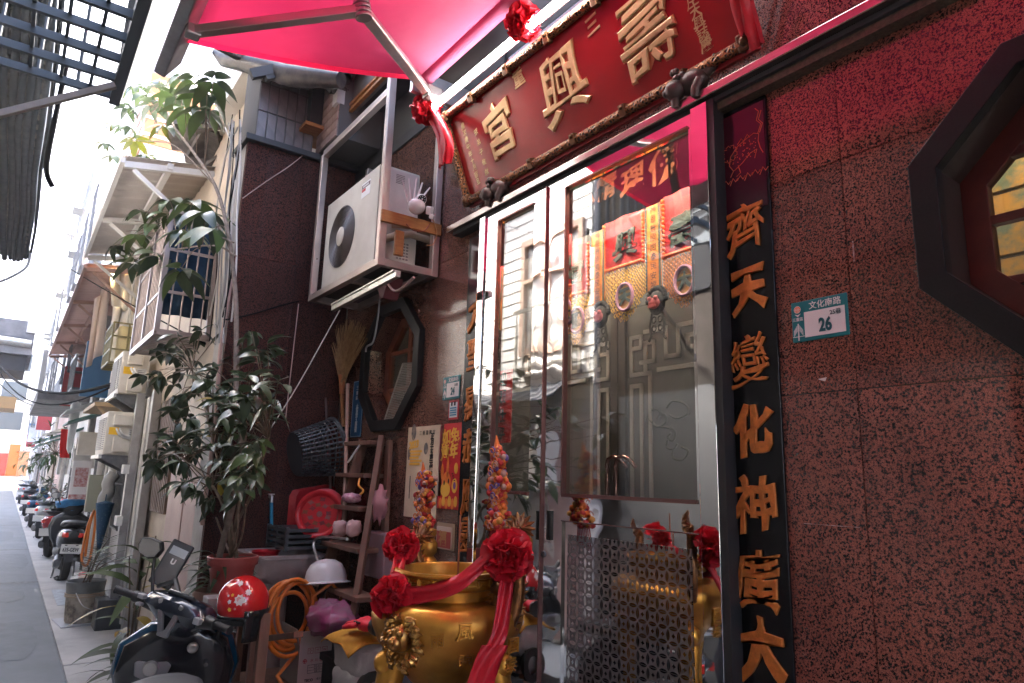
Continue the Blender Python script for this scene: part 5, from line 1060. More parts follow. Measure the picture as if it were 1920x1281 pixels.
# magenta bag, sacks, cloth, gloves
mag = mat('magenta_plastic', (.42, .06, .20), .25, var=(.30, .16, .22), ns=7, trans=.2)
solo('magenta_bag', 'translucent magenta plastic bag stuffed full beside the ladder foot', 'plastic bag', crumple(aY(622, 1160, 1.6), .17, (1.1, .8, .62), 21, 22, 16, .28, 2.6), mag, 60)
SACK = mat('woven_sack', (.42, .40, .41), .75, var=(.34, .32, .33), ns=6, bump=.3, bs=220)
c = aY(684, 1226, 1.50); solo('woven_sack', 'full grey woven sack under the yellow cloth', 'sack', crumple(c, .135, (1.2, .85, .72), 31, 28, 20, .09, 2.0, sq=.6), SACK, 180)
c2 = aY(668, 1278, 1.46); mb = crumple((0, 0, 0), .09, (1.5, 1, .85), 33, 28, 20, .09, 1.8, sq=.65); mb.v = [tuple(V(p)+c2) for p in mb.v]; solo('wrapped_roll', 'grey plastic wrapped roll below the woven sack', 'roll', mb, mat('grey_wrap', (.38, .37, .38), .35, var=(.3, .29, .3), ns=9), 180)
mb = MB(); T = Matrix.Rotation(R(90), 4, 'Y') ; q = c2+V((.16, .02, -.01)); mb.lathe([(.045, .0), (.085, .0), (.088, -.03), (.08, -.05)], 20, q, 0, T); solo('black_hose_roll', 'black end of a rolled mat below the sack', 'roll', mb, RUBBER, 50)
yc = aY(676, 1190, 1.47); mb = MB(); mb.grid(lambda u, v: yc+V((.165*(u-.5)*2-.01, .125*(v-.5)*2, .022-.16*abs(u-.5)**2.4-.22*abs(v-.5)**2.4+.006*math.sin(u*11+v*3)*math.cos(v*7))), 14, 10); o = solo('yellow_cloth', 'folded yellow cloth lying on the woven sack', 'cloth', mb, mat('mustard_cloth', (.52, .25, .02), .85, var=(.42, .19, .015), ns=20), 180); md = o.modifiers.new('thick', 'SOLIDIFY'); md.thickness = .006
gl_ = thing('work_glove', 'red work glove with a dark cuff lying on the yellow cloth', 'glove', yc); gc = aY(688, 1170, 1.45); mb = crumple(gc, .06, (1.2, .8, .5), 41, amp=.15)
fd = V((-.9, -.35, -.25)).normalized()
for k in range(4): s0 = gc+V((-.04, -.035+.022*k, .004)); mb.tube([s0, s0+fd*(.05+.012*(k in (1, 2))), s0+fd*.085+V((0, 0, -.012))], [.013, .012, .008], 7)
mb.tube([gc+V((.0, -.05, 0)), gc+V((-.02, -.08, -.005)), gc+V((-.05, -.095, -.015))], [.014, .013, .009], 7); part('palm', mb, mat('glove_red', (.6, .015, .035), .6), gl_, smooth=180)
mb = MB(); mb.tube([gc+V((.05, .01, .0)), gc+V((.085, .02, .0))], [.036, .042], 12); part('cuff', mb, PLAST, gl_, smooth=60); mb = MB(); mb.box(gc+V((.0, -.05, .012)), (.05, .012, .006)); part('trim', mb, PLAST, gl_)
# clear storage box behind the ladder
mb = MB(); a, b = aY(693, 1075, 1.92), aY(738, 1000, 1.92); mb.bb((a.x+.04, 1.85, a.z), (b.x+.03, 1.97, b.z)); solo('storage_box', 'frosted pink white plastic storage box behind the ladder', 'storage box', mb, mat('frosted_plastic', (.26, .16, .18), .4, var=(.2, .12, .14), ns=4), bev=.012)
mb = MB(); mb.bar(aY(748, 1000, 1.96), aY(742, 1120, 1.94), .02, .14); solo('leaning_board', 'narrow brown board leaning on the wall behind the censer', 'board', mb, WOOD)
mb = MB(); mb.bb((-4.3, 1.62, .3), (-3.0, 1.98, .62)); mb.bb((-4.32, 1.60, .62), (-2.98, 1.985, .66)); solo('low_cabinet', 'dark low cabinet against the wall behind the sacks', 'cabinet', mb, DARK, bev=.005)

# tube lamp added out of sight to brighten the banners behind the glass
il = thing('added_hall_lamp', 'added unseen tube lamp behind the door lintel brightening the banners', 'lamp', (-2.2, 2.02, 3.05)); mb = MB(); mb.tube([(-3.3, 2.08, 3.13), (-1.4, 2.08, 3.13)], .016, 10); part('tube', mb, mat('added_lamp_tube', (1, .82, .6), .5, em=13), il, smooth=60); mb = MB(); mb.bb((-3.32, 2.06, 3.15), (-1.38, 2.12, 3.18)); part('batten', mb, WHITE, il)

t = thing('added_amber_screen', 'added gilt and teal painted screen giving the large octagon window an amber glow', 'screen', (-.4, 2.75, 1.9)); PA = mat('painted_gilt', (.42, .24, .06), .5, .2, var=(.12, .17, .14), ns=9, lo=.42, hi=.58)  # panels added to give the window interior an amber glow
for k in range(5): mb = MB(); mb.bb((-1.5, 2.75, 2.0+.24*k), (1.0, 2.78, 2.225+.24*k)); part('painted_panel', mb, PA, t)
al = thing('added_altar_lamp', 'added warm lamp hanging inside to light the view behind the large octagon window', 'lamp', (-.55, 2.45, 2.95)); mb = MB(); mb.lathe([(.001, -.09), (.06, -.07), (.08, 0), (.06, .07), (.001, .09)], 14, (-.75, 2.42, 2.95)); part('lamp_shade', mb, mat('added_lamp_glow', (1, .60, .30), .5, em=2.2), al, smooth=60); mb = MB(); mb.tube([(-.75, 2.42, 3.03), (-.75, 2.42, 4.0)], .006, 5); part('cord', mb, PLAST, al)  # lamp added to light the interior behind the window
# ================================================================== INCENSE URN
U = V((-2.21, 1.35, 0)); UD = math.hypot(U.x, U.y); UF = V((U.x/UD, U.y/UD, 0)); UR = V((-UF.y, UF.x, 0)) * -1
UR = V((.521, .853, 0))
def uP(px, py, near=0.0):
    d = sight(px, py); t = (UD-near)/math.hypot(d.x, d.y); return CAMP+d*t
BRZ = mat('gilt_bronze', (.62, .31, .05), .36, .8, var=(.38, .16, .025), ns=7, bump=.12, bs=30, lo=.3, hi=.72)
BRD = mat('dark_gilt', (.30, .13, .04), .4, .8, var=(.10, .04, .02), ns=22)
ur = thing('incense_urn', 'large gilt bronze incense urn with dragon handles in front of the door', 'incense urn', (U.x, U.y, .3))
prof = [(.0001, .96), (.12, .96), (.16, 1.0), (.205, 1.05), (.245, 1.10), (.266, 1.15), (.270, 1.18), (.262, 1.205), (.243, 1.222), (.236, 1.228), (.190, 1.232), (.160, 1.240), (.150, 1.250), (.152, 1.264), (.170, 1.274), (.178, 1.278), (.181, 1.282), (.181, 1.315), (.197, 1.320), (.200, 1.326), (.197, 1.333), (.178, 1.333), (.172, 1.325), (.166, 1.28), (.16, 1.22), (.0001, 1.2)]
mb = MB(); mb.lathe(prof, 64, (U.x, U.y, 0)); part('bowl', mb, BRZ, ur, smooth=38)
mb = MB(); mb.lathe([(.0001, 1.245), (.165, 1.25)], 32, (U.x, U.y, 0)); part('ash', mb, mat('ash', (.32, .24, .2), .95, var=(.2, .15, .12), ns=30), ur)
mb = MB(); nM = 22
def ub(a, z, r): return V((U.x+r*math.cos(a), U.y+r*math.sin(a), z))
for k in range(nM):
    a = 2*PI*k/nM; w_ = 2*PI/nM
    seq = [(.08, .288), (.08, .311), (.92, .311), (.92, .294), (.3, .294), (.3, .303), (.7, .303)]
    P = [ub(a+w_*u, 1+z, .1825) for u, z in seq]
    mb.tube(P, .0034, 4)
part('key_fret', mb, BRZ, ur)
def on_bowl(px, py):
    d = sight(px, py); best = None
    for i in range(500):
        t = 1.9+i*.0025; p = CAMP+d*t; r_ = math.hypot(p.x-U.x, p.y-U.y); z = p.z
        for (r0_, z0_), (r1_, z1_) in zip(prof[1:9], prof[2:10]):
            if z0_ <= z <= z1_ and r_ <= r0_+(r1_-r0_)*(z-z0_)/(z1_-z0_+1e-9): return p
    return uP(px, py, .24)
for ch, px, py, s_ in (('風', 872, 1186, .056), ('調', 873, 1232, .054), ('雨', 820, 1200, .050), ('國', 962, 1210, .05), ('泰', 957, 1246, .05)):
    p = on_bowl(px, py); n_ = V((p.x-U.x, p.y-U.y, 0)).normalized(); mb = MB(); write(mb, ch, p+n_*.001, s_, V((-n_.y, n_.x, 0)), (0, 0, 1), 0, .004, .10, .012, .06, .06); part('raised_character', mb, BRZ, ur)
def dragon(px0, pts, name, nearv, sc=1.0):
    P = [uP(a, b, nearv) for a, b in pts]; mb = MB(); Q = []
    for i in range(len(P)-1):
        a, b, c_, d = P[max(i-1, 0)], P[i], P[i+1], P[min(i+2, len(P)-1)]
        for k in range(8): t = k/8; Q.append(.5*((2*b)+(c_-a)*t+(2*a-5*b+4*c_-d)*t*t+(3*b-a-3*c_+d)*t**3))
    Q.append(P[-1]); n = len(Q); mb.tube(Q, [sc*(.024-.012*abs(i/n-.4)) for i in range(n)], 10)
    for i in range(2, n-1, 2):
        t = (Q[min(i+1, n-1)]-Q[i-1]).normalized(); s_ = t.cross(UF).normalized()
        for sg in (-1, 1): mb.tube([Q[i]+s_*sg*.012*sc, Q[i]+s_*sg*.036*sc+t*.012], [.010*sc, .001], 5)
        mb.ball(Q[i]-UF*.016*sc, .008*sc, 6, 4)
    for k in range(9):
        a = k/9*PI*1.3-.5; tip = Q[-1]+(UR*math.cos(a)+V((0, 0, 1))*math.sin(a))*.055*sc; mb.tube([Q[-1], Q[-1].lerp(tip, .6)+UF*.01, tip], [.013*sc, .010*sc, .002], 5)
    hd = Q[0]; mb.ball(hd, .03*sc, 10, 8, 0, (1.2, .9, .9))
    for k in range(5): mb.tube([hd, hd+V((.02*(k-2), -.01, .045))*sc], [.010*sc, .002], 5)
    return part(name, mb, BRD, ur, smooth=60)
dragon(0, [(935, 1105), (930, 1150), (948, 1180), (966, 1140), (972, 1085), (955, 1040), (958, 1005), (975, 990)], 'dragon_handle', .12)
dragon(0, [(765, 1120), (772, 1100), (790, 1080), (782, 1040), (775, 1015), (790, 1005)], 'dragon_handle', -.18, .9)
# lion mask on the left of the bowl
mb = MB(); mc = on_bowl(752, 1196); n_ = V((mc.x-U.x, mc.y-U.y, 0)).normalized(); mt = V((-n_.y, n_.x, 0)); rr = random.Random(6)
mb.ball(mc, .045, 14, 10, 0, (.9, .9, 1.0)); mb.ball(mc+n_*.028+V((0, 0, -.012)), .026, 10, 8); mb.ball(mc+n_*.048+V((0, 0, -.004)), .012, 8, 6)
for s_ in (-1, 1): mb.ball(mc+n_*.034+mt*s_*.020+V((0, 0, .018)), .011, 8, 6); mb.tube([mc+mt*s_*.03+V((0, 0, .02)), mc+mt*s_*.05+V((0, 0, .05)), mc+mt*s_*.04+V((0, 0, .065))], [.014, .01, .003], 6)
for k in range(80):
    a = rr.uniform(0, 2*PI); q_ = math.sqrt(rr.uniform(.35, 1)); u_, v_ = .066*q_*math.cos(a), .075*q_*math.sin(a)-.012; an_ = math.atan2(mc.y-U.y, mc.x-U.x)+u_/.26; rd = .262-.10*max(0, 1.17-(mc.z+v_))
    b0 = V((U.x+rd*math.cos(an_), U.y+rd*math.sin(an_), mc.z+v_)); dr = (mt*math.cos(a)+V((0, 0, math.sin(a)-.9))).normalized()
    mb.tube([b0, b0+dr*.010+n_*.012, b0+dr*.022+mt*.006*math.sin(k*2.3)+n_*.006, b0+dr*.030-n_*.004], [.008, .0085, .006, .002], 5)
part('lion_mask', mb, mat('bright_gilt', (.50, .27, .07), .30, .9, var=(.2, .09, .025), ns=30), ur, smooth=60)
for a in (R(29), R(149), R(262)):
    mb = MB(); q = V((U.x+.19*math.cos(a), U.y+.19*math.sin(a), 0)); mb.tube([q+V((0, 0, 1.05)), q+V((.02*math.cos(a), .02*math.sin(a), .95)), q+V((0, 0, .8)), q+V((.03*math.cos(a), .03*math.sin(a), .72))], [.05, .045, .03, .04], 12); mb.ball(q+V((.03*math.cos(a), .03*math.sin(a), 1.035)), .042, 12, 8); part('leg', mb, BRZ, ur, smooth=60)
mb = MB(); mb.bb((U.x-.27, U.y-.24, .68), (U.x+.27, U.y+.24, .72)); mb.bb((U.x-.22, U.y-.19, .3), (U.x+.22, U.y+.19, .68)); solo('urn_stand', 'dark stand carrying the incense urn', 'stand', mb, DARK, bev=.01)
mb = MB(); p = uP(860, 1045, .02); mb.tube([V((p.x, p.y, 1.24)), V((p.x, p.y, 1.52))], .004, 6); solo('incense_stick', 'thin upright incense stick in the urn', 'incense stick', mb, mat('incense', (.35, .12, .06), .8))
# satin rosettes and ribbons on the urn
r1, r2, r3 = uP(736, 1120, .12), uP(952, 1040, .20), uP(752, 1025, -.10)
nv = -UF+V((0, 0, .15))
bow('red_rosette', 'large red satin rosette at the left front of the urn rim', r1, .072, 21, [([r1+UR*.03, uP(800, 1112, .17), uP(862, 1092, .22), r2-UR*.05], .058, (0, 0, 1))], nv, 'red satin rosettes on the urn')
bow('red_rosette', 'largest red satin rosette hiding the right dragon handle of the urn', r2, .084, 22, [([r2+V((0, 0, -.06)), uP(946, 1130, .24), uP(938, 1185, .27), uP(925, 1215, .285)], .05, UR), ([uP(928, 1210, .29), uP(912, 1250, .30), uP(893, 1310, .30)], .085, UR)], nv, 'red satin rosettes on the urn')
bow('red_rosette', 'small red satin rosette behind the left rim of the urn', r3, .066, 23, [([r3+V((0, 0, -.02)), uP(748, 1062, .0), uP(738, 1092, .08)], .042, UR)], nv, 'red satin rosettes on the urn')
mb = MB(); strip(mb, [uP(722, 1235, .0), uP(728, 1260, .0), uP(742, 1300, .0)], .07, UR); solo('red_ribbon', 'red ribbon hanging under the lion mask of the urn', 'ribbon', mb, REDCLOTH, 180)
# bead pendants
def pendant(lab, px, ya, yb, y, seed, w):
    a, b = aY(px, ya, y), aY(px+2, yb, y); t = thing('bead_pendant', lab, 'pendant', b, 'bead pendants by the door'); rr = random.Random(seed); H = a.z-b.z
    cols = [mat('bead_orange', (.62, .15, .02), .5), mat('bead_red', (.42, .02, .02), .5), mat('bead_amber', (.62, .28, .05), .5), mat('bead_violet', (.14, .08, .28), .5), mat('bead_white', (.45, .25, .2), .5)]
    nseg = 4
    for s_ in range(nseg):
        mb = MB()
        for k in range(70):
            u = (s_+rr.random())/nseg; env = w*(.35+.65*abs(math.sin(u*PI*2.6+.5)))*(.35 if u > .9 else 1); r_ = rr.uniform(.006, .017); mi = rr.choice([0, 0, 0, 0, 1, 1, 1, 2, 2, 2, 3, 1, 0, 4])
            mb.ball((b.x+rr.uniform(-1, 1)*env, y+rr.uniform(-.6, .6)*env, b.z+H*u), r_, 7, 5, mi)
        for k in range(7):
            u = (s_+rr.random())/nseg; cx_, cz_ = b.x+rr.uniform(-.7, .7)*w, b.z+H*u; mb.tube([(cx_+.018*math.cos(2*PI*j/10*.9)*(1-j/14), y-.6*w, cz_+.018*math.sin(2*PI*j/10*.9)*(1-j/14)) for j in range(10)], .0035, 4, mi=rr.choice([0, 3, 4]))
        part('bead_cluster', mb, cols, t, smooth=60)
    mb = MB(); mb.tube([a+V((0, 0, -.06)), a+V((.01, 0, 0)), a+V((0, 0, .05))], [.022, .014, .002], 8, 0); part('flame_tip', mb, cols[0], t, smooth=60)
    mb = MB()
    for k in range(8): mb.tube([(b.x+(k-3.5)*.010, y, b.z+.02), (b.x+(k-3.5)*.013, y-.01, b.z-.09-.02*rr.random())], .004, 4)
    part('tassel', mb, mat('red_tassel', (.35, .02, .03), .7), t)
pendant('orange bead pendant hanging before the narrow left door pane', 930, 838, 990, 1.70, 3, .052)
pendant('orange bead pendant hanging before the buff poster', 792, 885, 1000, 1.72, 4, .058)
gp = aY(802, 1030, 1.65); mb = MB(); mb.lathe([(.0001, -.09), (.04, -.09), (.045, -.05), (.03, -.03), (.045, -.01), (.045, .03), (.028, .05), (.04, .07), (.038, .09), (.0001, .1)], 18, gp); solo('gilt_candlestick', 'squat gilt candlestick behind the urn rim', 'candlestick', mb, BRZ, 40)

# ================================================================== SCOOTERS
def loft(mb, secs, n=16, mi=0, cap=True):
    vs = []; fs = []
    for (c, ua, ub_, e) in secs:
        c, ua, ub_ = V(c), V(ua), V(ub_)
        for k in range(n):
            a = 2*PI*k/n; ca, sa = math.cos(a), math.sin(a); vs.append(c+ua*(math.copysign(abs(ca)**e, ca))+ub_*(math.copysign(abs(sa)**e, sa)))
    for i in range(len(secs)-1):
        for k in range(n): fs.append((i*n+k, i*n+(k+1) % n, (i+1)*n+(k+1) % n, (i+1)*n+k))
    if cap: fs.append(tuple(range(n-1, -1, -1))); fs.append(tuple((len(secs)-1)*n+k for k in range(n)))
    return mb.add(vs, fs, mi)
CHR = mat('chrome', (.75, .75, .75), .08, 1); SMOKE = mat('smoked_lens', (.03, .035, .04), .08, coat=.5); TAIL = mat('tail_light_red', (.75, .03, .02), .15, coat=.5); SEATM = mat('seat_vinyl', (.05, .053, .058), .42, bump=.15, bs=200); LPW = mat('plate_paint', (.78, .78, .75), .4)
MIRR = mat('mirror_glass', (.9, .9, .9), .01, 1); BARS = mat('grip_rubber', (.015, .015, .016), .65); GREYTRIM = mat('satin_grey_trim', (.30, .29, .29), .3, .6)
def scooter(lab, T, body, accent, steer=0, lean=0, plate_txt=None, detail=False, group='parked scooters', wind=False):
    M0 = T @ Matrix.Rotation(lean, 4, 'X'); t = thing('parked_scooter', lab, 'scooter', T.translation, group)
    sa = V((-math.sin(R(25)), 0, math.cos(R(25)))); sp_ = V((.36, 0, .86)); MS = M0 @ Matrix.Translation(sp_) @ Matrix.Rotation(steer, 4, sa) @ Matrix.Translation(-sp_)
    D = lambda: MB(M0); G = lambda: MB(MS)
    for x, nm, m_ in ((.66, 0, MS), (-.62, 1, M0)):
        mb = MB(m_); Ty = Matrix.Rotation(R(90), 4, 'X'); mb.lathe([(.15, -.045), (.19, -.055), (.225, -.045), (.238, -.02), (.240, 0), (.238, .02), (.225, .045), (.19, .055), (.15, .045)], 24, (x, 0, .24), 0, Ty); w_ = part('wheel', mb, RUBBER, t, smooth=40)
        mb = MB(m_); mb.lathe([(.0001, -.03), (.05, -.035), (.06, -.01), (.13, -.012), (.152, -.03), (.152, .03), (.13, .012), (.06, .01), (.05, .035), (.0001, .03)], 20, (x, 0, .24), 0, Ty); part('rim', mb, mat('dark_rim', (.05, .05, .055), .3, .7), w_, smooth=40)
    mb = D(); loft(mb, [((-.02, 0, .50), (0, .07, 0), (0, 0, .10), .8), ((-.16, 0, .56), (0, .14, 0), (0, 0, .15), .75), ((-.45, 0, .58), (0, .185, 0), (0, 0, .17), .7), ((-.72, 0, .63), (0, .165, 0), (0, 0, .13), .7), ((-.86, 0, .68), (0, .11, 0), (0, 0, .075), .7), ((-.92, 0, .70), (0, .05, 0), (0, 0, .03), .8)], 20); part('rear_body', mb, body, t, smooth=50)
    mb = D(); loft(mb, [((.03, 0, .735), (0, .05, 0), (0, 0, .02), .9), ((-.05, 0, .755), (0, .10, 0), (0, 0, .04), .8), ((-.22, 0, .775), (0, .15, 0), (0, 0, .05), .7), ((-.40, 0, .785), (0, .17, 0), (0, 0, .048), .7), ((-.48, 0, .81), (0, .165, 0), (0, 0, .055), .7), ((-.72, 0, .835), (0, .12, 0), (0, 0, .045), .7), ((-.80, 0, .84), (0, .06, 0), (0, 0, .02), .8)], 20); part('seat', mb, SEATM, t, smooth=60)
    mb = D(); mb.tube([(-.55, .16, .80), (-.80, .15, .85), (-.93, .08, .86), (-.95, 0, .86), (-.93, -.08, .86), (-.80, -.15, .85), (-.55, -.16, .80)], .014, 8); part('grab_rail', mb, mat('rail_grey', (.22, .22, .22), .35, .5), t, smooth=60)
    mb = D(); loft(mb, [((.46, 0, .34), (0, .17, 0), (0, 0, .045), .5), ((.1, 0, .33), (0, .18, 0), (0, 0, .05), .5), ((-.1, 0, .36), (0, .16, 0), (0, 0, .09), .5), ((-.3, 0, .40), (0, .12, 0), (0, 0, .10), .6)], 16); part('floorboard', mb, PLAST, t, smooth=40)
    mb = D(); loft(mb, [((.56, 0, .36), (.05, 0, 0), (0, .14, 0), .8), ((.53, 0, .52), (.07, 0, 0), (0, .25, 0), .75), ((.47, 0, .70), (.075, 0, 0), (0, .295, 0), .7), ((.42, 0, .84), (.08, 0, 0), (0, .26, 0), .75), ((.39, 0, .93), (.07, 0, 0), (0, .13, 0), .8)], 24); part('front_shield', mb, accent, t, smooth=60)
    mb = D(); loft(mb, [((.50, 0, .36), (.035, 0, 0), (0, .15, 0), .7), ((.455, 0, .52), (.05, 0, 0), (0, .235, 0), .7), ((.40, 0, .70), (.055, 0, 0), (0, .27, 0), .65), ((.355, 0, .84), (.055, 0, 0), (0, .23, 0), .7), ((.345, 0, .90), (.04, 0, 0), (0, .12, 0), .8)], 24); li = part('leg_shield', mb, body if not detail else mat('gloss_black', (.012, .012, .014), .18, coat=.4), t, smooth=60)
    mb = MB(MS); mb.lathe([(.275, -.075), (.285, 0), (.275, .075)], 14, (.66, 0, .26), 0, Matrix.Rotation(R(90), 4, 'X'), R(10), R(150)); o = part('front_fender', mb, accent, t, smooth=60); md = o.modifiers.new('thick', 'SOLIDIFY'); md.thickness = .006
    mb = MB(MS)
    for s_ in (-1, 1): mb.tube([(.66, s_*.075, .24), (.56, s_*.075, .45), (.50, s_*.05, .6)], .017, 8)
    part('fork', mb, IRON, t, smooth=60)
    mb = G(); loft(mb, [((.36, 0, .88), (.07, 0, 0), (0, .07, 0), .8), ((.34, 0, .95), (.085, 0, 0), (0, .15, 0), .7), ((.31, 0, 1.0), (.10, 0, 0), (0, .20, 0), .7), ((.30, 0, 1.045), (.08, 0, 0), (0, .16, 0), .8), ((.30, 0, 1.06), (.03, 0, 0), (0, .06, 0), .9)], 24); hb = part('handlebar_cover', mb, body, t, smooth=60)
    for s_ in (-1, 1):
        if detail and s_ < 0: pass
        mb = G(); mb.tube([(.30, s_*.12, .985), (.26, s_*.24, 1.0)], [.040, .026], 12); part('switch_housing', mb, PLAST, hb, smooth=60)
        mb = G(); mb.tube([(.262, s_*.225, 1.0), (.24, s_*.325, 1.005), (.238, s_*.332, 1.005)], [.0175, .0185, .021], 12); part('grip', mb, BARS, t, smooth=60)
        mb = G(); mb.tube([(.30, s_*.20, .99), (.33, s_*.25, .985), (.30, s_*.33, .99)], .006, 6); part('brake_lever', mb, CHR, t, smooth=60)
        if detail and s_ < 0: continue
        c = V((.29, s_*.27, 1.22)); mb = G(); mb.tube([(.30, s_*.17, 1.02), (.30, s_*.21, 1.11), c+V((.02, -s_*.03, -.03))], .008, 7); ms = part('mirror_stalk', mb, PLAST, t, smooth=60)
        mb = G(); 
        pts = [(-.062, .036), (-.02, .05), (.05, .045), (.07, .008), (.05, -.035), (.01, -.05), (-.05, -.035), (-.07, 0)]
        mb.prism([c+V((.0, p[0]*(-s_), p[1])) for p in pts], (.03, 0, 0)); part('mirror_shell', mb, PLAST, ms, bev=.006)
        mb = G(); mb.prism([c+V((-.003, p[0]*(-s_)*.9, p[1]*.88)) for p in pts], (.002, 0, 0)); part('mirror_glass', mb, MIRR, ms)
    mb = G(); Td = Matrix.Translation((.315, 0, 1.052)) @ Matrix.Rotation(R(38), 4, 'Y'); mb2 = MB(MS @ Td); mb2.prism([V((x, y, 0)) for x, y in ((-.05, -.07), (.02, -.11), (.055, -.06), (.055, .06), (.02, .11), (-.05, .07))], (0, 0, -.02)); part('dashboard', mb2, SMOKE, hb, bev=.006)
    mb = D(); mb.prism([(.50, -.09, .80), (.50, .09, .80), (.545, .07, .70), (.545, -.07, .70)], (.03, 0, .0)); part('headlight', mb, mat('headlight_lens', (.6, .62, .65), .1, coat=.5), t, bev=.008)
    for s_ in (-1, 1):
        mb = D(); loft(mb, [((-.84, s_*.115, .665), (0, .030, 0), (0, 0, .038), .7), ((-.90, s_*.085, .67), (0, .028, 0), (0, 0, .034), .7)], 12); part('tail_light', mb, TAIL, t, smooth=50)
    mb = D(); loft(mb, [((-.70, 0, .50), (0, .11, 0), (0, 0, .06), .6), ((-.90, 0, .46), (0, .09, 0), (0, 0, .08), .6)], 12); mb.prism([(-.90, -.05, .44), (-.90, .05, .44), (-.955, .045, .30), (-.955, -.045, .30)], (.01, 0, 0)); part('rear_fender', mb, PLAST, t, smooth=40)
    lp = V((-.925, 0, .475)); mb = D(); mb.box(lp, (.006, .26, .14), rot=Euler((0, R(-12), 0)).to_matrix()); pl = part('licence_plate', mb, LPW, t, bev=.004)
    if plate_txt:
        Tn = Euler((0, R(-12), 0)).to_matrix(); mb = D(); write(mb, plate_txt, lp+Tn @ V((-.0045, 0, -.008)), .078, Tn @ V((0, -1, 0)), Tn @ V((0, 0, 1)), ext=.01, bold=.025, sx=.64); mb.box(lp+Tn @ V((-.004, -.07, .055)), (.003, .03, .012), rot=Tn); mb.box(lp+Tn @ V((-.004, .07, .055)), (.003, .03, .012), rot=Tn); part('plate_lettering', mb, INK, pl)
    mb = D(); loft(mb, [((-.1, -.13, .27), (0, .035, 0), (0, 0, .035), 1), ((-.45, -.17, .30), (0, .055, 0), (0, 0, .06), 1), ((-.85, -.18, .36), (0, .058, 0), (0, 0, .065), 1), ((-.88, -.18, .365), (0, .03, 0), (0, 0, .03), 1)], 12); part('exhaust', mb, mat('exhaust_grey', (.09, .09, .095), .4, .6), t, smooth=60)
    mb = D(); loft(mb, [((-.2, .10, .26), (0, .05, 0), (0, 0, .07), .7), ((-.62, .13, .25), (0, .05, 0), (0, 0, .09), .7), ((-.72, .13, .25), (0, .04, 0), (0, 0, .06), .7)], 12); part('engine_case', mb, IRON, t, smooth=50)
    mb = D(); mb.tube([(-.28, .12, .24), (-.33, .14, .02), (-.40, .15, .01)], .012, 6); mb.tube([(-.28, -.12, .24), (-.33, -.14, .02), (-.40, -.15, .01)], .012, 6); part('centre_stand', mb, IRON, t)
    return t, M0, MS, li, hb
NAVYP = mat('dark_navy_paint', (.010, .016, .028), .2, coat=.6); TEALP = mat('deep_blue_paint', (.004, .05, .10), .18, coat=.6)
HDG = math.atan2(.26, -.97); Tn0 = Matrix.Translation((-3.80, .62, .0)) @ rotz(HDG); off = rotz(HDG) @ V((.30, 0, 0))
hcen = aZ(350, 1143, .985); Tn = Matrix.Translation((hcen.x-off.x, hcen.y-off.y, -.01)) @ rotz(HDG)
sc, M0, MS, li, hb = scooter('black and deep blue scooter with a phone case on its handlebar beside the recess', Tn, NAVYP, TEALP, R(-36), R(-2), detail=True)
# details of the near scooter's rider side
mb = MB(MS)
for s_ in (-1, 1): mb.bar((.235, s_*.015, .895), (.225, s_*.062, 1.04), .026, .02, 0, up=(-1, 0, .2)); 
mb.bar((.238, -.03, .892), (.238, .03, .892), .03, .02, 0, up=(-1, 0, .2)); part('vee_trim', mb, GREYTRIM, hb, bev=.006)
mb = MB(M0); Tk = Matrix.Rotation(R(-98), 4, 'Y'); kc = V((.335, .10, .735))
mb.prism([kc+V((.004, a, b)) for a, b in ((-.085, .0), (-.05, .055), (.03, .06), (.075, .03), (.075, -.03), (.02, -.06), (-.06, -.055))], (-.012, 0, 0)); part('cap_surround', mb, GREYTRIM, li, bev=.008)
mb = MB(M0); mb.lathe([(.0001, .022), (.030, .022), (.034, .016), (.034, 0)], 24, kc+V((-.004, .005, 0)), 0, Tk); part('fuel_cap', mb, mat('satin_alu', (.62, .60, .57), .3, .9), li, smooth=40)
mb = MB(M0); mb.lathe([(.0001, .016), (.016, .018), (.024, .012), (.026, 0)], 20, V((.305, -.075, .815)), 0, Tk); part('ignition_lock', mb, mat('satin_alu', (.62, .60, .57), .3, .9), li, smooth=40)
mb = MB(M0); mb.lathe([(.0001, .014), (.010, .014), (.013, 0)], 14, V((.325, -.14, .73)), 0, Tk); mb.tube([V((.30, -.10, .62)), V((.27, -.10, .60)), V((.27, -.10, .57))], .006, 6); part('bag_hook', mb, CHR, li, smooth=40)
mb = MB(M0); mb.box((.335, .0, .60), (.02, .20, .018)); part('shield_seam', mb, GREYTRIM, li, bev=.004)
[part('switch', MB(MS).box(c_, d_), mat('switch_grey', (.28, .28, .28), .4), hb, bev=.004) for c_, d_ in (((.222, .165, 1.022), (.03, .035, .022)), ((.222, .165, .985), (.03, .03, .014)), ((.222, -.165, 1.0), (.03, .035, .03)))]
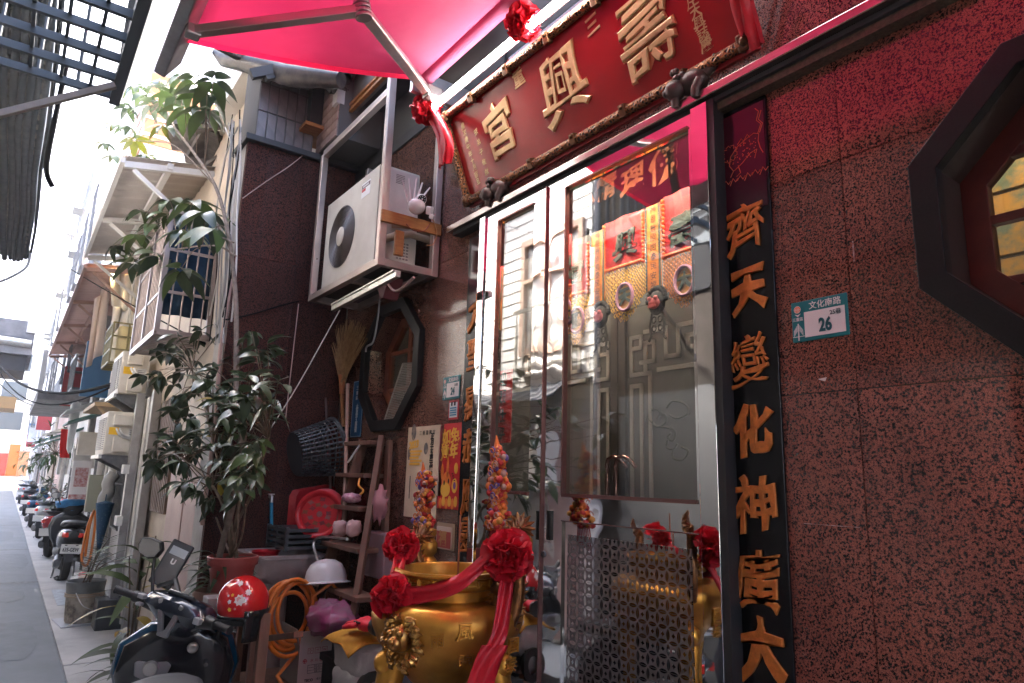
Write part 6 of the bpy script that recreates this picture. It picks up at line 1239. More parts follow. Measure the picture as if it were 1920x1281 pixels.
# phone case
ph = aZ(322, 1058, 1.16); view = (CAMP-ph).normalized(); rt = V((0, 0, 1)).cross(view).normalized(); rt = (rt*math.cos(R(-27))+view.cross(rt)*math.sin(R(-27))).normalized() if False else rt
upv_ = view.cross(rt); tl = R(-25); r2_ = rt*math.cos(tl)+upv_*math.sin(tl); u2_ = -rt*math.sin(tl)+upv_*math.cos(tl); FT = frame(ph, r2_, u2_)
pt = thing('phone_case', 'black waterproof phone case standing on the scooter handlebar', 'phone case', ph); sz = (ph-CAMP).length/1280
mb = MB(FT); mb.box((0, 0, -.012), (36*sz, 72*sz, .024)); part('case', mb, PLAST, pt, bev=.008)
mb = MB(FT); mb.box((0, -3*sz, .0006), (27*sz, 58*sz, .0012)); part('screen', mb, mat('dark_screen', (.05, .045, .05), .12), pt)
mb = MB(FT); mb.box((0, 20*sz, .0018), (26*sz, 13*sz, .001)); part('clear_band', mb, mat('pale_band', (.35, .38, .40), .15), pt)
mb = MB(FT); write(mb, 'U', (0, 4*sz, .002), 11*sz, (1, 0, 0), (0, 1, 0), ext=.03, bold=.05); part('letter', mb, WHITE, pt)
mb = MB(); hbp = MS @ V((.30, .02, 1.05)); mb.tube([hbp, hbp.lerp(ph, .5), ph+u2_*(-36*sz)-view*.02], .012, 8); part('mount', mb, PLAST, pt, smooth=60)
# red open face helmet on the right grip
hc = aY(456, 1128, 1.06); hm = thing('open_face_helmet', 'red open face helmet with white flower print hanging on the scooter grip', 'helmet', hc); hv = (CAMP-hc).normalized(); hr = V((0, 0, 1)).cross(hv).normalized()
HT = frame(hc, hr, V((0, 0, 1))); mb = MB(HT); hs = .125
mb.lathe([(hs*math.sin(a), hs*1.02*math.cos(a)) for a in [PI*k/20*.66 for k in range(21)]], 32, (0, 0, 0), 0, Matrix.Rotation(R(-90), 4, 'X') @ Matrix.Rotation(R(0), 4, 'X')); HRED = mat('helmet_red', (.62, .015, .018), .12, coat=.6, var=(.50, .01, .014), ns=6); part('shell', mb, HRED, hm, smooth=180)
mb = MB(HT); mb.tube([(hs*.88*math.cos(2*PI*k/32), -hs*.50, hs*.88*math.sin(2*PI*k/32)) for k in range(32)], .010, 6, close=True); part('edge_trim', mb, BLACK, hm, smooth=60)
mb = MB(HT); mb.lathe([(.11, -.05), (.105, -.085), (.09, -.10)], 24, (0, 0, 0), 0, Matrix.Rotation(R(-90), 4, 'X')); part('liner', mb, PLAST, hm, smooth=60)
mb = MB(HT); mb.grid(lambda u, v: V((hs*1.03*math.cos(R(-95)+R(105)*u), -.02-.135*v+.03*u*v, hs*1.03*math.sin(R(95)-R(105)*(1-u))*1.0)) if False else V((hs*1.04*math.sin(R(5)+R(95)*u)*(1-.25*v), -.025-.15*v, hs*1.04*math.cos(R(5)+R(95)*u)*(1-.25*v))), 10, 5); o = part('visor', mb, mat('smoked_visor', (.012, .013, .015), .08, coat=.5), hm, smooth=180); md = o.modifiers.new('thick', 'SOLIDIFY'); md.thickness = .003
def on_h(u, v, k=1.006): a, b = R(u), R(v); return V((hs*k*math.sin(a)*math.cos(b), hs*k*1.02*math.sin(b), hs*k*math.cos(a)*math.cos(b)))
mb = MB(HT); rr = random.Random(3)
def blotch(cu, cv, r_, mi, pet=8):
    pts = [on_h(cu+r_*(1 if j % 2 else .72)*math.cos(2*PI*j/(2*pet)), cv+r_*(1 if j % 2 else .72)*math.sin(2*PI*j/(2*pet)), 1.012) for j in range(2*pet)]; mb.add([on_h(cu, cv, 1.018)]+pts, [(0, 1+j, 1+(j+1) % (2*pet)) for j in range(2*pet)], mi)
blotch(-8, 12, 13, 0); blotch(-10, 14, 6, 2); blotch(10, 28, 8, 0); blotch(-30, 8, 5, 0, 5); blotch(-26, 22, 4, 1, 5); blotch(-28, -8, 5, 1, 5); blotch(-14, 50, 9, 0, 6); blotch(4, 10, 3, 0, 5); blotch(-36, 20, 3, 0, 5); blotch(-16, -6, 3, 2, 5)
part('flower_print', mb, [mat('print_white', (.72, .66, .64), .3), mat('print_yellow', (.8, .45, .05), .3), mat('print_rose', (.6, .25, .25), .3)], hm)
mb = MB(HT); mb.tube([(-hs*.7, -.06, hs*.5), (-hs*.78, -.16, hs*.2), (-hs*.5, -.2, 0)], .012, 6); part('chin_strap', mb, PLAST, hm, smooth=60)
# the row of scooters down the alley
def far(lab, px, py, hd, body, accent, txt=None, lean=0, steer=0):
    g = aZ(px, py, 0); T = Matrix.Translation((g.x, g.y, 0)) @ rotz(math.atan2(hd[1], hd[0])) @ Matrix.Translation((.62, 0, 0)); return scooter(lab, T, body, accent, steer, lean, txt)
GP_ = mat('grey_scooter_paint', (.05, .05, .055), .25, coat=.5); RPN = mat('red_scooter_paint', (.45, .02, .025), .25, coat=.5); WPN = mat('white_scooter_paint', (.62, .64, .66), .25, coat=.4); BPN = mat('blue_scooter_paint', (.03, .10, .22), .25, coat=.5)
s1 = far('dark grey scooter with white licence plate and a blue cloth over its handlebar', 118, 1088, (-1, .02), GP_, PLAST, '635-GEW', R(3), R(14))
g = aZ(118, 1088, 0); cb = V((g.x-.95, g.y+.03, 1.05)); solo('blue_cloth', 'bright blue rain cloth over the handlebar of the grey scooter', 'cloth', crumple(cb, .2, (.6, 1.15, .5), 51, amp=.3), mat('bright_blue_cloth', (.02, .22, .48), .5, var=(.015, .15, .35), ns=14), 60)
far('red scooter with cream seat parked just beyond the grey scooter', 90, 1045, (-.95, .3), RPN, RPN, None, 0, R(20))
far('white and red scooter parked third along the alley edge', 72, 1010, (-.97, .25), WPN, RPN, None, R(2), 0)
far('blue scooter parked fourth along the alley edge', 58, 990, (-.97, .2), BPN, GP_, None, 0, R(15))
far('black scooter parked fifth along the alley edge', 46, 968, (-.98, .2), PLAST, GP_, None)
far('pale grey scooter nearest the orange end wall', 37, 945, (-.98, .2), WPN, PLAST, None)
# ================================================================== PLANTS
LEAFD = mat('dark_glossy_leaf', (.034, .056, .028), .3, var=(.055, .075, .035), ns=5, trans=.12, coat=.2)
LEAFM = mat('mid_green_leaf', (.05, .085, .025), .35, var=(.07, .11, .03), ns=5, trans=.18)
LEAFY = mat('yellow_leaf', (.30, .26, .03), .45, var=(.34, .16, .02), ns=9, trans=.35)
LEAFL = mat('lit_green_leaf', (.075, .09, .006), .4, var=(.10, .095, .008), ns=5, trans=.25)
STEM = mat('plant_stem', (.16, .11, .07), .7, var=(.10, .07, .045), ns=20)
def leafmesh(name, L_, W_, m, droop=.35, fold=.25, n=5, tip=.35, wave=0):
    mb = MB()
    def f(u, v):
        s = (v-.5)*2; w = W_*.5*(math.sin(PI*u**(.75 if tip < .4 else .62))**.85+.001); return V((s*w, L_*u*(1-.12*droop*u), -L_*droop*u*u*.75+abs(s)*w*fold+wave*math.sin(u*9+s)*W_))
    mb.grid(f, n, 2 if n < 6 else 2); return mk(name, mb, m, 180)
def orient(p, d, up, roll=0.0):
    d = V(d).normalized(); up = V(up); r = d.cross(up)
    r = r.normalized() if r.length > 1e-4 else V((1, 0, 0)); u = r.cross(d)
    M = Matrix(((r.x, d.x, u.x, p[0]), (r.y, d.y, u.y, p[1]), (r.z, d.z, u.z, p[2]), (0, 0, 0, 1))); return M @ Matrix.Rotation(roll, 4, 'Y')
def curve(P, k=6):
    P = [V(p) for p in P]; Q = []
    for i in range(len(P)-1):
        a, b, c, d = P[max(i-1, 0)], P[i], P[i+1], P[min(i+2, len(P)-1)]
        for j in range(k): t = j/k; Q.append(.5*((2*b)+(c-a)*t+(2*a-5*b+4*c-d)*t*t+(3*b-a-3*c+d)*t**3))
    return Q+[P[-1]]
# tall shrub in the red pot
sb = thing('leafy_shrub', 'tall dark glossy leafy shrub growing from the dull red pot', 'shrub', (pc.x, pc.y, pz-.05)); rr = random.Random(12)
LS = [leafmesh('leaf', .15, .062, LEAFD, .5, .3), leafmesh('leaf', .13, .055, LEAFD, .8, .35), leafmesh('leaf', .115, .05, LEAFM, .5, .3), leafmesh('leaf', .125, .052, LEAFD, .3, .2)]
LYm = leafmesh('leaf', .12, .055, LEAFY, .7, .3)
base = V((pc.x, pc.y, pz-.05)); mb = MB(); nl = 0; tips = []
main = [curve([base+V((-.03, 0, 0)), aY(432, 1000, 1.10), aY(425, 930, 1.08), aY(405, 850, 1.03), aY(385, 770, 1.0), aY(360, 690, .98)]), curve([base+V((.03, .02, 0)), aY(440, 1000, 1.14), aY(450, 930, 1.15), aY(450, 840, 1.18), aY(445, 740, 1.22), aY(450, 660, 1.22)]), curve([base, aY(428, 990, 1.06), aY(410, 930, 1.0), aY(370, 880, .95), aY(325, 850, .92)]), curve([base, aY(442, 990, 1.12), aY(470, 930, 1.12), aY(490, 870, 1.12), aY(505, 820, 1.15)])]
for c_ in main: n = len(c_); mb.tube(c_, [.013-.009*i/n for i in range(n)], 6)
for k in range(5): a = 2*PI*k/5; mb.tube(curve([base+V((.04*math.cos(a), .04*math.sin(a), 0)), aY(430+8*k-10, 1010, 1.1+.02*math.cos(a)), aY(420+14*k-15, 970-6*k, 1.08)]), [.006]*13 if False else .006, 5)
tw = []
zones = [((405, 855), (85, 95), 46), ((450, 800), (70, 90), 30), ((330, 850), (60, 45), 24), ((390, 770), (85, 60), 26), ((340, 690), (80, 60), 18), ((420, 680), (100, 75), 22), ((480, 720), (60, 60), 9), ((340, 640), (60, 25), 7)]
allm = [p for c_ in main for p in c_[4:]]
for (cx, cy), (rx, ry), cnt in zones:
    for k in range(cnt):
        a = rr.uniform(0, 2*PI); q = math.sqrt(rr.random()); px, py = cx+rx*q*math.cos(a), cy+ry*q*math.sin(a); y = 1.06+rr.uniform(-.20, .20) - (.08 if px < 360 else 0)
        tw.append(aY(px, py, y))
leafcount = 0; rest = MB(); stl = []
for k in range(16):
    a_ = aY(430+rr.uniform(-10, 30), rr.uniform(700, 860), 1.15); b_ = aY(rr.uniform(455, 550), rr.uniform(650, 830), 1.15+rr.uniform(-.1, .2)); mb.tube(curve([a_, a_.lerp(b_, .5)+V((0, rr.uniform(-.05, .05), rr.uniform(-.02, .08))), b_], 4), .0022, 4)
for p in tw:
    q = min(allm, key=lambda s: (s-p).length+max(0, s.z-p.z)*.5); mid = q.lerp(p, .55)+V((0, 0, .03)); mb.tube([q, mid, p], [.004, .003, .002], 4, cap=False)
    d0 = (p-q).normalized(); k0 = rr.randint(3, 5)
    for k in range(k0):
        d = (d0*.7+V((rr.uniform(-1, 1), rr.uniform(-1, 1), rr.uniform(-.9, .25)))).normalized(); s_ = rr.uniform(.6, 1.05); pos = p.lerp(mid, .25*k/k0)
        T = orient(pos, d, V((rr.uniform(-.35, .35), rr.uniform(-.35, .35), 1)), rr.uniform(-.5, .5)) @ Matrix.Diagonal((s_, s_, s_, 1))
        me = LYm if rr.random() < .035 else rr.choice(LS)
        if leafcount < 300: inst('leaf', me, T, sb); leafcount += 1
        else: rest.mesh(LS[0], T)
        nl += 1
part('stem', mb, STEM, sb, smooth=60)
o = part('small_leaves', rest, LEAFD, sb, smooth=180); o['kind'] = 'stuff'
# umbrella tree sapling with palmate leaves
ut = thing('umbrella_tree', 'thin tall umbrella tree sapling with fingered leaves reaching over the alley', 'tree', aY(446, 1010, 1.16)); rr = random.Random(31)
tr = curve([V((-4.9, 1.02, .0)), aY(447, 900, 1.06), aY(443, 720, 1.06), aY(442, 560, 1.06), aY(428, 440, 1.02), aY(404, 350, .98), aY(362, 285, .92), aY(325, 235, .86), aY(305, 190, .82)])
n = len(tr); mb = MB(); mb.tube(tr, [.020-.012*i/n for i in range(n)], 8)
cl = [((255, 160), .76), ((298, 150), .80), ((345, 140), .82), ((388, 172), .85), ((385, 205), .86), ((238, 200), .74), ((285, 195), .80), ((330, 180), .83), ((218, 232), .72), ((252, 262), .74), ((310, 235), .84), ((196, 268), .70), ((212, 292), .72), ((272, 290), .8), ((365, 150), .80), ((270, 175), .77), ((318, 165), .82), ((400, 150), .85), ((240, 235), .74), ((345, 205), .84),
      ((225, 415), .80), ((268, 395), .82), ((318, 375), .86), ((385, 398), .92), ((215, 462), .78), ((250, 492), .82), ((300, 480), .86), ((340, 505), .88), ((402, 428), .95), ((290, 420), .84), ((345, 430), .9), ((260, 440), .8), ((205, 440), .78), ((240, 385), .8), ((360, 380), .9), ((275, 470), .84), ((320, 400), .88)]
forks = [(tr[-1], cl[:20]), (aY(425, 490, 1.0), cl[20:])]
LU = [leafmesh('leaf', .25, .10, LEAFD if 0 else LEAFM, .5, .2, 6, .5), leafmesh('leaf', .24, .095, mat('grey_green_leaf', (.035, .06, .03), .3, var=(.05, .08, .035), ns=4, trans=.12, coat=.2), .7, .2, 6, .5)]
LUY = leafmesh('leaf', .23, .09, LEAFL, .45, .2, 6, .5)  # yellow backlit look put into the colour of these leaflets
hubs = [tr[-1], tr[-8], tr[-14]]
cntl = 0
for i, (pp_, y) in enumerate(cl):
    p = aY(pp_[0], pp_[1], y); src = (min(tr[-16:], key=lambda s: (s-p).length) if i < 20 else min([aY(442, 480, 1.04), aY(430, 445, 1.02), aY(380, 462, .96), aY(340, 470, .92), aY(330, 440, .9)], key=lambda s: (s-p).length))
    mb.tube(curve([src, src.lerp(p, .5)+V((0, 0, .05)), p], 4), .0035, 5)
    yel = (i in (8, 9, 10, 11, 12, 13)) 
    m7 = rr.choice((6, 7, 7)); a0 = rr.uniform(0, 6.28); axis = V((rr.uniform(-.5, .5), rr.uniform(-.5, .3), 1)).normalized()
    for k in range(m7):
        a = a0+2*PI*k/m7; h = V((math.cos(a), math.sin(a), 0)); h = (h-axis*h.dot(axis)*.8).normalized(); d = (h+V((0, 0, -.15+rr.uniform(-.35, .15)))).normalized(); s_ = rr.uniform(.8, 1.12)*(1.0 if i < 20 else 1.08)
        me = LUY if (yel and rr.random() < .7) else rr.choice(LU); inst('leaf', me, orient(p+d*.02, d, axis, rr.uniform(-.3, .3)) @ Matrix.Diagonal((s_, s_, s_, 1)), ut); cntl += 1
mb.tube(curve([aY(442, 480, 1.04), aY(410, 462, 1.0), aY(370, 462, .95), aY(330, 468, .9)]), [.009]*19 if False else .007, 6); mb.tube(curve([aY(438, 455, 1.03), aY(400, 440, .97), aY(360, 435, .93)]), .006, 6); mb.tube(curve([tr[30], aY(330, 275, .85), aY(280, 265, .78), aY(215, 262, .72)]), .005, 6)
part('trunk', mb, mat('grey_bark', (.20, .15, .12), .8, var=(.12, .09, .07), ns=25, bump=.4, bs=80), ut, smooth=60)
# generic small plants
def blades(name, lab, cat, c, n, L_, W_, m, spread, seed, up=.6, grp=None, m2=None, stems=0, fr=.12):
    t = thing(name, lab, cat, c, grp); rr = random.Random(seed); me = leafmesh('leaf', L_, W_, m, .9, .15, 6); me2 = leafmesh('leaf', L_*.95, W_, m2, .9, .15, 6) if m2 else me; c = V(c)
    if stems:
        mb = MB()
        for k in range(stems): a = rr.uniform(0, 6.28); e = c+V((spread*.5*math.cos(a), spread*.5*math.sin(a), up*rr.uniform(.6, 1))); mb.tube([c+V((.02*math.cos(a), .02*math.sin(a), 0)), c.lerp(e, .5)+V((0, 0, .04)), e], [.008, .006, .004], 5)
        part('stem', mb, STEM, t, smooth=60)
    for k in range(n):
        a = k*2.4+rr.uniform(-.4, .4); z = up*(k/n)*.8 if stems else 0.0; d = V((math.cos(a), math.sin(a), rr.uniform(.2, 1.0))).normalized(); s_ = rr.uniform(.7, 1.1)
        inst('leaf', me2 if (m2 and rr.random() < fr) else me, orient(c+V((.03*math.cos(a), .03*math.sin(a), z)), d, (0, 0, 1), rr.uniform(-.4, .4)) @ Matrix.Diagonal((s_, s_, s_, 1)), t)
    return t
c = aZ(285, 1180, 0); c = V((-6.3, .98, .25)); blades('dragon_plant', 'variegated dragon plant with yellowing leaf tips behind the scooter mirror', 'plant', c, 24, .42, .085, mat('matt_leaf', (.045, .07, .022), .6, var=(.07, .09, .03), ns=5, trans=.15, spec=.2), .2, 61, 1.0, None, LEAFY, 4, .16)
mb = MB(); pot('plant_pot', 'dark plastic pot of the dragon plant', c+V((0, 0, .02)), .13, .26, PLAST)
c = aY(412, 1112, 1.05)+V((-.12, 0, 0)); blades('palm_plant', 'small dark palm like plant in the clay pot by the shrub', 'plant', c, 40, .22, .026, LEAFD, .16, 62, .22, None, None, 5)
c = V((-5.55, .86, .16)); blades('broad_leaf_plant', 'low dark plant with long drooping leaves at the pavement edge left of the scooter', 'plant', c, 20, .30, .075, mat('olive_leaf', (.035, .048, .026), .6, var=(.06, .07, .035), ns=6, trans=.15), .2, 63, .35, None, None, 3)
pot('plant_pot', 'low dark pot at the pavement edge left of the scooter', c+V((0, 0, .01)), .12, .16, PLAST)
c = V((-5.75, 1.0, .02)); blades('fern_plant', 'low fern like plant beside the gate posts', 'plant', c, 22, .30, .035, mat('matt_leaf', (.045, .07, .022), .6), .2, 64, .3, None, None, 4)
# paint bucket planter
bc = aZ(152, 1163, .02); bt = thing('paint_bucket', 'old paint bucket with worn white lower half used as a planter', 'bucket', (bc.x, bc.y, 0)); H_ = .43
mb = MB(); mb.lathe([(.0001, 0), (.155, 0), (.162, .02), (.178, .27), (.186, .275), (.187, .29), (.181, .295)], 30, (bc.x, bc.y, .012)); part('lower_wall', mb, mat('stained_bucket', (.42, .36, .28), .6, var=(.12, .10, .08), ns=5, lo=.45, hi=.6), bt, smooth=40)
mb = MB(); mb.lathe([(.181, .295), (.192, .41), (.196, .42), (.19, .425), (.18, .40)], 30, (bc.x, bc.y, .012)); mb.lathe([(.0001, .37), (.185, .38)], 24, (bc.x, bc.y, .012)); part('upper_wall', mb, mat('grey_bucket', (.14, .15, .14), .55, var=(.2, .2, .19), ns=8), bt, smooth=40)
for z in (.285, .31): 
    mb = MB(); mb.tube([(bc.x+.188*math.cos(2*PI*k/30), bc.y+.188*math.sin(2*PI*k/30), z) for k in range(30)], .007, 6, close=True); part('hoop', mb, mat('hoop_tan', (.4, .3, .2), .6), bt, smooth=60)
mb = MB(); mb.tube(curve([(bc.x+.16, bc.y-.1, .33), (bc.x+.22, bc.y-.02, .2), (bc.x+.2, bc.y+.12, .16), (bc.x+.1, bc.y+.19, .3)]), .005, 5); part('handle', mb, ALU, bt)
mb = MB(); mb.box((bc.x-.02, bc.y+.02, .006), (.55, .5, .012), rot=Matrix.Rotation(.1, 3, 'Z')); solo('steel_sheet', 'thin grey sheet lying under the paint bucket', 'sheet', mb, mat('zinc', (.35, .37, .4), .45, .5))
zz = thing('stem_plant', 'leggy plant with upright leafy stems growing in the paint bucket', 'plant', (bc.x, bc.y, .39)); rr = random.Random(77); mb = MB(); lz = leafmesh('leaf', .12, .035, mat('olive_leaf', (.04, .055, .03), .4, trans=.15), .2, .15)
for e in (((205, 1010), .95), ((212, 1040), .92), ((175, 1050), .9), ((228, 1050), 1.0), ((190, 1030), .93), ((165, 1060), .88)):
    q = aY(e[0][0], e[0][1], e[1]); Q = curve([V((bc.x+rr.uniform(-.05, .05), bc.y+rr.uniform(-.05, .05), .38)), V((bc.x, bc.y, .55)).lerp(q, .5), q]); mb.tube(Q, [.009-.005*i/len(Q) for i in range(len(Q))], 5)
    for i in range(4, len(Q)):
        for s_ in (-1, 1): d = V((rr.uniform(-.3, .3), s_, .55)).normalized(); inst('leaf', lz, orient(Q[i], d, (0, 0, 1)), zz)
part('stem', mb, STEM, zz, smooth=60)
mb = MB(); c = V((bc.x+.42, bc.y+.22, 0)); mb.bb((c.x-.16, c.y-.15, .0), (c.x+.16, c.y+.15, .30))
o = solo('black_planter', 'square dark grey planter with round holes beside the paint bucket', 'planter', mb, mat('planter_grey', (.06, .065, .07), .6), bev=.012)
# street greenery
def bushy(lab, px, py, y, r, n, seed, m, grp='potted plants along the row houses'):
    c = aY(px, py, y); t = thing('street_plant', lab, 'plant', c, grp); rr = random.Random(seed); me = leafmesh('leaf', .22, .06, m, .6, .2)
    mb = MB(); mb.tube([V((c.x, c.y, 0)), V((c.x, c.y, c.z))], [.03, .015], 6)
    for k in range(n):
        d = V((rr.uniform(-1, 1), rr.uniform(-1, 1), rr.uniform(-.7, 1))).normalized(); p = c+d*r*rr.uniform(.3, 1); mb.tube([c, p], [.006, .003], 4, cap=False)
        for j in range(3): inst('leaf', me, orient(p, (d+V((rr.uniform(-.8, .8), rr.uniform(-.8, .8), rr.uniform(-.6, .4)))).normalized(), (0, 0, 1)), t)
    part('stem', mb, STEM, t); return t
bushy('pale green street plant hanging over the third house front', 105, 850, 1.0, .7, 46, 81, LEAFM); bushy('leafy street plant low beside the red scooter', 112, 925, 1.15, .35, 22, 82, LEAFD); bushy('yellow green street plant farther along the row houses', 75, 860, 1.0, .8, 40, 83, LEAFL); bushy('small street plant above the pavement by the white rack', 95, 920, 1.1, .4, 20, 84, LEAFM)
# ================================================================== ROW HOUSES ON THE FAR RIGHT OF THE ALLEY
FYH = 1.30
BEIGE = mat('beige_siding', (.52, .44, .34), .6, var=(.42, .35, .28), ns=2); PWALL = mat('pale_wall', (.68, .66, .63), .8, var=(.55, .53, .50), ns=1.2); WTILE = mat('white_wall_tile', (.74, .73, .71), .5, var=(.64, .63, .61), ns=1.5)
GROUT = mat('pale_grout', (.5, .48, .46), .9); WGLASS = mat('window_dark', (.05, .06, .07), .08, coat=.6); ALUD = mat('grey_aluminium', (.38, .37, .36), .4, .6, var=(.3, .29, .28), ns=6); PINKW = mat('pinkish_steel', (.42, .30, .28), .5, var=(.36, .25, .23), ns=3)
def house(lab, x0, x1, h, wall, group='row houses along the alley', floors=3, fy=FYH, depth=7, up=None, win=True, seed=1):
    t = thing('row_house', lab, 'house', ((x0+x1)/2, fy+depth/2, 0), group); rr = random.Random(seed)
    mb = MB(); mb.bb((x0+.01, fy, .0), (x1-.01, fy+depth, h)); part('wall', mb, wall, t)
    if win:
        for f in range(1, floors):
            z = f*3.0+.9; k = 0; x = x0+.6
            while x+1.2 < x1:
                w = part('window', MB(), ALUD, t); mb = MB(); mb.bb((x, fy-.03, z), (x+1.1, fy-.005, z+1.2)); part('pane', mb, WGLASS, w); mb = MB()
                for (a, b, c_, d) in ((x-.04, x+1.14, z-.05, z), (x-.04, x+1.14, z+1.2, z+1.25), (x-.04, x, z, z+1.2), (x+1.1, x+1.14, z, z+1.2), (x+.53, x+.57, z, z+1.2)): mb.bb((a, fy-.06, c_), (b, fy-.004, d))
                part('frame', mb, ALUD, w)
                if rr.random() < .5:
                    mb = MB()
                    for q in range(8): mb.bb((x+q*.15, fy-.45, z-.1), (x+q*.15+.02, fy-.43, z+1.3))
                    for zz_ in (z-.1, z+.6, z+1.3): mb.bb((x-.02, fy-.46, zz_), (x+1.1, fy-.42, zz_+.03))
                    mb.bb((x, fy-.45, z-.12), (x+1.08, fy-.07, z-.1)); part('grille', mb, IRON, w)
                x += 1.8+rr.random()*.6
    mb = MB(); mb.bb((x0, fy-.15, h), (x1, fy+depth, h+.12)); part('parapet', mb, PWALL, t); return t
hA = house('nearest row house with beige siding just past the granite pier', -9.6, PX-.36, 4.95, BEIGE, floors=1, win=False)
# near house front: siding strips, doors, posts
for i in range(26):
    x = PX-.40-i*.075
    if x < -7.4: break
    mb = MB(); mb.bb((x-.070, FYH-.018, .25), (x, FYH-.001, 2.62)); part('siding_strip', mb, BEIGE, hA)
mb = MB(); mb.bb((-5.46, FYH-.10, 0), (-5.37, FYH+.0, 4.6)); part('white_post', mb, WHITE, hA)
for x0, x1, m in ((-6.35, -5.75, PINKW), (-7.05, -6.4, PINKW)):
    mb = MB(); mb.bb((x0, FYH-.05, .05), (x1, FYH-.019, 1.75)); part('door_panel', mb, m, hA, bev=.004)
for k in range(9): mb = MB(); mb.bb((-7.9+k*.09, FYH-.06, 1.25), (-7.9+k*.09+.045, FYH-.02, 2.35)); part('brown_slat', mb, mat('brown_slat', (.17, .11, .08), .6), hA)
def pl(px, py, y): return aY(px, py, y)
# folding gate of aluminium posts beside the bucket
gt = thing('folding_gate', 'grey aluminium folding gate standing open beside the paint bucket', 'gate', (-8.7, 1.2, 0))
for k, (x, y) in enumerate(((-8.75, 1.14), (-8.45, 1.25), (-8.2, 1.22), (-9.1, 1.26))):
    mb = MB(); mb.bb((x-.055, y-.04, .02), (x+.055, y+.04, 2.5)); part('gate_post', mb, ALUD, gt, bev=.004)
mb = MB()
for z in (.55, 1.05, 1.6):
    mb = MB(); mb.bb((-8.80, 1.05, z), (-8.62, 1.11, z+.10)); part('hinge_block', mb, WHITE, gt, bev=.004)
for x0, x1 in ((-8.39, -8.26), (-8.69, -8.51), (-9.04, -8.81)): mb = MB(); mb.bb((x0, 1.20, .06), (x1, 1.215, 2.45)); part('gate_panel', mb, PWALL, gt)
def house_door(x0, x1, m, hs):
    d = part('door', MB(), m, hs); mb = MB(); mb.bb((x0, FYH-.04, .08), (x1, FYH-.003, 2.15)); part('leaf', mb, m, d); mb = MB(); mb.bb((x0-.06, FYH-.07, .0), (x0-.001, FYH-.002, 2.22)); mb.bb((x1+.001, FYH-.07, 0), (x1+.06, FYH-.002, 2.22)); mb.bb((x0, FYH-.07, 2.151), (x1, FYH-.002, 2.22)); part('frame', mb, ALUD, d)
    mb = MB()
    for k in range(7): mb.bb((x0+.06+k*(x1-x0-.14)/6, FYH-.075, .9), (x0+.08+k*(x1-x0-.14)/6, FYH-.045, 2.0))
    for z in (.9, 1.45, 1.98): mb.bb((x0+.05, FYH-.08, z), (x1-.05, FYH-.046, z+.02))
    part('grille', mb, IRON, d)
hB = house('second row house with pale plaster and grilled doors behind the two air conditioners', -14.2, -9.65, 5.2, PWALL, floors=1, win=False)
for x0, x1, m in ((-10.7, -9.85, ALUD), (-12.0, -11.0, PWALL), (-13.7, -12.5, ALUD)): house_door(x0, x1, m, hB)
hC = house('third row house of white tile with an orange tiled upper storey', -22, -14.25, 12.2, WTILE, floors=3, seed=3)
mb = MB(); mb.bb((-22, FYH-.03, 7.9), (-14.22, FYH+7.05, 9.4))
ORT = mat('orange_wall_tile', (.58, .25, .10), .5, var=(.50, .20, .08), ns=2); part('orange_band', mb, ORT, hC)
for k in range(4): mb = MB(); mb.bb((-22, FYH-.05, 8.05+k*.36), (-14.20, FYH+7.07, 8.11+k*.36)); part('white_band', mb, WTILE, hC)
for x0, x1 in ((-16.5, -15.2), (-19, -17.5)): house_door(x0, x1, ALUD, hC)
hD = house('fourth row house of pale pink plaster', -30, -22.05, 9.0, mat('pink_plaster', (.66, .50, .45), .8, var=(.58, .44, .4), ns=1), floors=3, seed=4)
hE = house('fifth tall white row house farther down the alley', -40, -30.05, 15.0, WTILE, floors=5, seed=5)
hF = house('sixth row house with grey tile front far down the alley', -50, -40.05, 11.0, PWALL, floors=3, seed=6)
house('last row house at the far end of the alley', -60, -50.05, 13.0, WTILE, floors=4, seed=7)
# orange fronted building across the far end
en = thing('end_building', 'pale building with orange and red panels closing the far end of the alley', 'building', (-66, 0, 0)); mb = MB(); mb.bb((-72, -9, 0), (-66, 9, 11)); part('wall', mb, WTILE, en)
for y0, y1, z1, m in ((-.9, .1, 2.6, mat('end_red', (.42, .05, .03), .7, var=(.3, .06, .04), ns=3)), (.1, .8, 3.3, mat('end_orange', (.48, .13, .02), .7)), (.8, 2.0, 2.8, mat('end_tan', (.40, .20, .10), .7)), (-3.4, -1.1, 3.0, mat('end_orange', (.48, .13, .02), .7))): mb = MB(); mb.bb((-65.99, y0+.01, .9), (-65.9, y1-.01, z1)); part('panel', mb, m, en)
for k in range(3):
    for j in range(5): mb = MB(); mb.bb((-65.99, -7+j*3, 4.4+k*2.3), (-65.93, -5.4+j*3, 5.8+k*2.3)); part('window', mb, WGLASS, en)

GRS = mat('grey_sheet', (.50, .46, .43), .6, var=(.42, .38, .36), ns=2)
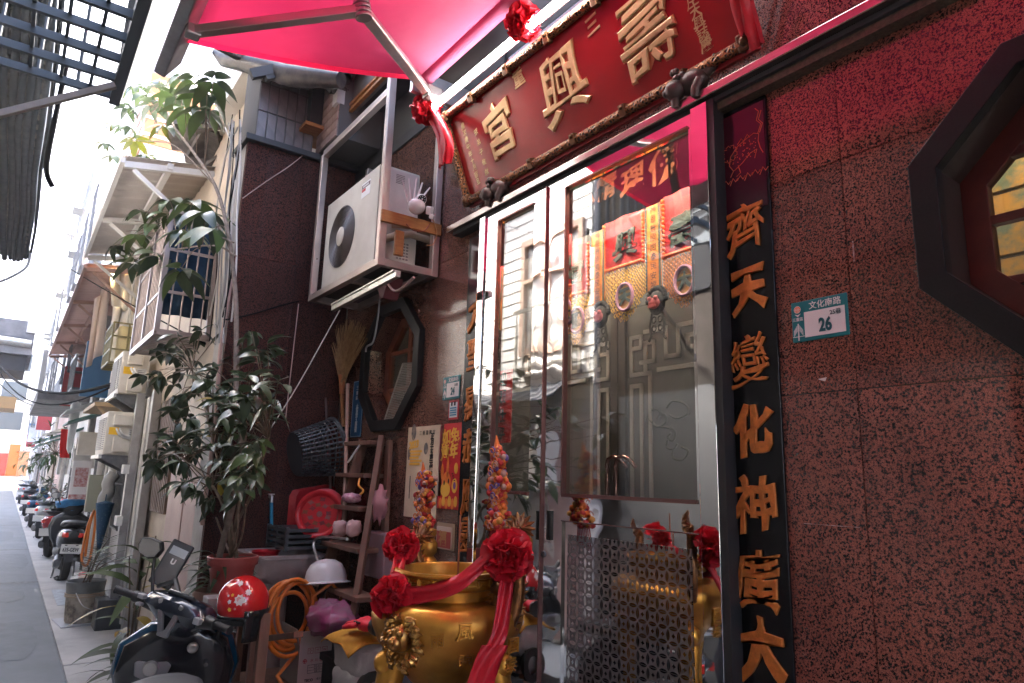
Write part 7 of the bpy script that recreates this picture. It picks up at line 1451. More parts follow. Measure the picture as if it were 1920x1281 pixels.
# pipes, shutters, sills and boxes along the farther fronts
for hs, x0, x1, sd_ in ((hB, -14, -12.2, 5), (hC, -21.8, -14.5, 6), (hD, -29.8, -22.3, 7), (hE, -39.5, -30.5, 8), (hF, -49.5, -40.5, 9)):
    rr = random.Random(sd_); x = x0
    while x < x1:
        k = rr.choice('pbwsmg'); w_ = rr.uniform(.3, 1.0)
        if k == 'p': mb = MB(); mb.tube([(x, FYH-.12, 0), (x, FYH-.12, rr.uniform(3, 6))], rr.uniform(.03, .06), 8); part('pipe', mb, rr.choice((WHITE, ALUD, PWALL)), hs)
        elif k == 'b': mb = MB(); z = rr.uniform(1.0, 2.0); mb.bb((x, FYH-.22, z), (x+.3, FYH-.003, z+.45)); part('meter_box', mb, rr.choice((CREAM, ALUD, PWALL)), hs, bev=.01)
        elif k == 'w':
            z = rr.uniform(.9, 1.2); mb = MB(); mb.bb((x, FYH-.05, z), (x+w_, FYH-.004, z+1.1)); part('pane', mb, WGLASS, hs); mb = MB()
            for q in range(6): mb.bb((x+w_*q/5-.012, FYH-.14, z-.05), (x+w_*q/5+.012, FYH-.12, z+1.15))
            for zz_ in (z-.05, z+.5, z+1.13): mb.bb((x-.03, FYH-.15, zz_), (x+w_+.03, FYH-.118, zz_+.03))
            part('grille', mb, IRON, hs)
        elif k == 's': mb = MB(); mb.bb((x, FYH-.08, .05), (x+w_+.4, FYH-.004, 2.3)); part('shutter', mb, rr.choice((ALUD, PINKW, mat('green_shutter', (.12, .18, .16), .6))), hs)
        elif k == 'm': mb = MB(); z = rr.uniform(2.4, 2.9); mb.prism([(x, FYH, z), (x, FYH-.6, z-.25), (x, FYH-.6, z-.22), (x, FYH, z+.05)], (w_+.8, 0, 0)); part('door_awning', mb, rr.choice((GRS, PWALL, mat('green_sheet', (.10, .20, .17), .6))), hs)
        else: mb = MB(); z = rr.uniform(2.3, 3.2); mb.bb((x, FYH-.5, z), (x+.08, FYH-.003, z+.9)); part('sign_board', mb, rr.choice((WHITE, mat('sign_blue', (.05, .15, .3), .5), mat('sign_red', (.4, .05, .05), .5))), hs)
        x += rr.uniform(.5, 1.1)
GRS = mat('grey_sheet', (.50, .46, .43), .6, var=(.42, .38, .36), ns=2)
# ---------------- air conditioners on brackets
def outdoor(lab, xb, ztop, zbot, y0, y1, L_, grp):
    t = thing('outdoor_unit', lab, 'air conditioner', (xb-L_/2, (y0+y1)/2, zbot), grp); W1_ = CREAM
    mb = MB(); mb.bb((xb-L_, y0, zbot), (xb, y1, ztop)); part('body', mb, W1_, t, bev=.015); H = ztop-zbot
    mb = MB(); mb.bb((xb-.001, y0+.06, ztop-.16), (xb+.045, y1-.07, ztop-.03)); part('valve_cover', mb, W1_, t, bev=.012); mb = MB(); mb.bb((xb-.001, y0+.08, zbot+.03), (xb+.03, y1-.04, zbot+.20)); part('service_cover', mb, W1_, t, bev=.012)
    mb = MB(); mb.bb((xb+.0005, y0+.03, zbot+H*.46), (xb+.004, y0+.13, zbot+H*.63)); part('yellow_label', mb, mat('label_yellow', (.85, .5, .02), .5), t)
    mb = MB(); mb.bb((xb+.0005, y1-.12, zbot+H*.40), (xb+.003, y1-.02, zbot+H*.62)); 
    for k in range(4): mb.bb((xb+.0031, y1-.11, zbot+H*(.43+.045*k)), (xb+.0038, y1-.03, zbot+H*(.44+.045*k)), 1)
    part('spec_label', mb, [mat('label_grey', (.55, .55, .54), .5), INK], t)
    mb = MB(); mb.tube(curve([(xb+.03, y0+.10, zbot+H*.6), (xb+.06, y0+.12, zbot+H*.5), (xb+.05, y0+.17, zbot+H*.42), (xb+.05, y1+.02, zbot+H*.34)]), .012, 7); mb.tube(curve([(xb+.03, y0+.13, zbot+H*.6), (xb+.065, y0+.15, zbot+H*.5), (xb+.055, y0+.20, zbot+H*.44), (xb+.05, y1+.02, zbot+H*.38)]), .012, 7); part('pipe', mb, WHITE, t, smooth=60)
    mb = MB()
    for k in range(18): mb.bb((xb-L_+.06, y0-.012, zbot+.06+k*(H-.12)/18), (xb-.26, y0-.002, zbot+.06+(k+.45)*(H-.12)/18))
    for k in range(16): mb.bb((xb-.16+.0, y0-.011, zbot+.06+k*(H-.12)/16), (xb-.02, y0-.002, zbot+.06+(k+.4)*(H-.12)/16))
    part('louvre', mb, mat('louvre_grey', (.35, .34, .33), .5), t)
    b = thing('wall_bracket', 'grey steel bracket carrying '+lab.split(' with')[0], 'bracket', (xb-L_/2, y1, zbot), 'wall brackets of the alley air conditioners')
    for x in (xb-.06, xb-L_+.08):
        mb = MB(); mb.bb((x-.02, y0-.03, zbot-.035), (x+.02, FYH, zbot-.003)); mb.prism([(x-.018, y0-.03, zbot-.036), (x-.018, FYH, zbot-.036), (x-.018, FYH, zbot-.24), (x-.018, FYH-.05, zbot-.24)], (.036, 0, 0)); part('arm', mb, IRON, b)
    mb = MB(); mb.bb((xb-L_-.02, y0-.035, zbot-.042), (xb+.0, y0-.005, zbot-.004)); part('edge_rail', mb, ALU, b)
a, b_, c_ = aX(283, 663, -9.0), aX(275, 742, -9.0), aX(232, 652, -9.0)
outdoor('upper cream outdoor unit with a yellow label above its twin', -9.0, a.z, b_.z, c_.y, a.y, .82, 'outdoor units on the second row house')
a, b_, c_ = aX(268, 775, -9.0), aX(265, 855, -9.0), aX(205, 762, -9.0)
outdoor('lower cream outdoor unit with a yellow label below its twin', -9.0, a.z, b_.z, c_.y, a.y, .82, 'outdoor units on the second row house')
# caged yellow tank box
xk = -10.3; a, b_, c_ = aX(258, 610, xk), aX(258, 684, xk), aX(212, 622, xk)
tb = solo('jerry_can', 'pale yellow plastic jerry can inside a small iron cage', 'jerry can', MB().bb((xk-.75, c_.y+.06, b_.z+.03), (xk-.04, 1.22, a.z-.02)), mat('cream_plastic', (.66, .56, .30), .5, var=(.58, .48, .25), ns=4), bev=.05)
ck = thing('iron_cage', 'olive iron cage around the yellow jerry can', 'cage', (xk, 1.1, b_.z)); mb = MB(); y0, y1, z0, z1 = c_.y, 1.28, b_.z, a.z
for x in (xk, xk-.8):
    for y in (y0, (y0+y1)/2, y1): mb.bb((x-.012, y-.012, z0), (x+.012, y+.012, z1))
    for z in (z0, z0+(z1-z0)*.33, z0+(z1-z0)*.66, z1): mb.bb((x-.01, y0, z-.01), (x+.01, y1, z+.01))
for z in (z0, z0+(z1-z0)*.33, z0+(z1-z0)*.66, z1): mb.bb((xk-.8, y0-.01, z-.01), (xk, y0+.01, z+.01))
for k in range(5): mb.bb((xk-.16*k-.01, y0-.009, z0), (xk-.16*k+.01, y0+.011, z1)); mb.bb((xk-.2*k-.02, y0, z0-.02), (xk-.2*k, y1, z0-.0))
part('bars', mb, mat('olive_iron', (.22, .19, .09), .5, .4), ck)
# window cage with blue cloth
xw = -6.35; nb, ft_, rb = aX(293, 621, xw), aX(318, 415, xw), aX(392, 645, xw); y0, y1 = nb.y, FYH; z0, z1 = nb.z, ft_.z+.10; xe = -7.75
wc = thing('window_cage', 'stainless window cage projecting from the near row house with a dark blue sheet inside', 'window cage', (xw, y1, z0)); CG = mat('cage_steel', (.30, .25, .24), .4, .7)
for x, y in ((xw, y0), (xe, y0), (xw, y1-.02), ((xw+xe)/2, y0)): mb = MB(); mb.bb((x-.02, y-.02, z0), (x+.02, y+.02, z1)); part('post', mb, CG, wc)
mb = MB()
for z in (z0, z0+(z1-z0)*.33, z0+(z1-z0)*.68, z1): mb.bb((xw-.01, y0, z-.012), (xw+.01, y1, z+.012)); mb.bb((xe, y0-.012, z-.012), (xw, y0+.012, z+.012))
for z in (z0,): mb.bb((xw-.025, y0, z-.03), (xw+.025, y1, z+.02)); mb.bb((xe, y0-.02, z-.03), (xw, y0+.02, z+.02))
part('rail', mb, CG, wc)
for k in range(1, 5): mb = MB(); y = y0+(y1-y0)*k/5; mb.tube([(xw, y, z0), (xw, y, z1)], .0065, 6); part('bar', mb, CG, wc)
for k in range(1, 16): mb = MB(); x = xw+(xe-xw)*k/16; mb.tube([(x, y0, z0), (x, y0, z1)], .007, 6); part('bar', mb, CG, wc)
mb = MB()
for k in range(14): x = xw+(xe-xw)*(k+.5)/14; mb.bb((x-.02, y0, z0-.012), (x+.02, y1, z0-.002))
part('floor_slats', mb, CG, wc)
bz0, bz1 = aX(330, 592, xw-.12).z, z1+.02; mb = MB(); mb.grid(lambda u, v: V((xw-.12-.02*math.sin(u*13), y0+.03+(y1-y0-.05)*u, bz0+(bz1-bz0)*v)), 14, 3); o = solo('blue_sheet', 'dark blue cloth sheet hung inside the window cage', 'sheet', mb, mat('navy_cloth', (.006, .045, .10), .8, var=(.004, .03, .07), ns=5), 180); md = o.modifiers.new('thick', 'SOLIDIFY'); md.thickness = .004
mb = MB(); mb.tube([aX(300, 550, xw-.03), aX(306, 510, xw-.03)], .02, 8); solo('cord_bundle', 'bundle of white cord tied to the window cage', 'cord bundle', mb, WHC)
# sheet metal canopies
def canopy(lab, xA, xB, yo, zo, yi, zi, m, mrib, ribs):
    t = thing('sheet_canopy', lab, 'canopy', (xA, yi, zi), 'sheet canopies over the row houses'); mb = MB(); n = 60
    mb.grid(lambda u, v: V((xA+(xB-xA)*u, yo+(yi-yo)*v, zo+(zi-zo)*v+.012*math.sin(u*n*2*PI*abs(xB-xA)/12))), 4*n, 1); o = part('sheet', mb, m, t, smooth=180); md = o.modifiers.new('thick', 'SOLIDIFY'); md.thickness = .004
    mb = MB(); mb.bar((xA, yo, zo-.04), (xB, yo, zo-.04), .04, .05); mb.bar((xA, (yo+yi)/2, (zo+zi)/2-.05), (xB, (yo+yi)/2, (zo+zi)/2-.05), .05, .06); part('purlin', mb, mrib, t)
    for k in range(ribs):
        x = xA+(xB-xA)*(k+.02)/max(1, ribs-1)*.98; mb = MB(); mb.bar((x, yo+.02, zo-.07), (x, yi, zi-.07), .05, .06); mb.bar((x, yo+.1, zo-.1), (x, yi, zi-.75), .035, .035); part('rib', mb, mrib, t)
    return t
q0, q1 = aX(232, 292, -7.0), aX(420, 318, -7.0); GRS = mat('grey_sheet', (.50, .46, .43), .6, var=(.42, .38, .36), ns=2)
canopy('grey sheet canopy above the window cage of the near house', -7.0, -10.7, q0.y, q0.z, FYH, q1.z, GRS, mat('white_steel', (.6, .6, .6), .5), 3)
mb = MB(); mb.bb((-7.02, q0.y-.02, q0.z-.01), (-6.98, FYH, q0.z+.0)); 
canopy('long pinkish sheet canopy over the second row house', -10.8, -20.5, q0.y+.02, q0.z-.12, FYH, q0.z-.02, mat('pinkish_sheet', (.62, .40, .34), .6, var=(.52, .33, .28), ns=2), mat('salmon_steel', (.36, .22, .18), .6), 5)
mb = MB(); s0, s1 = aX(425, 235, -7.0), aX(365, 255, -7.0); rr = random.Random(9)
for k in range(16): mb.box((-7.2+rr.uniform(-.4, .3), 1.5+rr.uniform(-.35, .3), q1.z+.12+rr.uniform(0, .35)), (rr.uniform(.3, .9), rr.uniform(.2, .6), rr.uniform(.02, .07)), rot=Euler((rr.uniform(-.3, .3), rr.uniform(-.3, .3), rr.uniform(-.4, .4))).to_matrix())
solo('scrap_heap', 'dark heap of old boards and sheet scraps on the near house roof', 'scrap heap', mb, mat('old_scrap', (.13, .11, .10), .8, var=(.06, .055, .05), ns=6))
# washing
for lab, pts, y, m, dx in (('white sheet hanging under the pinkish canopy nearest the jerry can', ((205, 500), (252, 505), (250, 590), (208, 575)), .95, WHITE, 0), ('long pale shirt hanging under the pinkish canopy', ((178, 560), (205, 530), (190, 665), (160, 690)), .78, mat('pale_rose_cloth', (.72, .62, .60), .8), 0), ('white towel hanging lower beside the jerry can', ((212, 575), (248, 585), (235, 640), (206, 640)), .98, mat('pale_grey_cloth', (.66, .66, .67), .8), 0)):
    xq = -11.2 if y > .9 else -12.2; P = [aX(a, b, xq) for a, b in pts]; mb = MB()
    mb.grid(lambda u, v, P=P: P[0].lerp(P[1], u).lerp(P[3].lerp(P[2], u), v)+V((.06*math.sin(u*9+v*2), .03*math.sin(u*7), 0)), 14, 8); o = solo('washing', lab, 'laundry', mb, mat(m.name, (.7, .7, .7)), 180, group='washing under the canopies'); md = o.modifiers.new('thick', 'SOLIDIFY'); md.thickness = .004
mb = MB(); c = aX(206, 507, -11.1); mb.ball(c, .035, 10, 8); lb_ = thing('lit_bulb', 'small lit warm bulb under the canopy by the washing', 'lamp', c); part('bulb', mb, mat('bulb_glow', (1, .72, .3), .5, em=30), lb_); mb = MB(); mb.tube([c+V((0, 0, .03)), c+V((0, 0, .10))], .02, 8); part('socket', mb, PLAST, lb_)
# balcony shelf & dark underside further on
p0_, p1_ = aY(60, 780, .6), None
mb = MB(); mb.bb((-23.5, .35, 3.05), (-17.5, FYH, 3.2)); solo('concrete_balcony', 'concrete balcony slab with dark underside over the third house door', 'balcony', mb, mat('weathered_slab', (.24, .23, .23), .8, var=(.14, .14, .14), ns=3))
mb = MB(); mb.bb((-23.5, .33, 3.2), (-17.5, .42, 4.1)); solo('balcony_wall', 'white balcony parapet wall over the third house door', 'parapet', mb, WTILE)
mb = MB(); xr = -13.6; mb.bb((xr-1.2, .72, 2.95), (xr, FYH, 2.98)); 
for k in range(7): mb.bb((xr-.2*k-.01, .72, 2.98), (xr-.2*k+.01, .74, 3.55))
mb.bb((xr-1.2, .715, 3.5), (xr, .745, 3.56)); solo('flower_cage', 'empty iron balcony cage on the second row house', 'balcony cage', mb, IRON)
mb = MB(); mb.bb((-11.6, .80, 2.42), (-10.0, FYH, 2.47)); mb.bar((-10.1, .85, 2.42), (-10.1, FYH, 1.95), .03, .03); solo('plank_shelf', 'tan plank shelf beside the lower outdoor unit', 'shelf', mb, mat('tan_plank', (.50, .34, .18), .6))
# pipes, meters, hanging things on the house fronts
for lab, x, y, r in (('thick white drain pipe running up the second house front', -10.95, 1.2, .05), ('white drain pipe farther along the second house front', -12.25, 1.18, .045), ('grey drain pipe between the second and third houses', -14.3, 1.15, .06), ('thin white pipe beside the umbrella', -10.85, 1.12, .02)):
    mb = MB(); mb.tube([(x, y, 0), (x, y, 4.4)], r, 10); solo('drain_pipe', lab, 'pipe', mb, WHITE if r < .055 else ALUD, 60, group='pipes on the row house fronts')
p = aX(203, 905, -10.4); mb = MB(); mb.tube(curve([p+V((0, .06, .12)), p, p+V((0, .02, -.1)), p+V((0, -.02, -.2)), p+V((0, -.02, -.3))]), .075, 12); solo('vent_duct', 'fat grey vent duct bend on the house front above the umbrella', 'duct', mb, mat('duct_grey', (.38, .38, .38), .5), 60)
p = aX(197, 945, -10.3); mb = MB(); mb.lathe([(.002, -.62), (.012, -.6), (.10, .0), (.105, .03), (.03, .05), (.006, .06), (.006, .14)], 12, p+V((0, 0, -.02))); solo('closed_umbrella', 'closed dark blue spotted umbrella hanging by the door', 'umbrella', mb, mat('navy_dots', (.01, .06, .13), .6, var=(.2, .3, .38), ns=60, lo=.62, hi=.66), 60)
hp = aX(166, 1000, -11.0); cable('coiled_hose', 'orange hose hung in a long loop on the house front', [hp+V((0, .03, .30)), hp+V((0, -.02, .1)), hp+V((0, -.04, -.3)), hp+V((0, .02, -.42)), hp+V((0, .06, -.3)), hp+V((0, .06, .1)), hp+V((0, .03, .30)), hp+V((0, .0, .08)), hp+V((0, 0, -.3))], .016, HO, 'hose')
for lab, px, py, x, w, h, m in (('grey meter box beside the lower outdoor unit', 160, 832, -12.6, .3, .36, CREAM), ('olive meter box above the orange hose', 178, 925, -11.2, .26, .5, mat('olive_box', (.30, .31, .24), .6)), ('pale electric box low on the second house front', 150, 860, -12.9, .24, .3, PWALL)):
    p = aX(px, py, x); mb = MB(); mb.bb((x-.06, p.y-.1, p.z-h/2), (x+.06, p.y+w-.1, p.z+h/2)); solo('meter_box', lab, 'meter box', mb, m, bev=.01, group='meter boxes on the row houses')
p = aX(150, 900, -12.2); mb = MB(); mb.bb((p.x-.05, p.y-.12, p.z-.28), (p.x+.05, p.y+.12, p.z+.28), 0); mb.bb((p.x+.051, p.y-.08, p.z-.1), (p.x+.053, p.y+.09, p.z+.18), 1); mb.bb((p.x+.051, p.y-.12, p.z-.28), (p.x+.053, p.y+.12, p.z-.21), 1); solo('hanging_bag', 'white plastic bag with red print hanging on the house front', 'bag', mb, [mat('bag_white', (.7, .68, .68), .5), mat('bag_red', (.35, .10, .10), .6, var=(.6, .5, .5), ns=25)], bev=.01)
p = aX(124, 805, -16.0); mb = MB(); strip(mb, [p, p+V((.02, .02, -.35)), p+V((0, .05, -.55))], .16, (.2, 1, 0)); solo('red_flag', 'small red flag hanging over the third house front', 'flag', mb, mat('flag_red', (.7, .02, .02), .7), 180)
p = aX(138, 790, -15.0); mb = MB(); mb.lathe([(.002, -.6), (.05, -.5), (.09, .3), (.02, .38)], 10, p); solo('closed_parasol', 'closed white parasol leaning on the third house', 'parasol', mb, WHITE, 60)
g = aZ(108, 1087, .0); fl = thing('flip_flop', 'black flip flop lying on the pavement by the step', 'sandal', (g.x, g.y, 0), 'pair of flip flops')
mb = MB(); mb.prism([(g.x+.14*a, g.y+.05*b, .004) for a, b in ((-1, -.6), (-.3, -.9), (.5, -.8), (1, -.4), (1, .5), (.4, .9), (-.4, .7), (-1, .6))], (0, 0, .02)); part('sole', mb, RUBBER, fl); mb = MB(); mb.tube([(g.x-.02, g.y-.05, .025), (g.x+.06, g.y-.01, .06), (g.x+.1, g.y, .025)], .01, 5); mb.tube([(g.x-.02, g.y+.05, .025), (g.x+.06, g.y+.01, .06), (g.x+.1, g.y, .025)], .01, 5); part('strap', mb, RUBBER, fl)
dup(fl, Matrix.Translation((.05, .28, 0)), 'second black flip flop nearer the step')
mb = MB(); mb.bb((-12.2, 1.0, 0), (-11.2, FYH, .10)); mb.bb((-12.15, 1.03, .10), (-11.25, FYH, .16)); solo('door_step', 'pale tiled door step beside the grey scooter', 'step', mb, WTILE, bev=.01)
solo('red_slippers', 'pair of red cloth slippers on the door step', 'slippers', crumple((-11.6, 1.12, .19), .09, (1.3, .9, .35), 71), mat('slipper_red', (.4, .03, .04), .8), 180); solo('folded_rag', 'beige rag folded on the door step', 'rag', crumple((-11.35, 1.12, .185), .11, (1.2, .9, .25), 72), mat('beige_rag', (.5, .42, .33), .9), 180)
mb = MB(); p = aY(88, 925, 1.1); 
for dx in (-.4, .4):
    for dy in (-.2, .2): mb.bb((p.x+dx-.02, p.y+dy-.02, 0), (p.x+dx+.02, p.y+dy+.02, 1.1))
mb.bb((p.x-.45, p.y-.25, 1.1), (p.x+.45, p.y+.25, 1.16)); solo('white_rack', 'white metal plant rack beyond the red scooter', 'rack', mb, WHITE)

# ================================================================== HOUSE ACROSS THE ALLEY (near side, mostly overhead and in the door's reflection)
OY = -1.0
op = thing('opposite_house', 'pale sided house across the alley whose dark upper floor leans over the camera side', 'house', (-4, -4, 0))
SID = mat('white_siding', (.74, .72, .69), .55, var=(.66, .64, .61), ns=1.5)
mb = MB(); mb.bb((-9.2, OY-5, 0), (-5.27, OY-.02, 5.6)); part('wall', mb, GROUT, op)
WINX = ((-6.5, -5.5),); ZW0, ZW1 = 3.2, 4.5
for j in range(36):
    z = .35+j*.145
    segs = [(-9.2, -5.28)]
    if ZW0-.1 < z+.07 < ZW1+.1:
        segs = []; x = -9.2
        for a, b in WINX: segs.append((x, a-.07)); x = b+.07
        segs.append((x, -5.28))
    for a, b in segs:
        mb = MB(); mb.prism([(a, OY-.02, z), (a, OY-.02, z+.141), (a, OY+.0, z+.141), (a, OY+.012, z)], (b-a, 0, 0)); part('siding_board', mb, SID, op)
for a, b in WINX:
    w = part('window', MB(), ALUD, op); mb = MB(); mb.bb((a, OY-.015, ZW0), (b, OY-.01, ZW1)); part('pane', mb, mat('curtained_glass', (.45, .45, .44), .25, var=(.55, .54, .52), ns=3, coat=.5, stretch=(8, 8, .4)), w); mb = MB()
    for (x0, x1, z0, z1) in ((a-.07, b+.07, ZW0-.08, ZW0), (a-.07, b+.07, ZW1, ZW1+.08), (a-.07, a, ZW0, ZW1), (b, b+.07, ZW0, ZW1), ((a+b)/2-.03, (a+b)/2+.03, ZW0, ZW1), (a, b, 4.02, 4.06)): mb.bb((x0, OY-.02, z0), (x1, OY+.05, z1))
    part('frame', mb, mat('tan_window_frame', (.48, .32, .24), .5), w); mb = MB()
    for k in range(8): mb.tube([(a+(b-a)*k/7, OY+.14, ZW0-.25), (a+(b-a)*k/7, OY+.14, ZW0-.05), (a+(b-a)*k/7, OY+.14, ZW0+.42)], [.012, .022, .010], 6)
    mb.bb((a-.05, OY+.12, ZW0+.42), (b+.05, OY+.16, ZW0+.46)); mb.bb((a-.05, OY+.03, ZW0-.28), (b+.05, OY+.16, ZW0-.25)); part('balustrade', mb, ALU, w)
mb = MB(); mb.grid(lambda u, v: V((-9+3.7*u, OY+.0+.62*v, 2.75-.28*v+.012*math.sin(u*900))), 300, 1); part('door_canopy', mb, mat('dark_canopy', (.05, .052, .055), .5), op)
for a, b, m in ((-7.4, -6.0, ALUD), (-5.9, -5.4, PINKW)): mb = MB(); mb.bb((a, OY+.0, .05), (b, OY+.035, 2.2)); part('door', mb, m, op)
dh = thing('dark_house', 'dark brick house across the alley behind the photographer', 'house', (2.5, -4, 0)); mb = MB(); mb.bb((-5.24, OY-5, 0), (7, OY-.05, 7.0)); part('wall', mb, mat('dark_brick', (.030, .026, .024), .9, var=(.02, .018, .016), ns=5, spec=.05), dh)
for a, b in ((-4.9, -3.7), (-3.4, -1.6), (-1.0, .8), (1.4, 3.2), (4.2, 6)):
    mb = MB(); mb.bb((a, OY-.049, .1), (b, OY-.0, 2.5)); part('shutter', mb, mat('dark_shutter', (.06, .062, .065), .8, spec=.1), dh); mb = MB(); mb.bb((a, OY-.049, 3.4), (b, OY-.01, 4.7)); part('window', mb, mat('dim_window', (.015, .016, .018), .8, spec=.05), dh)
# overhanging upper floor
ov = thing('upper_overhang', 'dark corrugated overhang of the opposite upper floor running along the alley', 'overhang', (-12, -.6, 6.0))
mb = MB(); mb.bb((-17.2, -4.3, 6.0), (-6.7, -.23, 6.08)); part('deck', mb, DARK, ov)
for k in range(34):
    mb = MB(); x = -17.1+k*.30; mb.bb((x, OY+.05, 5.90), (x+.16, -.25, 5.999)); part('joist', mb, mat('old_timber', (.02, .02, .02), .8, var=(.05, .045, .04), ns=8, spec=0), ov)
STBD = mat('dark_blue_pipe', (.006, .009, .013), .7, var=(.016, .02, .024), ns=5, spec=0)
for y, z, r, m in ((-.22, 4.66, .035, STBD), (-.27, 4.60, .022, STBD), (-.32, 4.58, .028, STBD), (-.38, 4.57, .026, STBD), (-.44, 4.60, .03, STBD), (-.52, 4.58, .04, STBD), (-.60, 4.57, .022, STBD), (-.68, 4.6, .03, STBD), (-.16, 4.76, .02, STBD)):
    mb = MB(); mb.tube([(-17.1+1.7*k, y*1.25+.03+.015*math.sin(k*2.1+y*9), z+1.27+.015*math.cos(k*1.7+y*7)) for k in range(7)], r*1.3, 8); part('conduit', mb, m, ov, smooth=60)
mb = MB(); mb.bb((-17.2, -.28, 6.08), (-6.7, -.22, 6.9)); part('fascia', mb, mat('steel_blue_sheet', (.10, .13, .16), .5, .3, var=(.06, .08, .10), ns=4), ov)
# overhead window cage
c0_, c1_ = aZ(215, 185, 3.62), aZ(93, 150, 3.62)
oc = thing('overhead_cage', 'dark iron window cage hanging over the alley at the top left', 'window cage', (-5, .1, 4.85)); x0, x1 = c0_.x, -2.75; y0, y1 = -.5, c0_.y; z0, z1 = 3.62, 4.9
STB = mat('blue_black_iron', (.06, .075, .09), .5, .3)
mb = MB()
for y in (y0+.03, y1):
    for a_, b_ in (((x0, y-.025, z0-.04), (x1, y+.025, z0+.04)), ((x0, y-.02, z1), (x1, y+.02, z1+.04)), ((x0, y-.015, z0+.7), (x1, y+.015, z0+.73))): part('rail', MB().bb(a_, b_), STB, oc)
for k in range(7):
    x = x0+.03+(x1-x0-.06)*k/6; mb = MB(); mb.bb((x-.013, y0, z0-.02), (x+.013, y1, z0+.02)); part('floor_bar', mb, STB, oc)
for k in range(3): y = y1-.12-.13*k; mb = MB(); mb.bb((x0, y-.008, z0+.01), (x1, y+.008, z0+.026)); part('floor_rod', mb, STB, oc)
for k in range(16):
    x = x0+.02+(x1-x0-.04)*k/15; mb = MB(); mb.tube([(x, y1, z0), (x, y1, z1)], .010, 6); part('bar', mb, STB, oc)
for k in range(1, 4): mb = MB(); y = y0+(y1-y0)*k/4; mb.tube([(x0+.02, y, z0), (x0+.02, y, z1)], .010, 6); part('bar', mb, STB, oc)
for k, x in enumerate((x0+.25,)): mb = MB(); mb.bar((x, y1-.02, z0-.05), (x-.15, OY, z0-.85), .03, .03); part('brace', mb, mat('worn_brace', (.28, .25, .24), .5, .5), oc)
p_ = thing('drying_rack', 'pale curved clothes rail inside the overhead cage', 'clothes rail', ((x0+x1)/2, 0, 4.1)); mb = MB(); mb.tube(curve([((x0+x1)/2-.1, -.05, 4.3), ((x0+x1)/2, .03, 4.05), ((x0+x1)/2+.2, .03, 3.98), ((x0+x1)/2+.4, -.02, 4.2)]), .025, 10); part('tube', mb, ALUD, p_, smooth=60)
# opposite air conditioner, lower cage seen in the reflection
mb = MB(); v_ = [(x, 0) for x in ()]
def refl(px, py, y): d = sight(px, py); t = (2*DY-y)/d.y; p = CAMP+d*t; return V((p.x, y, p.z))
q = refl(955, 862, OY+.35); ra = thing('facing_air_conditioner', 'outdoor unit with a round fan on the opposite house, seen in the door glass', 'air conditioner', q); mb = MB(); mb.bb((q.x-.42, OY+.02, q.z-.32), (q.x+.42, OY+.35, q.z+.32)); part('body', mb, CREAM, ra, bev=.015)
mb = MB(); 
for i in range(9): r_ = .05+i*.024; mb.tube([(q.x-.05+r_*math.cos(2*PI*k/28), OY+.358, q.z+r_*math.sin(2*PI*k/28)) for k in range(28)], .004, 4, close=True)
mb.lathe([(.05, 0), (.0001, .003)], 20, (q.x-.05, OY+.36, q.z), 0, Matrix.Rotation(R(-90), 4, 'X')); part('fan_guard', mb, IRON, ra)
# houses farther along the camera side of the alley
for lab, x0, x1, h, m, s_ in (('grey house on the camera side carrying the overhang', -17.4, -9.3, 6.9, PWALL, 10), ('low house on the camera side beyond the overhang', -30, -20, 3.6, PWALL, 11), ('pale house on the camera side at the far end', -62, -34, 4.2, PWALL, 13), ('low house on the camera side behind the photographer', 7.1, 14, 4, WTILE, 14)):
    t = thing('facing_house', lab, 'house', ((x0+x1)/2, OY-4, 0), 'houses on the camera side of the alley'); mb = MB(); ys = OY-3.2 if x1 < -8 else OY-.2; mb.bb((x0, ys-6, 0), (x1, ys, h)); part('wall', mb, m, t)
    x = x0+.8
    while x < x1-1.4:
        for f in range(1, int(h//3)): mb = MB(); mb.bb((x, ys-.01, f*2.6+.4), (x+1.2, ys+.04, f*2.6+.95 if h < 5 else f*2.6+1.6)); part('window', mb, WGLASS, t)
        x += 2.6
t = thing('side_house', 'white house on the temple side behind the photographer', 'house', (9, 5, 0)); mb = MB(); mb.bb((3.6, 2.0, 0), (14, 9, 5)); part('wall', mb, WTILE, t)
# grey canopy across the lane at mid distance
xg = -24.0; g0, g1 = aX(70, 604, xg), aX(68, 690, xg); gcn = thing('lane_canopy', 'grey sheet canopy box projecting over the lane at mid distance', 'canopy', (xg, -1, g1.z)); mb = MB(); mb.bb((xg-4, OY-.3, g1.z+.35), (xg, g0.y, g0.z)); part('box', mb, mat('canopy_grey', (.20, .20, .21), .6, var=(.14, .14, .15), ns=3), gcn)
mb = MB(); mb.tube([(xg+.06, OY-.3, (g0.z+g1.z)/2+.05), (xg+.06, g0.y-.05, (g0.z+g1.z)/2)], .12, 10); part('gutter_pipe', mb, ALU, gcn, smooth=60); mb = MB(); mb.bb((xg-.02, g0.y-.22, g0.z-.35), (xg+.1, g0.y+.05, g0.z+.02)); part('end_box', mb, PWALL, gcn)
mb = MB(); mb.bb((xg-3, OY-.3, g1.z-.1), (xg-.2, g0.y-.1, g1.z+.34)); part('lower_box', mb, DARK, gcn)
q = aX(30, 755, -26); mb = MB(); mb.bb((-28, OY-.2, q.z-.2), (-25.8, q.y, q.z+.15)); solo('wooden_eave', 'tan slatted eave below the lane canopy', 'eave', mb, mat('tan_plank', (.50, .34, .18), .6))
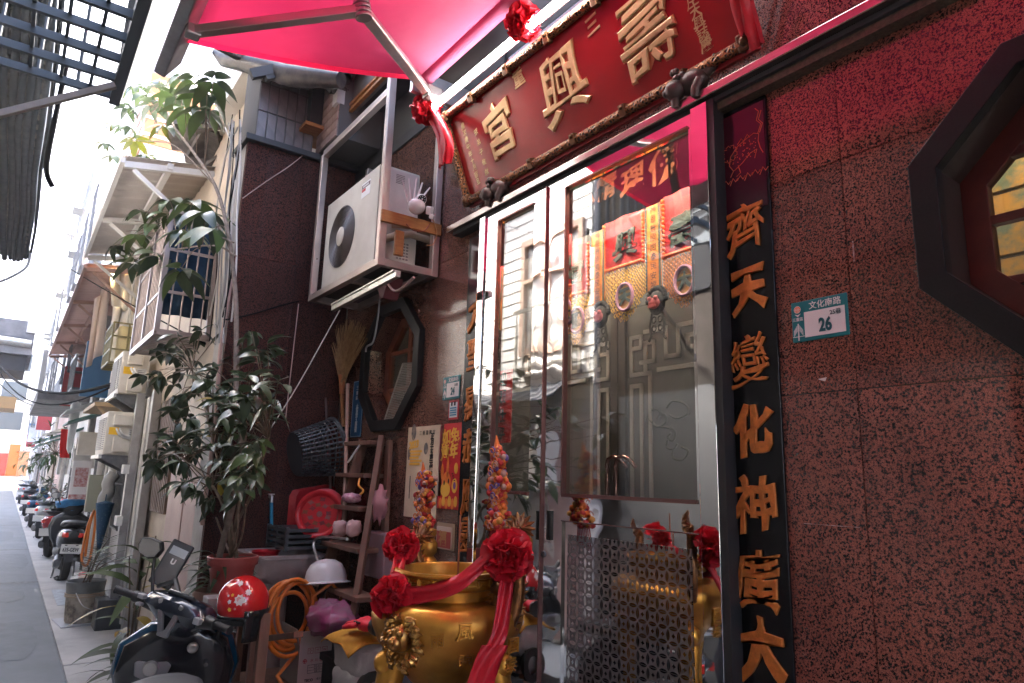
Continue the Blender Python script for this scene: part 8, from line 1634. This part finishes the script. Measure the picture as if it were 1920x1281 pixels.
# overhead cables
def span(lab, a, b, sag, r, m, n=16, grp='cables strung along and across the alley'):
    a, b = V(a), V(b); mb = MB(); mb.tube([a.lerp(b, k/n)+V((0, 0, -sag*4*(k/n)*(1-k/n))) for k in range(n+1)], r, 6); return solo('overhead_cable', lab, 'cable', mb, m, 60, group=grp)
p, q = aX(0, 685, -20), aY(218, 718, 1.0); span('thick black cable bundle sagging across to the upper outdoor unit', p, q, .35, .024, BLKC); span('black cable twisted below the thick bundle', p+V((0, 0, -.12)), q+V((0, 0, -.02)), .5, .012, BLKC)
p, q = aX(60, 455, -16.9), aX(385, 645, -6.3); span('thin dark wire crossing from the overhang to the window cage', p, q, .06, .007, BLKC)
p = aX(0, 720, -18); span('grey cable crossing the lane near the far canopy', p, aY(120, 760, 1.1), .25, .014, GREYC)
cable('hanging_cable', 'loop of pale conduit hanging off the end of the overhang', [aX(58, 470, -17.0), aX(50, 500, -17.0), aX(20, 520, -17.0), aX(-20, 535, -17.0)], .03, GREYC, 'cable')
cable('hanging_cable', 'dark cable hanging from the overhead cage', [aX(125, 120, c0_.x-.3), aX(108, 200, c0_.x-.3), aX(90, 290, c0_.x-.3), aX(88, 325, c0_.x-.3), aX(98, 350, c0_.x-.3)], .014, BLKC)
# tangle on the edge of the pier
rr = random.Random(17)
for k in range(11):
    x_ = 415+k*3.2+rr.uniform(-4, 4); P = [aY(440+rr.uniform(-20, 12), 215+rr.uniform(-12, 25), 1.1), aY(x_+6, 300, 1.08+rr.uniform(-.03, .03)), aY(x_-rr.uniform(0, 12), 400, 1.08), aY(x_-8+rr.uniform(-8, 8), 500, 1.08+rr.uniform(-.03, .02)), aY(x_-16+rr.uniform(-8, 8), 590+rr.uniform(0, 60), 1.08)]
    cable('pier_cable', 'one of the thin grey cables tangled along the outer edge of the granite pier', P, rr.choice((.004, .006, .005)), rr.choice((GREYC, BLKC, GREYC, WHC)), 'cable', 'cable tangle on the granite pier')
cable('pier_cable', 'black cable looping from the tangle into the pier face', [aY(420, 600, 1.08), aX(470, 590, PX+.02), aX(530, 572, PX+.02), aX(560, 565, PX+.02)], .006, BLKC)
cable('pier_cable', 'thin brown cord running up the pier face to the tiles', [aX(455, 372, PX+.02), aX(500, 340, PX+.02), aX(545, 310, PX+.02), aX(575, 285, PX+.03)], .004, PINKC)
cable('pier_cable', 'thin brown wire across the pier face to the shrub', [aX(560, 570, PX+.02), aX(545, 700, PX+.06), aX(535, 790, PX+.1)], .004, PINKC)
mb = MB(); mb.tube(curve([V((PX+.01, 1.12, 3.0)), V((PX+.01, 1.10, 2.5)), V((PX+.01, 1.12, 2.0)), V((PX+.01, 1.11, 1.3))]), .014, 6); solo('thin_conduit', 'thin brown conduit up the outer edge of the granite pier', 'conduit', mb, PINKC, 60)

# ------------------------------------------------------------------ hazy air down the alley
hm_ = bpy.data.materials.new('thin_haze'); hm_.use_nodes = True; n_ = hm_.node_tree; n_.nodes.clear(); ho = n_.nodes.new('ShaderNodeOutputMaterial'); pv = n_.nodes.new('ShaderNodeVolumePrincipled')
pv.inputs['Color'].default_value = (.93, .95, 1, 1); pv.inputs['Density'].default_value = .0018; pv.inputs['Anisotropy'].default_value = 0; n_.links.new(pv.outputs[0], ho.inputs['Volume'])
mb = MB(); mb.bb((-360, -360, -1.4), (360, 360, 17)); o = part('haze', mb, hm_); o['kind'] = 'stuff'
